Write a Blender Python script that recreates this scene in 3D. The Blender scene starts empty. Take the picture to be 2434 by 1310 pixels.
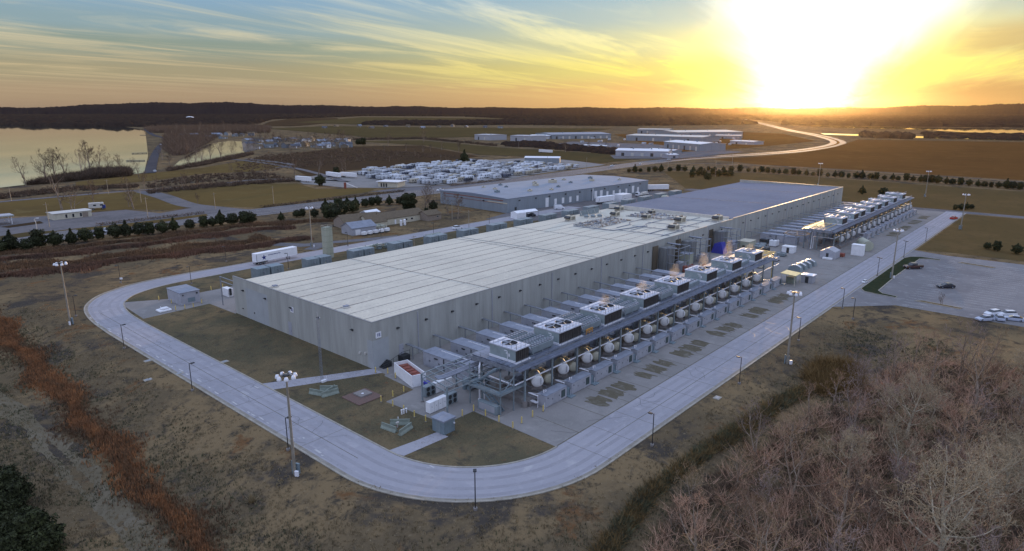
import bpy, math, random
import numpy as np
from mathutils import Vector, Matrix
R = math.radians
rnd = random.Random(7)
SC = bpy.context.scene
COL = SC.collection

# ---------------------------------------------------------------- camera
# world frame: X runs along the data hall, Y across it, Z up, camera above the origin
CAM_H = 53.0
F = 1574.0                                   # focal length in photo pixels (2434 wide)
PIT = math.atan(395 / F)
YAW = R(41.45)
cam_d = bpy.data.cameras.new('camera'); cam = bpy.data.objects.new('camera', cam_d); COL.objects.link(cam)
cam.location = (0, 0, CAM_H)
cam.rotation_euler = (R(90) - PIT, 0, YAW - R(90))
cam_d.sensor_width = 36; cam_d.lens = 36 * F / 2434
cam_d.clip_start = 0.5; cam_d.clip_end = 60000
SC.camera = cam

# ---------------------------------------------------------------- light
SUN_AZ = R(18.6); SUN_EL = R(4.6)
sd_ = bpy.data.lights.new('sun', 'SUN'); sun = bpy.data.objects.new('sun', sd_); COL.objects.link(sun)
sd_.energy = 3.2; sd_.angle = R(0.5); sd_.color = (1.0, 0.64, 0.32)
sdir = Vector((math.cos(SUN_AZ) * math.cos(SUN_EL), math.sin(SUN_AZ) * math.cos(SUN_EL), math.sin(SUN_EL)))
sun.rotation_euler = sdir.to_track_quat('Z', 'Y').to_euler()
sun.location = (0, 0, 300)

SC.view_settings.view_transform = 'Standard'
try: SC.view_settings.look = 'None'
except Exception: pass
SC.view_settings.gamma = 1; SC.view_settings.use_curve_mapping = False
SC.view_settings.exposure = 0.0
SC.cycles.use_denoising = True
SC.cycles.max_bounces = 6; SC.cycles.diffuse_bounces = 3; SC.cycles.glossy_bounces = 3
SC.cycles.transmission_bounces = 4; SC.cycles.transparent_max_bounces = 12; SC.cycles.volume_bounces = 0
SC.cycles.sample_clamp_indirect = 6

W = bpy.data.worlds.new('World'); SC.world = W; W.use_nodes = True
def world():
    nt = W.node_tree; N = nt.nodes; L = nt.links
    for n in list(N): N.remove(n)
    def mth(op, a, b=None, c=None):
        n = N.new('ShaderNodeMath'); n.operation = op
        for i, v in enumerate((a, b, c)):
            if v is None: continue
            if hasattr(v, 'is_linked'): L.new(v, n.inputs[i])
            else: n.inputs[i].default_value = v
        return n.outputs[0]
    def mix(f, a, b, mode='MIX'):
        n = N.new('ShaderNodeMix'); n.data_type = 'RGBA'; n.blend_type = mode
        n.clamp_factor = True
        for i, v in ((0, f), (6, a), (7, b)):
            if hasattr(v, 'is_linked'): L.new(v, n.inputs[i])
            else: n.inputs[i].default_value = v if i == 0 else (*v, 1)
        return n.outputs[2]
    def ramp(f, pts, interp='EASE'):
        n = N.new('ShaderNodeValToRGB'); r = n.color_ramp; r.interpolation = interp
        while len(r.elements) < len(pts): r.elements.new(0.5)
        for e, (p, c) in zip(r.elements, pts):
            e.position = p; e.color = (*c, 1) if isinstance(c, tuple) else (c, c, c, 1)
        L.new(f, n.inputs[0]); return n.outputs[0]
    def mr(v, a, b, c, d):
        n = N.new('ShaderNodeMapRange'); L.new(v, n.inputs[0]); n.interpolation_type = 'SMOOTHSTEP'
        for i, x in zip((1, 2, 3, 4), (a, b, c, d)): n.inputs[i].default_value = x
        return n.outputs[0]
    tc = N.new('ShaderNodeTexCoord'); d = tc.outputs['Generated']
    sx = N.new('ShaderNodeSeparateXYZ'); L.new(d, sx.inputs[0])
    x, y, z = sx.outputs
    # azimuth from the sun, elevation (radians)
    az = mth('ARCTAN2', y, x)
    daz = mth('SUBTRACT', az, SUN_AZ)
    daz = mth('WRAP', daz, math.pi, -math.pi)
    hyp = mth('SQRT', mth('ADD', mth('MULTIPLY', x, x), mth('MULTIPLY', y, y)))
    el = mth('ARCTAN2', z, hyp)
    # clear sky away from the sun, by elevation (0 .. 30 deg mapped on 0..1)
    e1 = mth('DIVIDE', el, R(30.0))
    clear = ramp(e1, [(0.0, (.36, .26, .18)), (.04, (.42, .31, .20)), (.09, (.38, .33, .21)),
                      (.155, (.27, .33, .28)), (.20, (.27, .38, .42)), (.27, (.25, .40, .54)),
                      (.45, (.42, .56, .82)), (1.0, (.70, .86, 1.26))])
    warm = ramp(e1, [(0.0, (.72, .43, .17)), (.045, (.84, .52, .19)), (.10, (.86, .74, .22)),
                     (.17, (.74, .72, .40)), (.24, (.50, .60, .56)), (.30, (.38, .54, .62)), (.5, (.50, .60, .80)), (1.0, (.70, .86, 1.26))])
    adz = mth('ABSOLUTE', daz)
    wf = mr(adz, R(5), R(46), 1.0, 0.0)
    base = mix(wf, clear, warm)
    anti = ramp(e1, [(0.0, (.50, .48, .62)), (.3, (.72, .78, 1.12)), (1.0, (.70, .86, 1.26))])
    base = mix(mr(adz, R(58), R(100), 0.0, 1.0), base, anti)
    # wisps of cirrus: flow lines on a cloud plane that converge toward one point of the horizon
    zz = mth('ADD', mth('MAXIMUM', z, 0.0), 0.022)
    ca, sa = math.cos(SUN_AZ - R(4)), math.sin(SUN_AZ - R(4))
    u = mth('ADD', mth('MULTIPLY', x, ca), mth('MULTIPLY', y, sa))
    v = mth('SUBTRACT', mth('MULTIPLY', y, ca), mth('MULTIPLY', x, sa))
    u = mth('DIVIDE', u, zz); v = mth('DIVIDE', v, zz)
    cb = N.new('ShaderNodeCombineXYZ')
    L.new(mth('MULTIPLY', u, 0.30), cb.inputs[0]); L.new(mth('MULTIPLY', v, 1.25), cb.inputs[1])
    def noise(vec, sc, det, ro, dist, off=(0, 0, 0)):
        mp = N.new('ShaderNodeMapping'); L.new(vec, mp.inputs[0]); mp.inputs['Location'].default_value = off
        n = N.new('ShaderNodeTexNoise'); L.new(mp.outputs[0], n.inputs['Vector'])
        n.inputs['Scale'].default_value = sc; n.inputs['Detail'].default_value = det
        n.inputs['Roughness'].default_value = ro; n.inputs['Distortion'].default_value = dist
        return n.outputs[0]
    n1 = noise(cb.outputs[0], 0.55, 7, 0.62, 0.9)
    cb2 = N.new('ShaderNodeCombineXYZ')
    L.new(mth('MULTIPLY', mth('ADD', u, mth('MULTIPLY', v, .25)), 0.16), cb2.inputs[0]); L.new(mth('MULTIPLY', v, 2.2), cb2.inputs[1])
    n2 = noise(cb2.outputs[0], 0.8, 8, 0.6, 0.5, (5, 3, 1))
    cl = mth('MULTIPLY', mr(n1, .43, .60, 0, 1), mr(n2, .34, .58, .25, 1))
    lowf = mr(el, R(0.3), R(3.0), 0.25, 1.0)
    cl = mth('MULTIPLY', cl, lowf)
    cream_far = ramp(e1, [(0, (.44, .32, .22)), (.10, (.58, .47, .28)), (.22, (.62, .60, .45)), (.32, (.58, .66, .62)), (1, (.75, .9, 1.3))])
    cream_sun = ramp(e1, [(0, (.80, .52, .22)), (.10, (1.1, .96, .22)), (.2, (1.1, 1.02, .50)), (.3, (.95, .98, .88)), (1, (.8, .92, 1.3))])
    cream = mix(mr(adz, R(6), R(46), 1.0, 0.0), cream_far, cream_sun)
    base = mix(mth('MULTIPLY', cl, .85), base, cream)
    # smoky darker cloud right of the sun
    n3 = noise(cb.outputs[0], 0.35, 6, 0.6, 1.2, (2.3, 9.1, 0))
    rt = mr(daz, R(-9), R(-17), 0, 1)
    dk = mth('MULTIPLY', mth('MULTIPLY', mr(n3, .40, .62, 0, 1), rt), mr(el, R(1.0), R(3), .3, 1))
    dk = mth('MULTIPLY', dk, mr(daz, R(-60), R(-30), 0, 1))
    base = mix(mth('MULTIPLY', dk, .6), base, (.55, .38, .16))
    rt2 = mth('MULTIPLY', mr(daz, R(-6.5), R(-11.5), 0, 1), mr(daz, R(-70), R(-40), 0, 1))
    wv = mth('ADD', el, mth('MULTIPLY', mth('SUBTRACT', n3, .5), R(2.2)))
    b1 = mth('MULTIPLY', mr(wv, R(3.4), R(4.4), 0, 1), mr(wv, R(5.0), R(6.2), 1, 0)); b2 = mr(wv, R(1.2), R(2.3), 1, 0)
    # glow of the sun through thin cloud, flaring wider higher up
    wdt = mth('ADD', R(3.0), mth('MULTIPLY', el, 0.52))
    nx = mth('DIVIDE', mth('ADD', daz, mth('MULTIPLY', el, .22)), wdt)
    ny = mth('DIVIDE', mth('SUBTRACT', el, R(6.0)), R(7.0))
    rr = mth('SQRT', mth('ADD', mth('MULTIPLY', nx, nx), mth('MULTIPLY', mth('MULTIPLY', ny, ny), .55)))
    rr = mth('ADD', rr, mth('MULTIPLY', mth('SUBTRACT', n2, .5), .75))
    core = mth('MULTIPLY', mr(rr, .15, 1.55, 1, 0), 1.45)
    halo = mth('MULTIPLY', mr(rr, .8, 3.4, 1, 0), mr(el, R(3.5), R(9), 1.0, .35))
    hl = mix(1.0, (1.0, .72, .10), (1, 1, 1), 'MULTIPLY')
    def scale(c, f):
        n = N.new('ShaderNodeVectorMath'); n.operation = 'SCALE'
        if hasattr(c, 'is_linked'): L.new(c, n.inputs[0])
        else: n.inputs[0].default_value = c
        if hasattr(f, 'is_linked'): L.new(f, n.inputs[3])
        else: n.inputs[3].default_value = f
        return n.outputs[0]
    def add(a, b):
        n = N.new('ShaderNodeVectorMath'); n.operation = 'ADD'; L.new(a, n.inputs[0]); L.new(b, n.inputs[1]); return n.outputs[0]
    up = mr(el, R(-1), R(24), 1, 1)
    tot = add(base, scale((.50, .46, .04), mth('MULTIPLY', mth('MULTIPLY', halo, halo), .85)))
    tot = mix(mth('MULTIPLY', mth('MULTIPLY', b1, rt2), .62), tot, (.56, .37, .15))
    tot = mix(mth('MULTIPLY', mth('MULTIPLY', b2, rt2), .75), tot, (.50, .30, .12))
    tot = add(tot, scale((1.0, .95, .75), core))
    sky = N.new('ShaderNodeTexSky'); sky.sky_type = 'NISHITA'; sky.sun_disc = False
    sky.sun_elevation = SUN_EL; sky.sun_rotation = math.pi / 2 - SUN_AZ
    sky.air_density = 1.0; sky.dust_density = 1.5; sky.ozone_density = 2.0
    tot = add(tot, scale(sky.outputs[0], .003))
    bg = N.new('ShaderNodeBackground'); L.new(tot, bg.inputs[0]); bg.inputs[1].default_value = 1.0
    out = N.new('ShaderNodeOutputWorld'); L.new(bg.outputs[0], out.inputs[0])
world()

# ---------------------------------------------------------------- photo plane helpers (a surveyed point on the ground)
_ch, _sh, _cp, _sp = math.cos(YAW), math.sin(YAW), math.cos(PIT), math.sin(PIT)
def P(px, py, z=0.0):
    a = (px - 1217) / F; b = -(py - 655) / F
    d = (_ch * _cp + a * _sh + b * _ch * _sp, _sh * _cp - a * _ch + b * _sh * _sp, -_sp + b * _cp)
    t = (z - CAM_H) / d[2]
    return Vector((t * d[0], t * d[1], z))
def sdist(x, y):            # distance outside the ring road kerb (west / south side)
    dx = 49.6 - x; dy = 49.7 - y; r = 28.0
    qx = dx + r; qy = dy + r
    o = math.hypot(max(qx, 0), max(qy, 0)) + min(max(qx, qy), 0) - r
    return o
def sst(a, b, v):
    t = min(1, max(0, (v - a) / (b - a))); return t * t * (3 - 2 * t)
def HG(x, y):
    if x > 420 or x < -400 or y < -300 or y > 320: return 0.0
    d = sdist(x, y)
    if d <= 0: return 0.0
    k = sst(3, 17, d) * (1 - sst(120, 184, x)) * (1 - sst(190, 260, y))
    n = (math.sin(x * .21 + 1.3) * math.cos(y * .17) + .6 * math.sin(x * .47 + y * .39) + .3 * math.sin(y * .9 - x * .7)) * .28
    ch = math.exp(-((d - 24 + 2 * math.sin(y * .05)) / 2.2) ** 2) * 1.0
    return k * (-2.6 + n - ch) + sst(2, 8, d) * k * .2
def G(px, py):
    z = 0.0
    for _ in range(12):
        p = P(px, py, z); z2 = HG(p.x, p.y)
        z = .5 * z + .5 * z2
    p = P(px, py, z); p.z = HG(p.x, p.y); return p

# ---------------------------------------------------------------- materials
def mat(name, col, rough=.7, metal=0.0, var=.12, scale=1.0, bump=0.0, spec=.4, col2=None, streak=False, rv=0.0, coord='Object', alpha=None):
    m = bpy.data.materials.new(name); m.use_nodes = True
    nt = m.node_tree; N = nt.nodes; L = nt.links; b = N['Principled BSDF']
    b.inputs['Roughness'].default_value = rough; b.inputs['Metallic'].default_value = metal
    b.inputs['Specular IOR Level'].default_value = spec
    tc = N.new('ShaderNodeTexCoord'); mp = N.new('ShaderNodeMapping'); L.new(tc.outputs[coord], mp.inputs[0])
    if streak: mp.inputs['Scale'].default_value = (1, 1, .12)
    oi = N.new('ShaderNodeObjectInfo')
    ad = N.new('ShaderNodeVectorMath'); ad.operation = 'MULTIPLY_ADD'
    L.new(oi.outputs['Random'], ad.inputs[0]); ad.inputs[1].default_value = (37, 53, 71); L.new(mp.outputs[0], ad.inputs[2])
    n = N.new('ShaderNodeTexNoise'); n.inputs['Scale'].default_value = scale; n.inputs['Detail'].default_value = 6
    n.inputs['Roughness'].default_value = .65; L.new(ad.outputs[0], n.inputs['Vector'])
    r = N.new('ShaderNodeValToRGB')
    c2 = col2 if col2 else tuple(c * (1 - var * 2) for c in col); c3 = tuple(min(1, c * (1 + var)) for c in col)
    r.color_ramp.elements[0].position = .32; r.color_ramp.elements[0].color = (*c2, 1)
    r.color_ramp.elements[1].position = .68; r.color_ramp.elements[1].color = (*c3, 1)
    L.new(n.outputs[0], r.inputs[0]); out = r.outputs[0]
    if rv:
        hs = N.new('ShaderNodeHueSaturation'); mr = N.new('ShaderNodeMapRange')
        L.new(oi.outputs['Random'], mr.inputs[0]); mr.inputs[3].default_value = 1 - rv; mr.inputs[4].default_value = 1 + rv
        L.new(mr.outputs[0], hs.inputs['Value']); L.new(out, hs.inputs['Color']); out = hs.outputs[0]
    L.new(out, b.inputs['Base Color'])
    if bump:
        bp = N.new('ShaderNodeBump'); bp.inputs['Strength'].default_value = bump; bp.inputs['Distance'].default_value = .1
        L.new(n.outputs[0], bp.inputs['Height']); L.new(bp.outputs[0], b.inputs['Normal'])
    return m
def groundmat(name, cols, scales, mixes, rough=.95, bump=.5, stretch=None):
    """several noise layers: cols[0] base, then cols[i] mixed in by a noise of scales[i-1] above threshold mixes[i-1]"""
    m = bpy.data.materials.new(name); m.use_nodes = True
    nt = m.node_tree; N = nt.nodes; L = nt.links; b = N['Principled BSDF']
    b.inputs['Roughness'].default_value = rough; b.inputs['Specular IOR Level'].default_value = 0.0
    tc = N.new('ShaderNodeTexCoord'); mp = N.new('ShaderNodeMapping'); L.new(tc.outputs['Object'], mp.inputs[0])
    if stretch: mp.inputs['Scale'].default_value = stretch
    cur = None; h = None
    for i, (s, (lo, hi)) in enumerate(zip(scales, mixes)):
        n = N.new('ShaderNodeTexNoise'); n.inputs['Scale'].default_value = s; n.inputs['Detail'].default_value = 8
        n.inputs['Roughness'].default_value = .68; n.inputs['Distortion'].default_value = .4
        ofs = N.new('ShaderNodeVectorMath'); ofs.operation = 'ADD'; L.new(mp.outputs[0], ofs.inputs[0]); ofs.inputs[1].default_value = (i * 17.3 / s, i * 9.1 / s, 3.1 * i)
        L.new(ofs.outputs[0], n.inputs['Vector'])
        mr = N.new('ShaderNodeMapRange'); L.new(n.outputs[0], mr.inputs[0]); mr.inputs[1].default_value = lo; mr.inputs[2].default_value = hi
        mr.interpolation_type = 'SMOOTHSTEP'
        mx = N.new('ShaderNodeMix'); mx.data_type = 'RGBA'; L.new(mr.outputs[0], mx.inputs[0])
        if cur is None: mx.inputs[6].default_value = (*cols[0], 1)
        else: L.new(cur, mx.inputs[6])
        mx.inputs[7].default_value = (*cols[i + 1], 1); cur = mx.outputs[2]; h = n.outputs[0]
    L.new(cur, b.inputs['Base Color'])
    if bump:
        bp = N.new('ShaderNodeBump'); bp.inputs['Strength'].default_value = bump; bp.inputs['Distance'].default_value = .3
        L.new(h, bp.inputs['Height']); L.new(bp.outputs[0], b.inputs['Normal'])
    return m
M = {}
M['conc'] = groundmat('road concrete', [(.33, .32, .345), (.28, .275, .298), (.375, .36, .38), (.29, .285, .30), (.42, .405, .41)], [.05, .45, 3.2, .15], [(.42, .65), (.5, .72), (.55, .72), (.6, .72)], rough=.75, bump=.08)
M['yard'] = groundmat('yard concrete', [(.25, .235, .225), (.21, .20, .19), (.29, .275, .26), (.17, .165, .15)], [.08, .5, 3.], [(.4, .65), (.5, .75), (.55, .8)], rough=.85, bump=.1)
M['stain'] = groundmat('stained slab', [(.125, .11, .08), (.175, .16, .135), (.09, .075, .052)], [.6, 1.4], [(.45, .7), (.5, .75)], bump=.1)
M['kerb'] = mat('kerb', (.33, .30, .25), .85, scale=.6, var=.15)
M['greenlawn'] = groundmat('green lawn', [(.034, .042, .024), (.045, .05, .028), (.03, .032, .02)], [.3, 2.0], [(.45, .65), (.5, .7)])
M['lawn'] = groundmat('lawn', [(.100, .088, .056), (.165, .125, .072), (.068, .060, .046), (.15, .085, .048), (.056, .060, .038), (.19, .15, .09), (.04, .04, .03)], [.06, .3, .9, 3.5, 5.0, 2.4], [(.42, .62), (.5, .7), (.58, .72), (.5, .8), (.56, .70), (.56, .72)])
M['ground'] = groundmat('dry grassland', [(.128, .096, .058), (.20, .142, .078), (.066, .056, .047), (.15, .082, .040), (.058, .049, .038), (.225, .175, .11), (.035, .032, .026), (.24, .19, .12)], [.03, .06, .10, .4, 2.0, 1.1, 4.5], [(.46, .58), (.52, .62), (.57, .66), (.5, .68), (.56, .72), (.60, .74), (.60, .75)])
M['tan'] = groundmat('tan field', [(.125, .088, .036), (.10, .070, .032), (.145, .108, .048)], [.01, .08], [(.45, .65), (.5, .7)], bump=.2)
M['olive'] = groundmat('olive field', [(.080, .062, .030), (.095, .072, .034), (.062, .05, .028)], [.006, .05], [(.45, .65), (.5, .7)], bump=.2)
M['mown'] = groundmat('mown brown field', [(.105, .074, .034), (.125, .085, .04), (.085, .062, .032)], [.03, .3], [(.45, .65), (.5, .7)], bump=.2)
M['brown'] = groundmat('brown field', [(.062, .042, .026), (.076, .05, .028), (.05, .037, .026)], [.006, .05], [(.45, .65), (.5, .7)], bump=.2)
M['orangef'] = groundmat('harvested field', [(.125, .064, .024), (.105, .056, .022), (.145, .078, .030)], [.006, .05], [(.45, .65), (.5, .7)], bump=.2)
M['gravel'] = groundmat('gravel', [(.155, .147, .15), (.12, .115, .118), (.19, .18, .18)], [.05, .6], [(.45, .65), (.5, .7)], bump=.2)
M['roadfar'] = groundmat('grey side road', [(.085, .08, .085), (.065, .062, .068)], [.03], [(.45, .65)])
M['lot'] = groundmat('worn lot paving', [(.225, .215, .215), (.18, .172, .175), (.27, .26, .26), (.15, .145, .14)], [.04, .3, 1.5], [(.42, .62), (.5, .72), (.56, .75)], rough=.9, bump=.1)
M['asphalt'] = groundmat('asphalt highway', [(.13, .125, .13), (.105, .10, .105), (.16, .15, .15)], [.03, .4], [(.45, .65), (.5, .7)], rough=.74, bump=.02)
M['asphalt'].node_tree.nodes['Principled BSDF'].inputs['Specular IOR Level'].default_value = .10
M['rustsoil'] = groundmat('rust grass soil', [(.13, .055, .022), (.16, .075, .03), (.075, .045, .028)], [.2, 1.2], [(.45, .65), (.5, .7)])
M['paint'] = mat('road paint', (.62, .60, .56), .7, scale=2)
M['water'] = mat('water', (.02, .035, .035), .035, scale=.02, spec=1.0); M['water'].node_tree.nodes['Principled BSDF'].inputs['IOR'].default_value = 4.5
M['wall'] = mat('tilt-up concrete wall', (.36, .36, .33), .8, scale=.4, var=.11, streak=True, bump=.05)
M['walls'] = mat('concrete wall patch', (.35, .365, .37), .8, scale=.25, var=.05)
M['joint'] = mat('wall joint sealant', (.275, .275, .255), .8, scale=1)
M['trim'] = mat('parapet cap', (.20, .20, .20), .5, scale=1)
M['dark'] = mat('dark metal', (.035, .037, .04), .5, scale=2)
M['black'] = mat('black rubber', (.015, .015, .016), .8, scale=2)
M['white'] = mat('white paint', (.74, .74, .76), .5, scale=.8, var=.05, rv=.08)
M['offw'] = mat('off-white metal', (.52, .50, .46), .5, scale=.8, var=.08, rv=.06)
M['cream'] = mat('cream siding', (.50, .46, .36), .7, scale=.8, var=.08)
M['galv'] = mat('galvanised steel', (.27, .29, .33), .42, .45, scale=1.5, var=.15)
M['lgrey'] = mat('light grey enclosure', (.34, .345, .38), .55, scale=.6, var=.07, rv=.05)
M['genroof'] = mat('enclosure roof grey', (.23, .25, .30), .8, scale=.6, var=.1)
M['blue'] = mat('blue steel deck', (.19, .215, .28), .5, .1, scale=.5, var=.14)
M['tower'] = mat('galvanised tower cladding', (.30, .355, .36), .45, .15, scale=.7, var=.09, rv=.04)
M['towertop'] = mat('tower top plate', (.55, .56, .62), .5, scale=1.2, var=.12)
M['fill'] = mat('dark tower fill', (.045, .04, .038), .8, scale=6, var=.3, streak=True, bump=.3)
M['tank'] = mat('white storage tank', (.60, .60, .60), .42, scale=.7, var=.08, rv=.05)
M['tanky'] = mat('cream storage tank', (.48, .46, .36), .5, scale=.7, var=.1)
M['dgreen'] = mat('dark green grille', (.06, .085, .085), .6, scale=6, var=.3, streak=True)
M['grtank'] = mat('green grey tank', (.36, .37, .29), .6, scale=.4, var=.07, streak=True)
M['bluegrey'] = mat('blue grey unit', (.20, .24, .26), .5, scale=.5, var=.1, rv=.05)
M['shedb'] = mat('shed blue grey', (.17, .22, .25), .5, scale=.8, var=.1)
M['yellow'] = mat('safety yellow', (.62, .47, .14), .6, scale=2)
M['orange'] = mat('rail orange', (.55, .27, .06), .6, scale=2)
M['redr'] = mat('rusty red primer', (.24, .06, .042), .75, scale=1.2, col2=(.16, .06, .04))
M['bluet'] = mat('blue tarp', (.05, .055, .35), .6, scale=1.5)
M['bluel'] = mat('light blue tarp', (.10, .27, .55), .6, scale=1.5)
M['concb'] = mat('precast barrier', (.22, .25, .21), .85, scale=1.2, var=.12)
M['brick'] = mat('red paver', (.16, .09, .072), .9, scale=3.5, col2=(.10, .075, .065), bump=.4)
M['slab'] = mat('slab grey', (.22, .20, .19), .9, scale=1.2)
M['pole'] = mat('galvanised pole', (.32, .29, .24), .5, .3, scale=1)
M['bpole'] = mat('bronze lamp post', (.025, .025, .028), .5, scale=1)
M['lamp'] = mat('lamp housing', (.72, .72, .76), .35, scale=2, var=.05)
M['mwall'] = mat('metal siding grey', (.22, .25, .28), .55, scale=.5, var=.06, streak=True)
M['mroof'] = mat('membrane roof grey', (.19, .22, .28), .55, scale=.12, var=.08)
M['shingle'] = mat('brown shingles', (.13, .098, .062), .9, scale=1.4, var=.16, bump=.3)
M['brickwall'] = mat('pale brick', (.26, .21, .17), .85, scale=2, var=.12)
M['bark'] = mat('bare bark', (.25, .195, .145), .9, scale=3, var=.25, rv=.25)
M['twigr'] = mat('reddish twigs', (.37, .225, .15), .9, scale=.9, var=.25, rv=.32, col2=(.25, .165, .11))
M['twigt'] = mat('tan twigs', (.30, .205, .12), .9, scale=.9, var=.25, rv=.3, col2=(.22, .15, .085))
M['twigg'] = mat('grey lilac twigs', (.29, .215, .18), .9, scale=.9, var=.25, rv=.3, col2=(.2, .155, .15))
M['twigb'] = mat('dark brown twigs', (.22, .14, .09), .9, scale=.9, var=.25, rv=.3, col2=(.13, .085, .06))
M['twigp'] = mat('pale twigs', (.35, .285, .185), .9, scale=.9, var=.2, rv=.15)
M['barkp'] = mat('pale bark', (.40, .35, .26), .9, scale=2, var=.25, rv=.1)
M['twigd'] = mat('dark twigs', (.125, .082, .055), .9, scale=.9, var=.3, rv=.3)
M['needle'] = mat('evergreen needles', (.036, .042, .012), .85, scale=2.5, var=.45, rv=.3)
M['brush'] = mat('brush', (.088, .058, .04), .95, scale=.35, var=.4, col2=(.045, .036, .028))
M['gtan'] = mat('dry grass blades', (.25, .19, .105), .9, scale=.25, var=.3, col2=(.13, .10, .06))
M['grust'] = mat('rust grass blades', (.31, .135, .05), .9, scale=.3, var=.2, col2=(.18, .085, .04))
M['woods'] = groundmat('distant woods', [(.034, .025, .022), (.05, .036, .027), (.024, .019, .018)], [.02, .08], [(.45, .65), (.5, .7)], bump=0)
M['hill'] = groundmat('wooded bluffs', [(.018, .016, .022), (.025, .020, .022), (.013, .012, .016)], [.004, .02], [(.45, .65), (.5, .7)], bump=0)
M['cark'] = mat('dark car paint', (.03, .033, .045), .25, .3, scale=1, var=.05)
M['carm'] = mat('maroon car paint', (.075, .04, .035), .3, .3, scale=1, var=.05)
M['carr'] = mat('red car paint', (.45, .035, .02), .3, .1, scale=1, var=.05)
M['carw'] = mat('white car paint', (.66, .67, .70), .3, scale=1, var=.04)
M['glass'] = mat('dark glass', (.02, .025, .03), .08, scale=1, spec=.8)
M['navy'] = mat('navy lettering', (.02, .04, .20), .5, scale=1)
M['steamy'] = None
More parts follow.
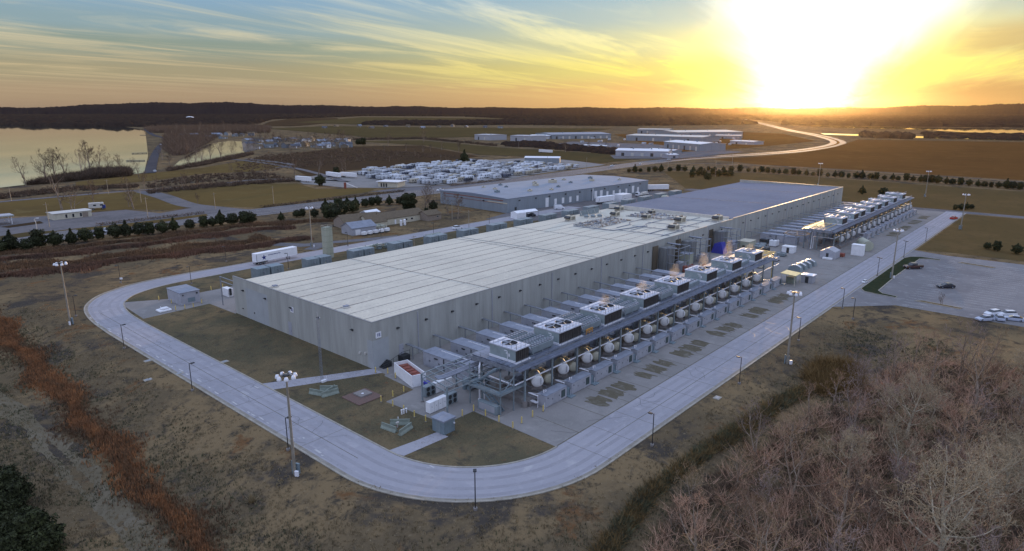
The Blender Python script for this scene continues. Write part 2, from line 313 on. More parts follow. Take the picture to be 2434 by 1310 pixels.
# ---------------------------------------------------------------- mesh builder and scene tree
class MB:
    def __init__(s): s.v = []; s.f = []; s.m = []; s.mi = 0; s.sm = []
    def add(s, vs, fs, smooth=False):
        o = len(s.v); s.v += [tuple(p) for p in vs]
        for f in fs: s.f.append([o + i for i in f]); s.m.append(s.mi); s.sm.append(smooth)
        return s
    def box(s, x0, x1, y0, y1, z0, z1):
        return s.add([(x0, y0, z0), (x1, y0, z0), (x1, y1, z0), (x0, y1, z0), (x0, y0, z1), (x1, y0, z1), (x1, y1, z1), (x0, y1, z1)],
                     [(0, 3, 2, 1), (4, 5, 6, 7), (0, 1, 5, 4), (1, 2, 6, 5), (2, 3, 7, 6), (3, 0, 4, 7)])
    def cb(s, cx, cy, cz, sx, sy, sz): return s.box(cx - sx / 2, cx + sx / 2, cy - sy / 2, cy + sy / 2, cz - sz / 2, cz + sz / 2)
    def bb(s, x0, x1, y0, y1, z0, z1, b=.05):        # bevelled box
        vs = []
        for z, i in ((z0, b), (z0 + b, 0), (z1 - b, 0), (z1, b)):
            for (x, y, dx, dy) in ((x0, y0, 1, 1), (x1, y0, -1, 1), (x1, y1, -1, -1), (x0, y1, 1, -1)):
                vs += [(x + dx * (i + b), y + dy * i, z), (x + dx * i, y + dy * (i + b), z)] if (dx * dy < 0) else [(x + dx * i, y + dy * (i + b), z), (x + dx * (i + b), y + dy * i, z)]
        fs = [tuple(range(7, -1, -1)), tuple(range(24, 32))]
        for k in range(3):
            for i in range(8): j = (i + 1) % 8; fs.append((k * 8 + i, k * 8 + j, k * 8 + 8 + j, k * 8 + 8 + i))
        return s.add(vs, fs)
    def prism(s, poly, z0, z1):
        n = len(poly); vs = [(x, y, z0) for x, y in poly] + [(x, y, z1) for x, y in poly]
        return s.add(vs, [tuple(range(n - 1, -1, -1)), tuple(range(n, 2 * n))] + [(i, (i + 1) % n, n + (i + 1) % n, n + i) for i in range(n)])
    def prof(s, pts, axis, a, b):                   # profile pts (u,z) swept along an axis: 'x' -> u=y ; 'y' -> u=x
        n = len(pts); f = (lambda u, z, t: (t, u, z)) if axis == 'x' else (lambda u, z, t: (u, t, z))
        vs = [f(u, z, a) for u, z in pts] + [f(u, z, b) for u, z in pts]
        return s.add(vs, [tuple(range(n)), tuple(range(2 * n - 1, n - 1, -1))] + [(i, n + i, n + (i + 1) % n, (i + 1) % n) for i in range(n)])
    def cyl(s, p0, p1, r0, r1=None, n=10, cap=True):
        p0 = Vector(p0); p1 = Vector(p1); r1 = r0 if r1 is None else r1
        d = (p1 - p0).normalized(); a = d.orthogonal().normalized(); b = d.cross(a)
        vs = []
        for p, r in ((p0, r0), (p1, r1)):
            for i in range(n): t = 2 * math.pi * i / n; vs.append(p + a * (r * math.cos(t)) + b * (r * math.sin(t)))
        s.add(vs, [(i, (i + 1) % n, n + (i + 1) % n, n + i) for i in range(n)], True)
        if cap: s.add(vs[:n], [tuple(range(n - 1, -1, -1))]); s.add(vs[n:], [tuple(range(n))])
        return s
    def rev(s, prof, c=(0, 0, 0), axis='z', n=16):   # revolve (r, t) profile
        vs = []
        for r, t in prof:
            for i in range(n):
                a = 2 * math.pi * i / n; u, v = r * math.cos(a), r * math.sin(a)
                q = {'z': (u, v, t), 'y': (u, t, v), 'x': (t, u, v)}[axis]
                vs.append((c[0] + q[0], c[1] + q[1], c[2] + q[2]))
        k = len(prof); fs = [(j * n + i, j * n + (i + 1) % n, (j + 1) * n + (i + 1) % n, (j + 1) * n + i) for j in range(k - 1) for i in range(n)]
        return s.add(vs, fs, True)
    def path(s, pts, r, n=6):
        for a, b in zip(pts[:-1], pts[1:]): s.cyl(a, b, r, n=n)
        return s
    def bar(s, a, b, w, h=None):                     # square section bar
        h = h or w; a = Vector(a); b = Vector(b); d = (b - a).normalized()
        u = d.cross(Vector((0, 0, 1)));
        if u.length < 1e-4: u = Vector((1, 0, 0))
        u.normalize(); v = u.cross(d)
        vs = [p + u * (i * w / 2) + v * (j * h / 2) for p in (a, b) for i, j in ((-1, -1), (1, -1), (1, 1), (-1, 1))]
        return s.add(vs, [(0, 1, 2, 3), (7, 6, 5, 4), (0, 4, 5, 1), (1, 5, 6, 2), (2, 6, 7, 3), (3, 7, 4, 0)])
    def build(s, name, m, parent=None, loc=None, rz=0):
        me = bpy.data.meshes.new(name); me.from_pydata(s.v, [], s.f)
        ms = m if isinstance(m, (list, tuple)) else [m]
        for k in ms: me.materials.append(M[k] if isinstance(k, str) else k)
        me.polygons.foreach_set('material_index', s.m); me.polygons.foreach_set('use_smooth', s.sm)
        me.update()
        o = bpy.data.objects.new(name, me); COL.objects.link(o)
        if parent is not None: o.parent = parent
        if loc is not None: o.location = loc
        o.rotation_euler.z = rz
        return o
def npmesh(name, co, faces, m, parent=None, smooth=False, k=3):
    me = bpy.data.meshes.new(name); nv = len(co); nf = len(faces)
    me.vertices.add(nv); me.vertices.foreach_set('co', np.asarray(co, dtype=np.float32).ravel())
    me.loops.add(nf * k); me.loops.foreach_set('vertex_index', np.asarray(faces, dtype=np.int32).ravel())
    me.polygons.add(nf); me.polygons.foreach_set('loop_start', np.arange(0, nf * k, k, dtype=np.int32))
    try: me.polygons.foreach_set('loop_total', np.full(nf, k, dtype=np.int32))
    except Exception: pass
    if smooth: me.polygons.foreach_set('use_smooth', np.ones(nf, dtype=bool))
    me.materials.append(M[m] if isinstance(m, str) else m); me.update(); me.validate()
    o = bpy.data.objects.new(name, me); COL.objects.link(o)
    if parent is not None: o.parent = parent
    return o
def tag(o, label=None, cat=None, group=None, kind=None):
    if label: o['label'] = label
    if cat: o['category'] = cat
    if group: o['group'] = group
    if kind: o['kind'] = kind
    return o
def thing(name, label, cat, loc=(0, 0, 0), rz=0, group=None):
    o = bpy.data.objects.new(name, None); COL.objects.link(o); o.empty_display_size = .5
    o.location = loc; o.rotation_euler.z = rz
    return tag(o, label, cat, group)
KIDS = {}
def dup(root, loc, rz=0, label=None, sc=None):
    def cp(o, par):
        c = o.copy(); COL.objects.link(c)
        if par is not None: c.parent = par
        for ch in o.children: cp(ch, c)
        return c
    r = cp(root, None); r.location = loc; r.rotation_euler.z = rz
    if sc is not None: r.scale = sc if isinstance(sc, (tuple, list)) else (sc, sc, sc)
    if label: r['label'] = label
    return r
def struct(o, label=None): o['kind'] = 'structure'; return tag(o, label)
ONE = 'first second third fourth fifth sixth seventh eighth ninth tenth eleventh twelfth thirteenth fourteenth fifteenth sixteenth seventeenth eighteenth nineteenth'.split()
TEN = ['', '', 'twenty', 'thirty', 'forty', 'fifty', 'sixty', 'seventy', 'eighty', 'ninety']
TH = ['', '', 'twentieth', 'thirtieth', 'fortieth', 'fiftieth', 'sixtieth', 'seventieth', 'eightieth', 'ninetieth']
def nth(i):                                          # 0 -> first
    n = i + 1
    if n < 20: return ONE[n - 1]
    if n < 100: return TH[n // 10] if n % 10 == 0 else TEN[n // 10] + '-' + ONE[n % 10 - 1]
    return ('one hundred and ' if n % 100 else 'hundredth') + (nth(n % 100 - 1) if n % 100 else '') if n < 200 else 'two hundred and ' + nth(n % 100 - 1) if n % 100 else 'two hundredth'
def catmull(pts, k=6, closed=False):
    out = []; n = len(pts)
    for i in range(n - 1):
        p0 = Vector(pts[max(i - 1, 0)]); p1 = Vector(pts[i]); p2 = Vector(pts[i + 1]); p3 = Vector(pts[min(i + 2, n - 1)])
        for j in range(k):
            t = j / k
            out.append(.5 * ((2 * p1) + (p2 - p0) * t + (2 * p0 - 5 * p1 + 4 * p2 - p3) * t * t + (3 * p1 - p0 - 3 * p2 + p3) * t ** 3))
    out.append(Vector(pts[-1])); return out
def sheet(name, poly, z, m, label=None, kind='structure'):
    n = len(poly); me = bpy.data.meshes.new(name)
    me.from_pydata([(p[0], p[1], z) for p in poly], [], [tuple(range(n))]); me.materials.append(M[m]); me.update()
    # make sure it faces up
    if me.polygons[0].normal.z < 0: me.flip_normals()
    o = bpy.data.objects.new(name, me); COL.objects.link(o); o['kind'] = kind
    if label: o['label'] = label
    return o
def psheet(name, pix, z, m, label=None): return sheet(name, [P(*p)[:2] for p in pix], z, m, label)
def ribbon(name, L_, R_, z, m, label=None):
    n = min(len(L_), len(R_)); me = bpy.data.meshes.new(name)
    me.from_pydata([(p[0], p[1], z) for p in L_[:n]] + [(p[0], p[1], z) for p in R_[:n]], [], [(i, i + 1, n + i + 1, n + i) for i in range(n - 1)])
    me.materials.append(M[m]); me.update()
    if me.polygons[0].normal.z < 0: me.flip_normals()
    o = bpy.data.objects.new(name, me); COL.objects.link(o); o['kind'] = 'structure'
    if label: o['label'] = label
    return o
def offs(pts, w):
    a, b = [], []
    for i, p in enumerate(pts):
        q0 = pts[max(i - 1, 0)]; q1 = pts[min(i + 1, len(pts) - 1)]
        d = Vector((q1[0] - q0[0], q1[1] - q0[1])); d.normalize(); nrm = Vector((-d.y, d.x)) * (w / 2)
        a.append((p[0] + nrm.x, p[1] + nrm.y)); b.append((p[0] - nrm.x, p[1] - nrm.y))
    return a, b
def strip(name, pts, w, z, m, label=None): return ribbon(name, *offs(pts, w), z, m, label)
def pstrip(name, pix, w, z, m, label=None, k=5): return strip(name, [v[:2] for v in catmull([tuple(P(*p)[:2]) + (0,) for p in pix], k)], w, z, m, label)
def sweep(name, pts, w, z0, z1, m, label=None):      # low kerb along a line
    a, b = offs(pts, w); n = len(a); mb = MB()
    vs = [(p[0], p[1], z) for z in (z0, z1) for p in a] + [(p[0], p[1], z) for z in (z0, z1) for p in b]
    fs = []
    for i in range(n - 1):
        fs += [(i, i + 1, n + i + 1, n + i), (2 * n + i, 3 * n + i, 3 * n + i + 1, 2 * n + i + 1), (n + i, n + i + 1, 3 * n + i + 1, 3 * n + i)]
    fs += [(0, n, 3 * n, 2 * n), (n - 1, 3 * n - 1, 4 * n - 1, 2 * n - 1)]
    o = mb.add(vs, fs).build(name, m); o['kind'] = 'structure'
    if label: o['label'] = label
    return o
M['scuff'] = mat('pale scuffed concrete', (.47, .455, .45), .8, scale=2, var=.1)
M['track'] = groundmat('pale dirt track', [(.145, .12, .08), (.165, .14, .10), (.11, .092, .062), (.09, .078, .05)], [.12, .6, 2.5], [(.45, .65), (.5, .7), (.55, .72)], bump=.4)
# ================================================================ THE GROUND, ROADS, WATER
def axis(lo, hi, step, far):
    a = list(np.arange(lo, hi + .01, step)); s = step
    v = hi
    while v < far: s *= 1.22; v += s; a.append(v)
    s = step; v = lo
    while v > -far: s *= 1.22; v -= s; a.insert(0, v)
    return a
def terrain():
    xs = axis(-30, 190, 2.0, 16000); ys = axis(-90, 262, 2.0, 16000)
    nx, ny = len(xs), len(ys); co = np.zeros((nx * ny, 3), dtype=np.float32)
    k = 0
    for y in ys:
        for x in xs: co[k] = (x, y, HG(x, y) - .02); k += 1
    i = np.arange(nx - 1)[None, :] + np.arange(ny - 1)[:, None] * nx; i = i.ravel()
    o = npmesh('ground', co, np.stack([i, i + 1, i + nx + 1, i + nx], 1), 'ground', smooth=True, k=4)
    o['kind'] = 'structure'; o['label'] = 'dry brown grassland falling to a shallow ditch beside the ring road'
terrain()
arc = lambda cx, cy, r, a0, a1, n=18: [(cx + r * math.cos(R(a0 + (a1 - a0) * i / n)), cy + r * math.sin(R(a0 + (a1 - a0) * i / n))) for i in range(n + 1)]
nw_out = [v[:2] for v in catmull([(96, 223, 0), (86, 222.9, 0), (76.6, 222.2, 0), (68.7, 220.2, 0), (60.6, 215.2, 0), (55.6, 209.0, 0), (52.3, 201.5, 0), (50.3, 190, 0), (49.6, 175, 0)], 4)]
nw_in = [v[:2] for v in catmull([(96, 213.2, 0), (88, 213.1, 0), (80, 212.6, 0), (73.5, 211, 0), (67.5, 207.8, 0), (64.0, 204, 0), (61.3, 199, 0), (59.3, 189, 0), (58.7, 175, 0)], 4)]
outer = [(300, 223), (96.5, 223)] + nw_out + [(49.6, 120)] + arc(77.7, 77.8, 28.1, 180, 270) + [(250, 49.7), (418, 49.7)]
inner = [(300, 213.5), (96.5, 213.5)] + nw_in + [(58.8, 120)] + arc(77.7, 77.8, 18.9, 180, 270) + [(250, 58.9), (418, 58.9)]
lawn_poly = inner[1:-2] + [(77.7, 66.7), (78, 78.2), (100, 100), (410, 100), (410, 213)]
sheet('lawn', lawn_poly, .012, 'lawn', 'mown olive brown lawn inside the ring road')
ribbon('ring_road', outer, inner, .040, 'conc', 'pale concrete ring road around the data hall')
sweep('outer_kerb', outer[1:-2] + [(188, 49.7)], .35, 0, .14, 'kerb', 'tan kerb along the outside of the ring road')
sweep('inner_kerb', inner[1:-2] + [(77.6, 58.9)], .3, 0, .12, 'kerb', 'kerb along the inside of the ring road')
yard = [(77.6, 58.6), (78, 78.2), (71.2, 78.4), (70, 93.3), (77, 93.6), (77.6, 103.4), (78.3, 104), (78.3, 112), (412, 112), (418, 58.6)]
sheet('equipment_yard', yard, .028, 'yard', 'grey concrete yard south of the data hall')
sheet('east_yard', [(405, 108), (412, 108), (412, 200), (405, 200)], .026, 'gravel')
sheet('footpath', [(58.4, 118.8), (58.4, 114.4), (78.4, 105.0), (78.4, 108.4), (70, 112.6)], .034, 'conc', 'narrow concrete path from the ring road to the corner of the hall')
sheet('shed_path', [(58.6, 78.4), (59.4, 75.2), (68.4, 74.6), (68.4, 77.2), (64, 77.6)], .034, 'conc', 'short concrete path from the ring road to the small grey shed')
psheet('north_apron', [(283, 720), (398, 711), (535, 684), (600, 672), (600, 700), (560, 746), (498, 722), (341, 758)], .026, 'yard', 'concrete apron at the north-west corner of the hall')
for i, (x0, w) in enumerate([(95, 13), (112, 12), (128, 14), (146, 14), (165, 13), (183, 13), (318, 14), (338, 16), (360, 14), (380, 14)]):
    for j in range(3):
        a = x0 + j * w / 3 + rnd.uniform(-.6, .6); wd = w / 3 - rnd.uniform(.3, 1.4); lo = []; up_ = []; n_ = 9
        for q in range(n_ + 1):
            t_ = q / n_; lo.append((a + wd * t_, 61.3 + rnd.uniform(-.5, 1.1) + .8 * abs(t_ - .5))); up_.append((a + wd * t_ + rnd.uniform(-.2, .2), 66.3 + rnd.uniform(-1.0, .6) - 1.2 * abs(t_ - .5)))
        sheet('stained_slab', lo + up_[::-1], .033 + .001 * j, 'stain')
# joints and tyre scuffs of the slabs
mb = MB()
for x in range(84, 410, 8): mb.box(x - .06, x + .06, 59.2, 68.6, .03, .035)
mb.box(78, 410, 59.0, 59.15, .04, .047); mb.build('slab_joints', 'stain')['kind'] = 'structure'
mb = MB()
for y in np.arange(90, 205, 7.5): mb.box(50, 58.6, y, y + .07, .041, .044)
for x in np.arange(80, 400, 7.5): mb.box(x, x + .07, 50, 58.8, .041, .044)
mb.box(54.1, 54.2, 80, 195, .041, .0445); mb.box(82, 400, 54.2, 54.3, .041, .0445)
mb.build('road_joints', 'stain')['kind'] = 'structure'
mb = MB()
for x, y in [(57, 136), (57.2, 117), (52, 92), (60, 69)] + [(50.3 + rnd.random() * .9, 84 + 1.7 * i + rnd.random()) for i in range(64) if rnd.random() < .42]:
    l_ = rnd.uniform(.4, 1.9); mb.add([(x + dx * rnd.uniform(.4, 1), y + dy * l_, .046) for dx, dy in ((0, 0), (.45, -.1), (.4, 1.0), (.1, 1.1))], [(0, 1, 2, 3)])
mb.build('road_scuffs', 'scuff')['kind'] = 'structure'
tc_ = [v for v in catmull([tuple(P(*q, -2.6)[:2]) + (0,) for q in [(-60, 900), (0, 954), (90, 1018), (149, 1082), (207, 1148), (270, 1215), (338, 1286), (420, 1370)]], 8)]
vs = []; K = 7
for i, p in enumerate(tc_):
    d = (tc_[min(i + 1, len(tc_) - 1)] - tc_[max(i - 1, 0)]).normalized(); nr = Vector((-d.y, d.x, 0)); w = 2.3 + .5 * math.sin(i * .7) + .3 * math.sin(i * 1.9)
    for k in range(K): q = p + nr * (w * (2 * k / (K - 1) - 1)); vs.append((q.x, q.y, HG(q.x, q.y) + (.05 if 0 < k < K - 1 else -.03)))
n_ = len(tc_); o = npmesh('dirt_track', np.array(vs), np.array([(i * K + k, i * K + k + 1, (i + 1) * K + k + 1, (i + 1) * K + k) for i in range(n_ - 1) for k in range(K - 1)]), 'track', k=4); o['kind'] = 'structure'; o['label'] = 'pale dirt track beside the rust red grass'
lerp2 = lambda t: [(a[0] + (b[0] - a[0]) * t, a[1] + (b[1] - a[1]) * t) for a, b in zip(outer, inner)]
M['tyre'] = groundmat('tyre worn concrete', [(.285, .275, .295), (.32, .31, .33), (.25, .245, .26)], [.25, 2.0], [(.4, .65), (.5, .75)], rough=.7, bump=.05)
for t_ in (.16, .36, .62, .84): strip('wheel_track', lerp2(t_), .75, .0425, 'tyre', 'faint darker wheel track worn into the ring road')
M['gutter'] = groundmat('dusty gutter', [(.25, .225, .19), (.31, .285, .25), (.20, .175, .14)], [.4, 2.0], [(.4, .65), (.5, .75)])
ribbon('gutter', lerp2(.02), lerp2(.085), .0428, 'gutter', 'dusty tan gutter along the outer kerb of the ring road')
mb = MB()
for _ in range(34):
    if rnd.random() < .5: x, y = rnd.uniform(50.5, 58), rnd.uniform(80, 190)
    else: x, y = rnd.uniform(80, 230), rnd.uniform(50.5, 64)
    a_ = rnd.uniform(0, 3.14)
    for _k in range(rnd.randint(4, 9)):
        x2, y2 = x + math.cos(a_) * .9, y + math.sin(a_) * .9; a_ += rnd.uniform(-.7, .7); nx_, ny_ = -math.sin(a_) * .03, math.cos(a_) * .03
        if not (50 < x2 and 50 < y2) or (x2 > 58.6 and y2 > 68): break
        mb.add([(x - nx_, y - ny_, .0465), (x2 - nx_, y2 - ny_, .0465), (x2 + nx_, y2 + ny_, .0465), (x + nx_, y + ny_, .0465)], [(0, 1, 2, 3)]); x, y = x2, y2
mb.build('road_cracks', 'dark')['kind'] = 'structure'
# parking lot right of the yard
sheet('parking_lot', [(190, 49.9), (203.5, 37), (203, -120), (292, -120), (288.5, 38), (292, 49.9)], .022, 'lot', 'pale worn parking lot beside the south road')
mb = MB()
for x in range(206, 286, 3): mb.box(x, x + .1, 30.8, 36.2, .027, .029)
for x in range(214, 282, 3): mb.box(x, x + .1, 13, 24, .027, .029)
mb.build('bay_lines', 'scuff')['kind'] = 'structure'
def island(pts, lbl, m='lawn'):
    sheet('grass_island', pts, .15, m, lbl)
    sweep('island_kerb', pts + [pts[0]], .25, .0, .17, 'kerb')
island([(216.2, 49.2), (250, 49.3), (273, 49.2), (277, 48), (279.3, 45), (278.6, 38.6), (277.2, 38.7), (277, 42.5), (275, 44.6), (240, 45.0), (217.2, 44.6), (214.4, 42.8), (213.6, 38.8), (212.0, 38.9), (212.4, 44), (213.4, 47.6)], 'long dark green grass island between the road and the parking lot', 'greenlawn')
island([(211.8, 34), (213.4, 32.5), (212.2, 22.5), (210.6, 23)], 'narrow grass island at the near end of the parking lot')
island([(277, 33), (278.6, 32), (276.8, 22), (275, 22.8)], 'narrow grass island at the far end of the parking lot')
sheet('field_patch', [(293, 49), (296, 38.5), (292.5, -160), (411, -160), (413, 49)], .01, 'mown', 'brownish mown field beyond the parking lot')
sheet('east_road', [(413, 210), (424, 210), (424, 49), (424, -200), (415, -200), (415, 49)], .03, 'gravel', 'service road crossing beyond the far end of the yard')
sheet('field_patch', [(425, -200), (555, -200), (555, 40), (566, 220), (530, 290), (425, 215)], .01, 'mown', 'orange brown field east of the data hall')
# highway and other roads
hwl = [(-900, 332, 0), (-300, 332, 0), (60, 333, 0), (240, 332, 0), (380, 335, 0), (480, 343, 0), (580, 349, 0), (655, 350, 0), (727, 340, 0), (808, 318, 0), (909, 303, 0), (1057, 308, 0), (1200, 336, 0), (1366, 402, 0), (1552, 492, 0), (1777, 614, 0), (2264, 850, 0), (2814, 1114, 0), (3593, 1493, 0), (5200, 2200, 0)]
hwc = [v[:2] for v in catmull(hwl, 8)]
ha, hb = offs(hwc, 27); ca_, cb_ = offs(hwc, 5)
strip('highway', hwc, 24, .06, 'asphalt', 'two-way highway running past the lots and curving to the sunset')
md = [p for p in hwc if 640 < p[0] < 5000]; strip('highway_median', md, 4.2, .16, 'orangef', 'thin grass median between the carriageways')
mb = MB()
for q in (5.2, 11.2):
    for sgn in (-1, 1):
        a, b = offs(hwc, 2 * q); pts = a if sgn > 0 else b; A, B_ = offs(pts, .16)
        for i in range(0, 85): mb.add([(A[i][0], A[i][1], .075), (A[i + 1][0], A[i + 1][1], .075), (B_[i + 1][0], B_[i + 1][1], .075), (B_[i][0], B_[i][1], .075)], [(0, 1, 2, 3)])
mb.build('lane_lines', 'paint')['kind'] = 'structure'
pstrip('frontage_road', [(-120, 495), (0, 480), (174, 465), (267, 457), (349, 451), (500, 440), (600, 428), (720, 426), (830, 432)], 5.5, .05, 'gravel', 'thin grey road beyond the gravel yard')
pstrip('side_road', [(339, 454), (390, 468), (442, 486), (500, 494), (600, 504), (650, 508)], 11, .07, 'gravel', 'side road joining the highway')
pstrip('causeway_road', [(356, 412), (362, 390), (370, 366), (382, 347), (396, 338), (392, 329), (366, 322), (352, 313), (346, 307)], 9, .4, 'roadfar', 'causeway road along the lake shore')
pstrip('lane', [(820, 432), (700, 400), (560, 380), (500, 385)], 6, .3, 'gravel', 'grey lane around the tan field')
pstrip('lane', [(585, 378), (690, 391), (660, 400)], 7, .35, 'gravel')
pstrip('field_track', [(1800, 393), (2000, 404), (2200, 417), (2434, 433), (2600, 445)], 2.2, .08, 'gravel', 'pale track along the row of conifers')
pstrip('field_track', [(1480, 390), (1600, 388), (1700, 390), (1800, 393)], 3, .08, 'gravel')
psheet('gravel_yard', [(-150, 540), (0, 520), (130, 513), (300, 499), (380, 507), (470, 492), (600, 505), (480, 513), (330, 529), (180, 543), (0, 566), (-150, 590)], .045, 'gravel', 'grey gravel yard beside the highway')
psheet('yard_island', [(175, 545), (290, 533), (490, 509), (495, 513), (300, 541), (190, 549)], .12, 'tan')
psheet('yard_island', [(0, 562), (60, 553), (124, 549), (122, 554), (0, 572)], .12, 'olive')
psheet('yard_island', [(0, 540), (95, 526), (104, 531), (20, 542)], .12, 'brown')
strip('farm_drive', [(137, 226), (150, 233), (163, 227), (178, 222)], 5.5, .035, 'gravel', 'driveway by the farm sheds')
strip('farm_drive', [(133, 248), (140, 236), (150, 230)], 6.5, .034, 'gravel')
sheet('truck_court', [(236, 226), (256, 231), (400, 223), (392, 172), (262, 196), (240, 210)], .032, 'gravel', 'truck court between the long warehouse and the data hall')
psheet('field_patch', [(391, 454), (600, 437), (706, 436), (750, 449), (895, 448), (872, 457), (744, 474), (619, 494), (500, 490), (449, 486)], .03, 'tan', 'tan mown field beside the highway')
psheet('field_patch', [(-100, 494), (0, 482), (174, 467), (300, 457), (343, 456), (466, 490), (400, 500), (300, 497), (130, 511), (0, 515), (-100, 530)], .03, 'tan')
psheet('field_patch', [(180, 433), (343, 414), (480, 399), (590, 381), (690, 394), (600, 408), (480, 413), (360, 430), (180, 446)], .1, 'tan')
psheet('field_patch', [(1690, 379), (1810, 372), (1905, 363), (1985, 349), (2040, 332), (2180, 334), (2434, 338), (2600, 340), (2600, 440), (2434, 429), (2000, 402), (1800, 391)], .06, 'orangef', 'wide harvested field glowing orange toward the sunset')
psheet('field_patch', [(600, 376), (840, 348), (1000, 346), (1140, 372), (1000, 392), (830, 405), (735, 420), (690, 398)], .12, 'brown', 'scrubby brown field beside the camper lot')
psheet('field_patch', [(640, 306), (780, 300), (1000, 303), (1300, 305), (1460, 306), (1280, 322), (1130, 326), (900, 330), (830, 322)], .5, 'olive')
psheet('field_patch', [(840, 336), (1000, 334), (1200, 352), (1440, 366), (1500, 380), (1430, 388), (1250, 372), (1140, 368), (1010, 346)], .25, 'olive')
psheet('field_patch', [(700, 292), (860, 279), (1100, 281), (1220, 283), (1100, 289), (850, 296)], 1.0, 'olive')
psheet('field_patch', [(640, 290), (700, 281), (800, 281), (820, 290), (700, 300), (620, 300)], .9, 'brown')
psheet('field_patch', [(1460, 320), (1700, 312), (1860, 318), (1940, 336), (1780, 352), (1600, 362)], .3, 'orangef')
psheet('gravel_lot', [(1305, 345), (1360, 337), (1560, 344), (1630, 353), (1460, 357), (1300, 351)], .4, 'gravel')
psheet('gravel_lot', [(1460, 378), (1610, 378), (1770, 362), (1700, 357), (1600, 364), (1450, 370)], .4, 'gravel')
psheet('camper_lot', [(700, 424), (790, 412), (1000, 393), (1190, 379), (1300, 374), (1440, 392), (1300, 410), (1200, 427), (1060, 440), (930, 447), (820, 446), (720, 437)], .05, 'yard', 'worn grey storage lot full of campers')
psheet('store_lot', [(880, 456), (950, 447), (1060, 441), (1200, 429), (1080, 444), (960, 456)], .07, 'gravel')
strip('median_hedge_bed', [(300, 318.5), (120, 318.5)], .1, .05, 'brown')
# water
psheet('lake_water', [(-700, 470), (-60, 450), (0, 447), (60, 440), (112, 432), (140, 424), (240, 416), (308, 416), (343, 411), (347, 392), (352, 372), (350, 350), (347, 325), (345, 309), (290, 301), (150, 298), (-200, 297), (-900, 296)], .25, 'water', 'still lake reflecting the evening sky')
psheet('pond_water', [(405, 402), (470, 388), (560, 368), (620, 354), (640, 345), (600, 338), (545, 335), (500, 342), (470, 355), (430, 380)], .26, 'water', 'small pond behind bare trees')
psheet('river_water', [(1895, 300), (2100, 303), (2434, 307), (2700, 308), (2700, 322), (2434, 320), (2290, 316), (2180, 309), (2000, 305)], 1.6, 'water', 'flooded river arm near the horizon')
psheet('river_water', [(1950, 318), (2060, 321), (2180, 325), (2434, 331), (2600, 334), (2600, 338), (2434, 335), (2180, 329), (1960, 321)], 1.0, 'water', 'thin channel across the harvested field')
# piers in the lake
for a, b in [((313, 366), (350, 365)), ((333, 322), (352, 322)), ((300, 384), (345, 383))]:
    A = P(*a); B = P(*b); mb = MB(); mb.bar((A.x, A.y, .9), (B.x, B.y, .9), 3, .5)
    for t in (.1, .4, .7, .95): q = A.lerp(B, t); mb.cyl((q.x, q.y, -.5), (q.x, q.y, .7), .3, n=6)
    tag(mb.build('pier', 'dark'), {313: 'dark wooden pier reaching farthest into the lake', 333: 'short dark pier near the far shore', 300: 'low dark pier just behind the lakeside brush'}[a[0]], 'pier', 'piers in the lake')

# hills on the horizon and far woods
def hills():
    prof = [(-700, 258), (-200, 257), (0, 256.5), (150, 256), (200, 252.5), (260, 249.5), (330, 248.5), (420, 248), (500, 246), (560, 247), (620, 249), (800, 252), (1000, 254), (1200, 256), (1500, 256), (1800, 257.5), (2000, 257.5), (2100, 255.5), (2250, 253.5), (2434, 252), (2700, 251), (3400, 253)]
    xs = np.arange(-700, 3400, 2.2); ys = np.interp(xs, [p[0] for p in prof], [p[1] for p in prof])
    az = YAW - np.arctan2(xs - 1217, F * _cp + 97)
    rows = [(6800, 0), (7300, .18), (7900, .40), (8500, .62), (9100, .84), (9700, 1.0), (10300, .97), (12500, .6), (14500, 0)]
    rg = np.random.default_rng(3); co = []
    for d, k in rows:
        fac = (260 - ys) / 1574 * 9700 / np.cos(az - YAW) * 1.0 + 50
        n = rg.normal(0, 1, len(xs)) * 3.2 + np.sin(xs * .11 + d) * 3 + np.sin(xs * .031 + d * .01) * 7
        h = fac * k + (n if 0 < k else 0)
        wob = 1 + .03 * np.sin(xs * .012 + d)
        co.append(np.stack([np.cos(az) * d * wob, np.sin(az) * d * wob, np.maximum(h, -1)], 1))
    nx = len(xs); co = np.concatenate(co)
    i = (np.arange(nx - 1)[None, :] + np.arange(len(rows) - 1)[:, None] * nx).ravel()
    o = npmesh('hills', co, np.stack([i, i + 1, i + nx + 1, i + nx], 1), 'hill', k=4)
    o['kind'] = 'structure'; o['label'] = 'low wooded bluffs along the horizon'
hills()
def inpoly(x, y, poly):
    c = False; n = len(poly)
    for i in range(n):
        x1, y1 = poly[i]; x2, y2 = poly[(i + 1) % n]
        if (y1 > y) != (y2 > y) and x < (x2 - x1) * (y - y1) / (y2 - y1) + x1: c = not c
    return c
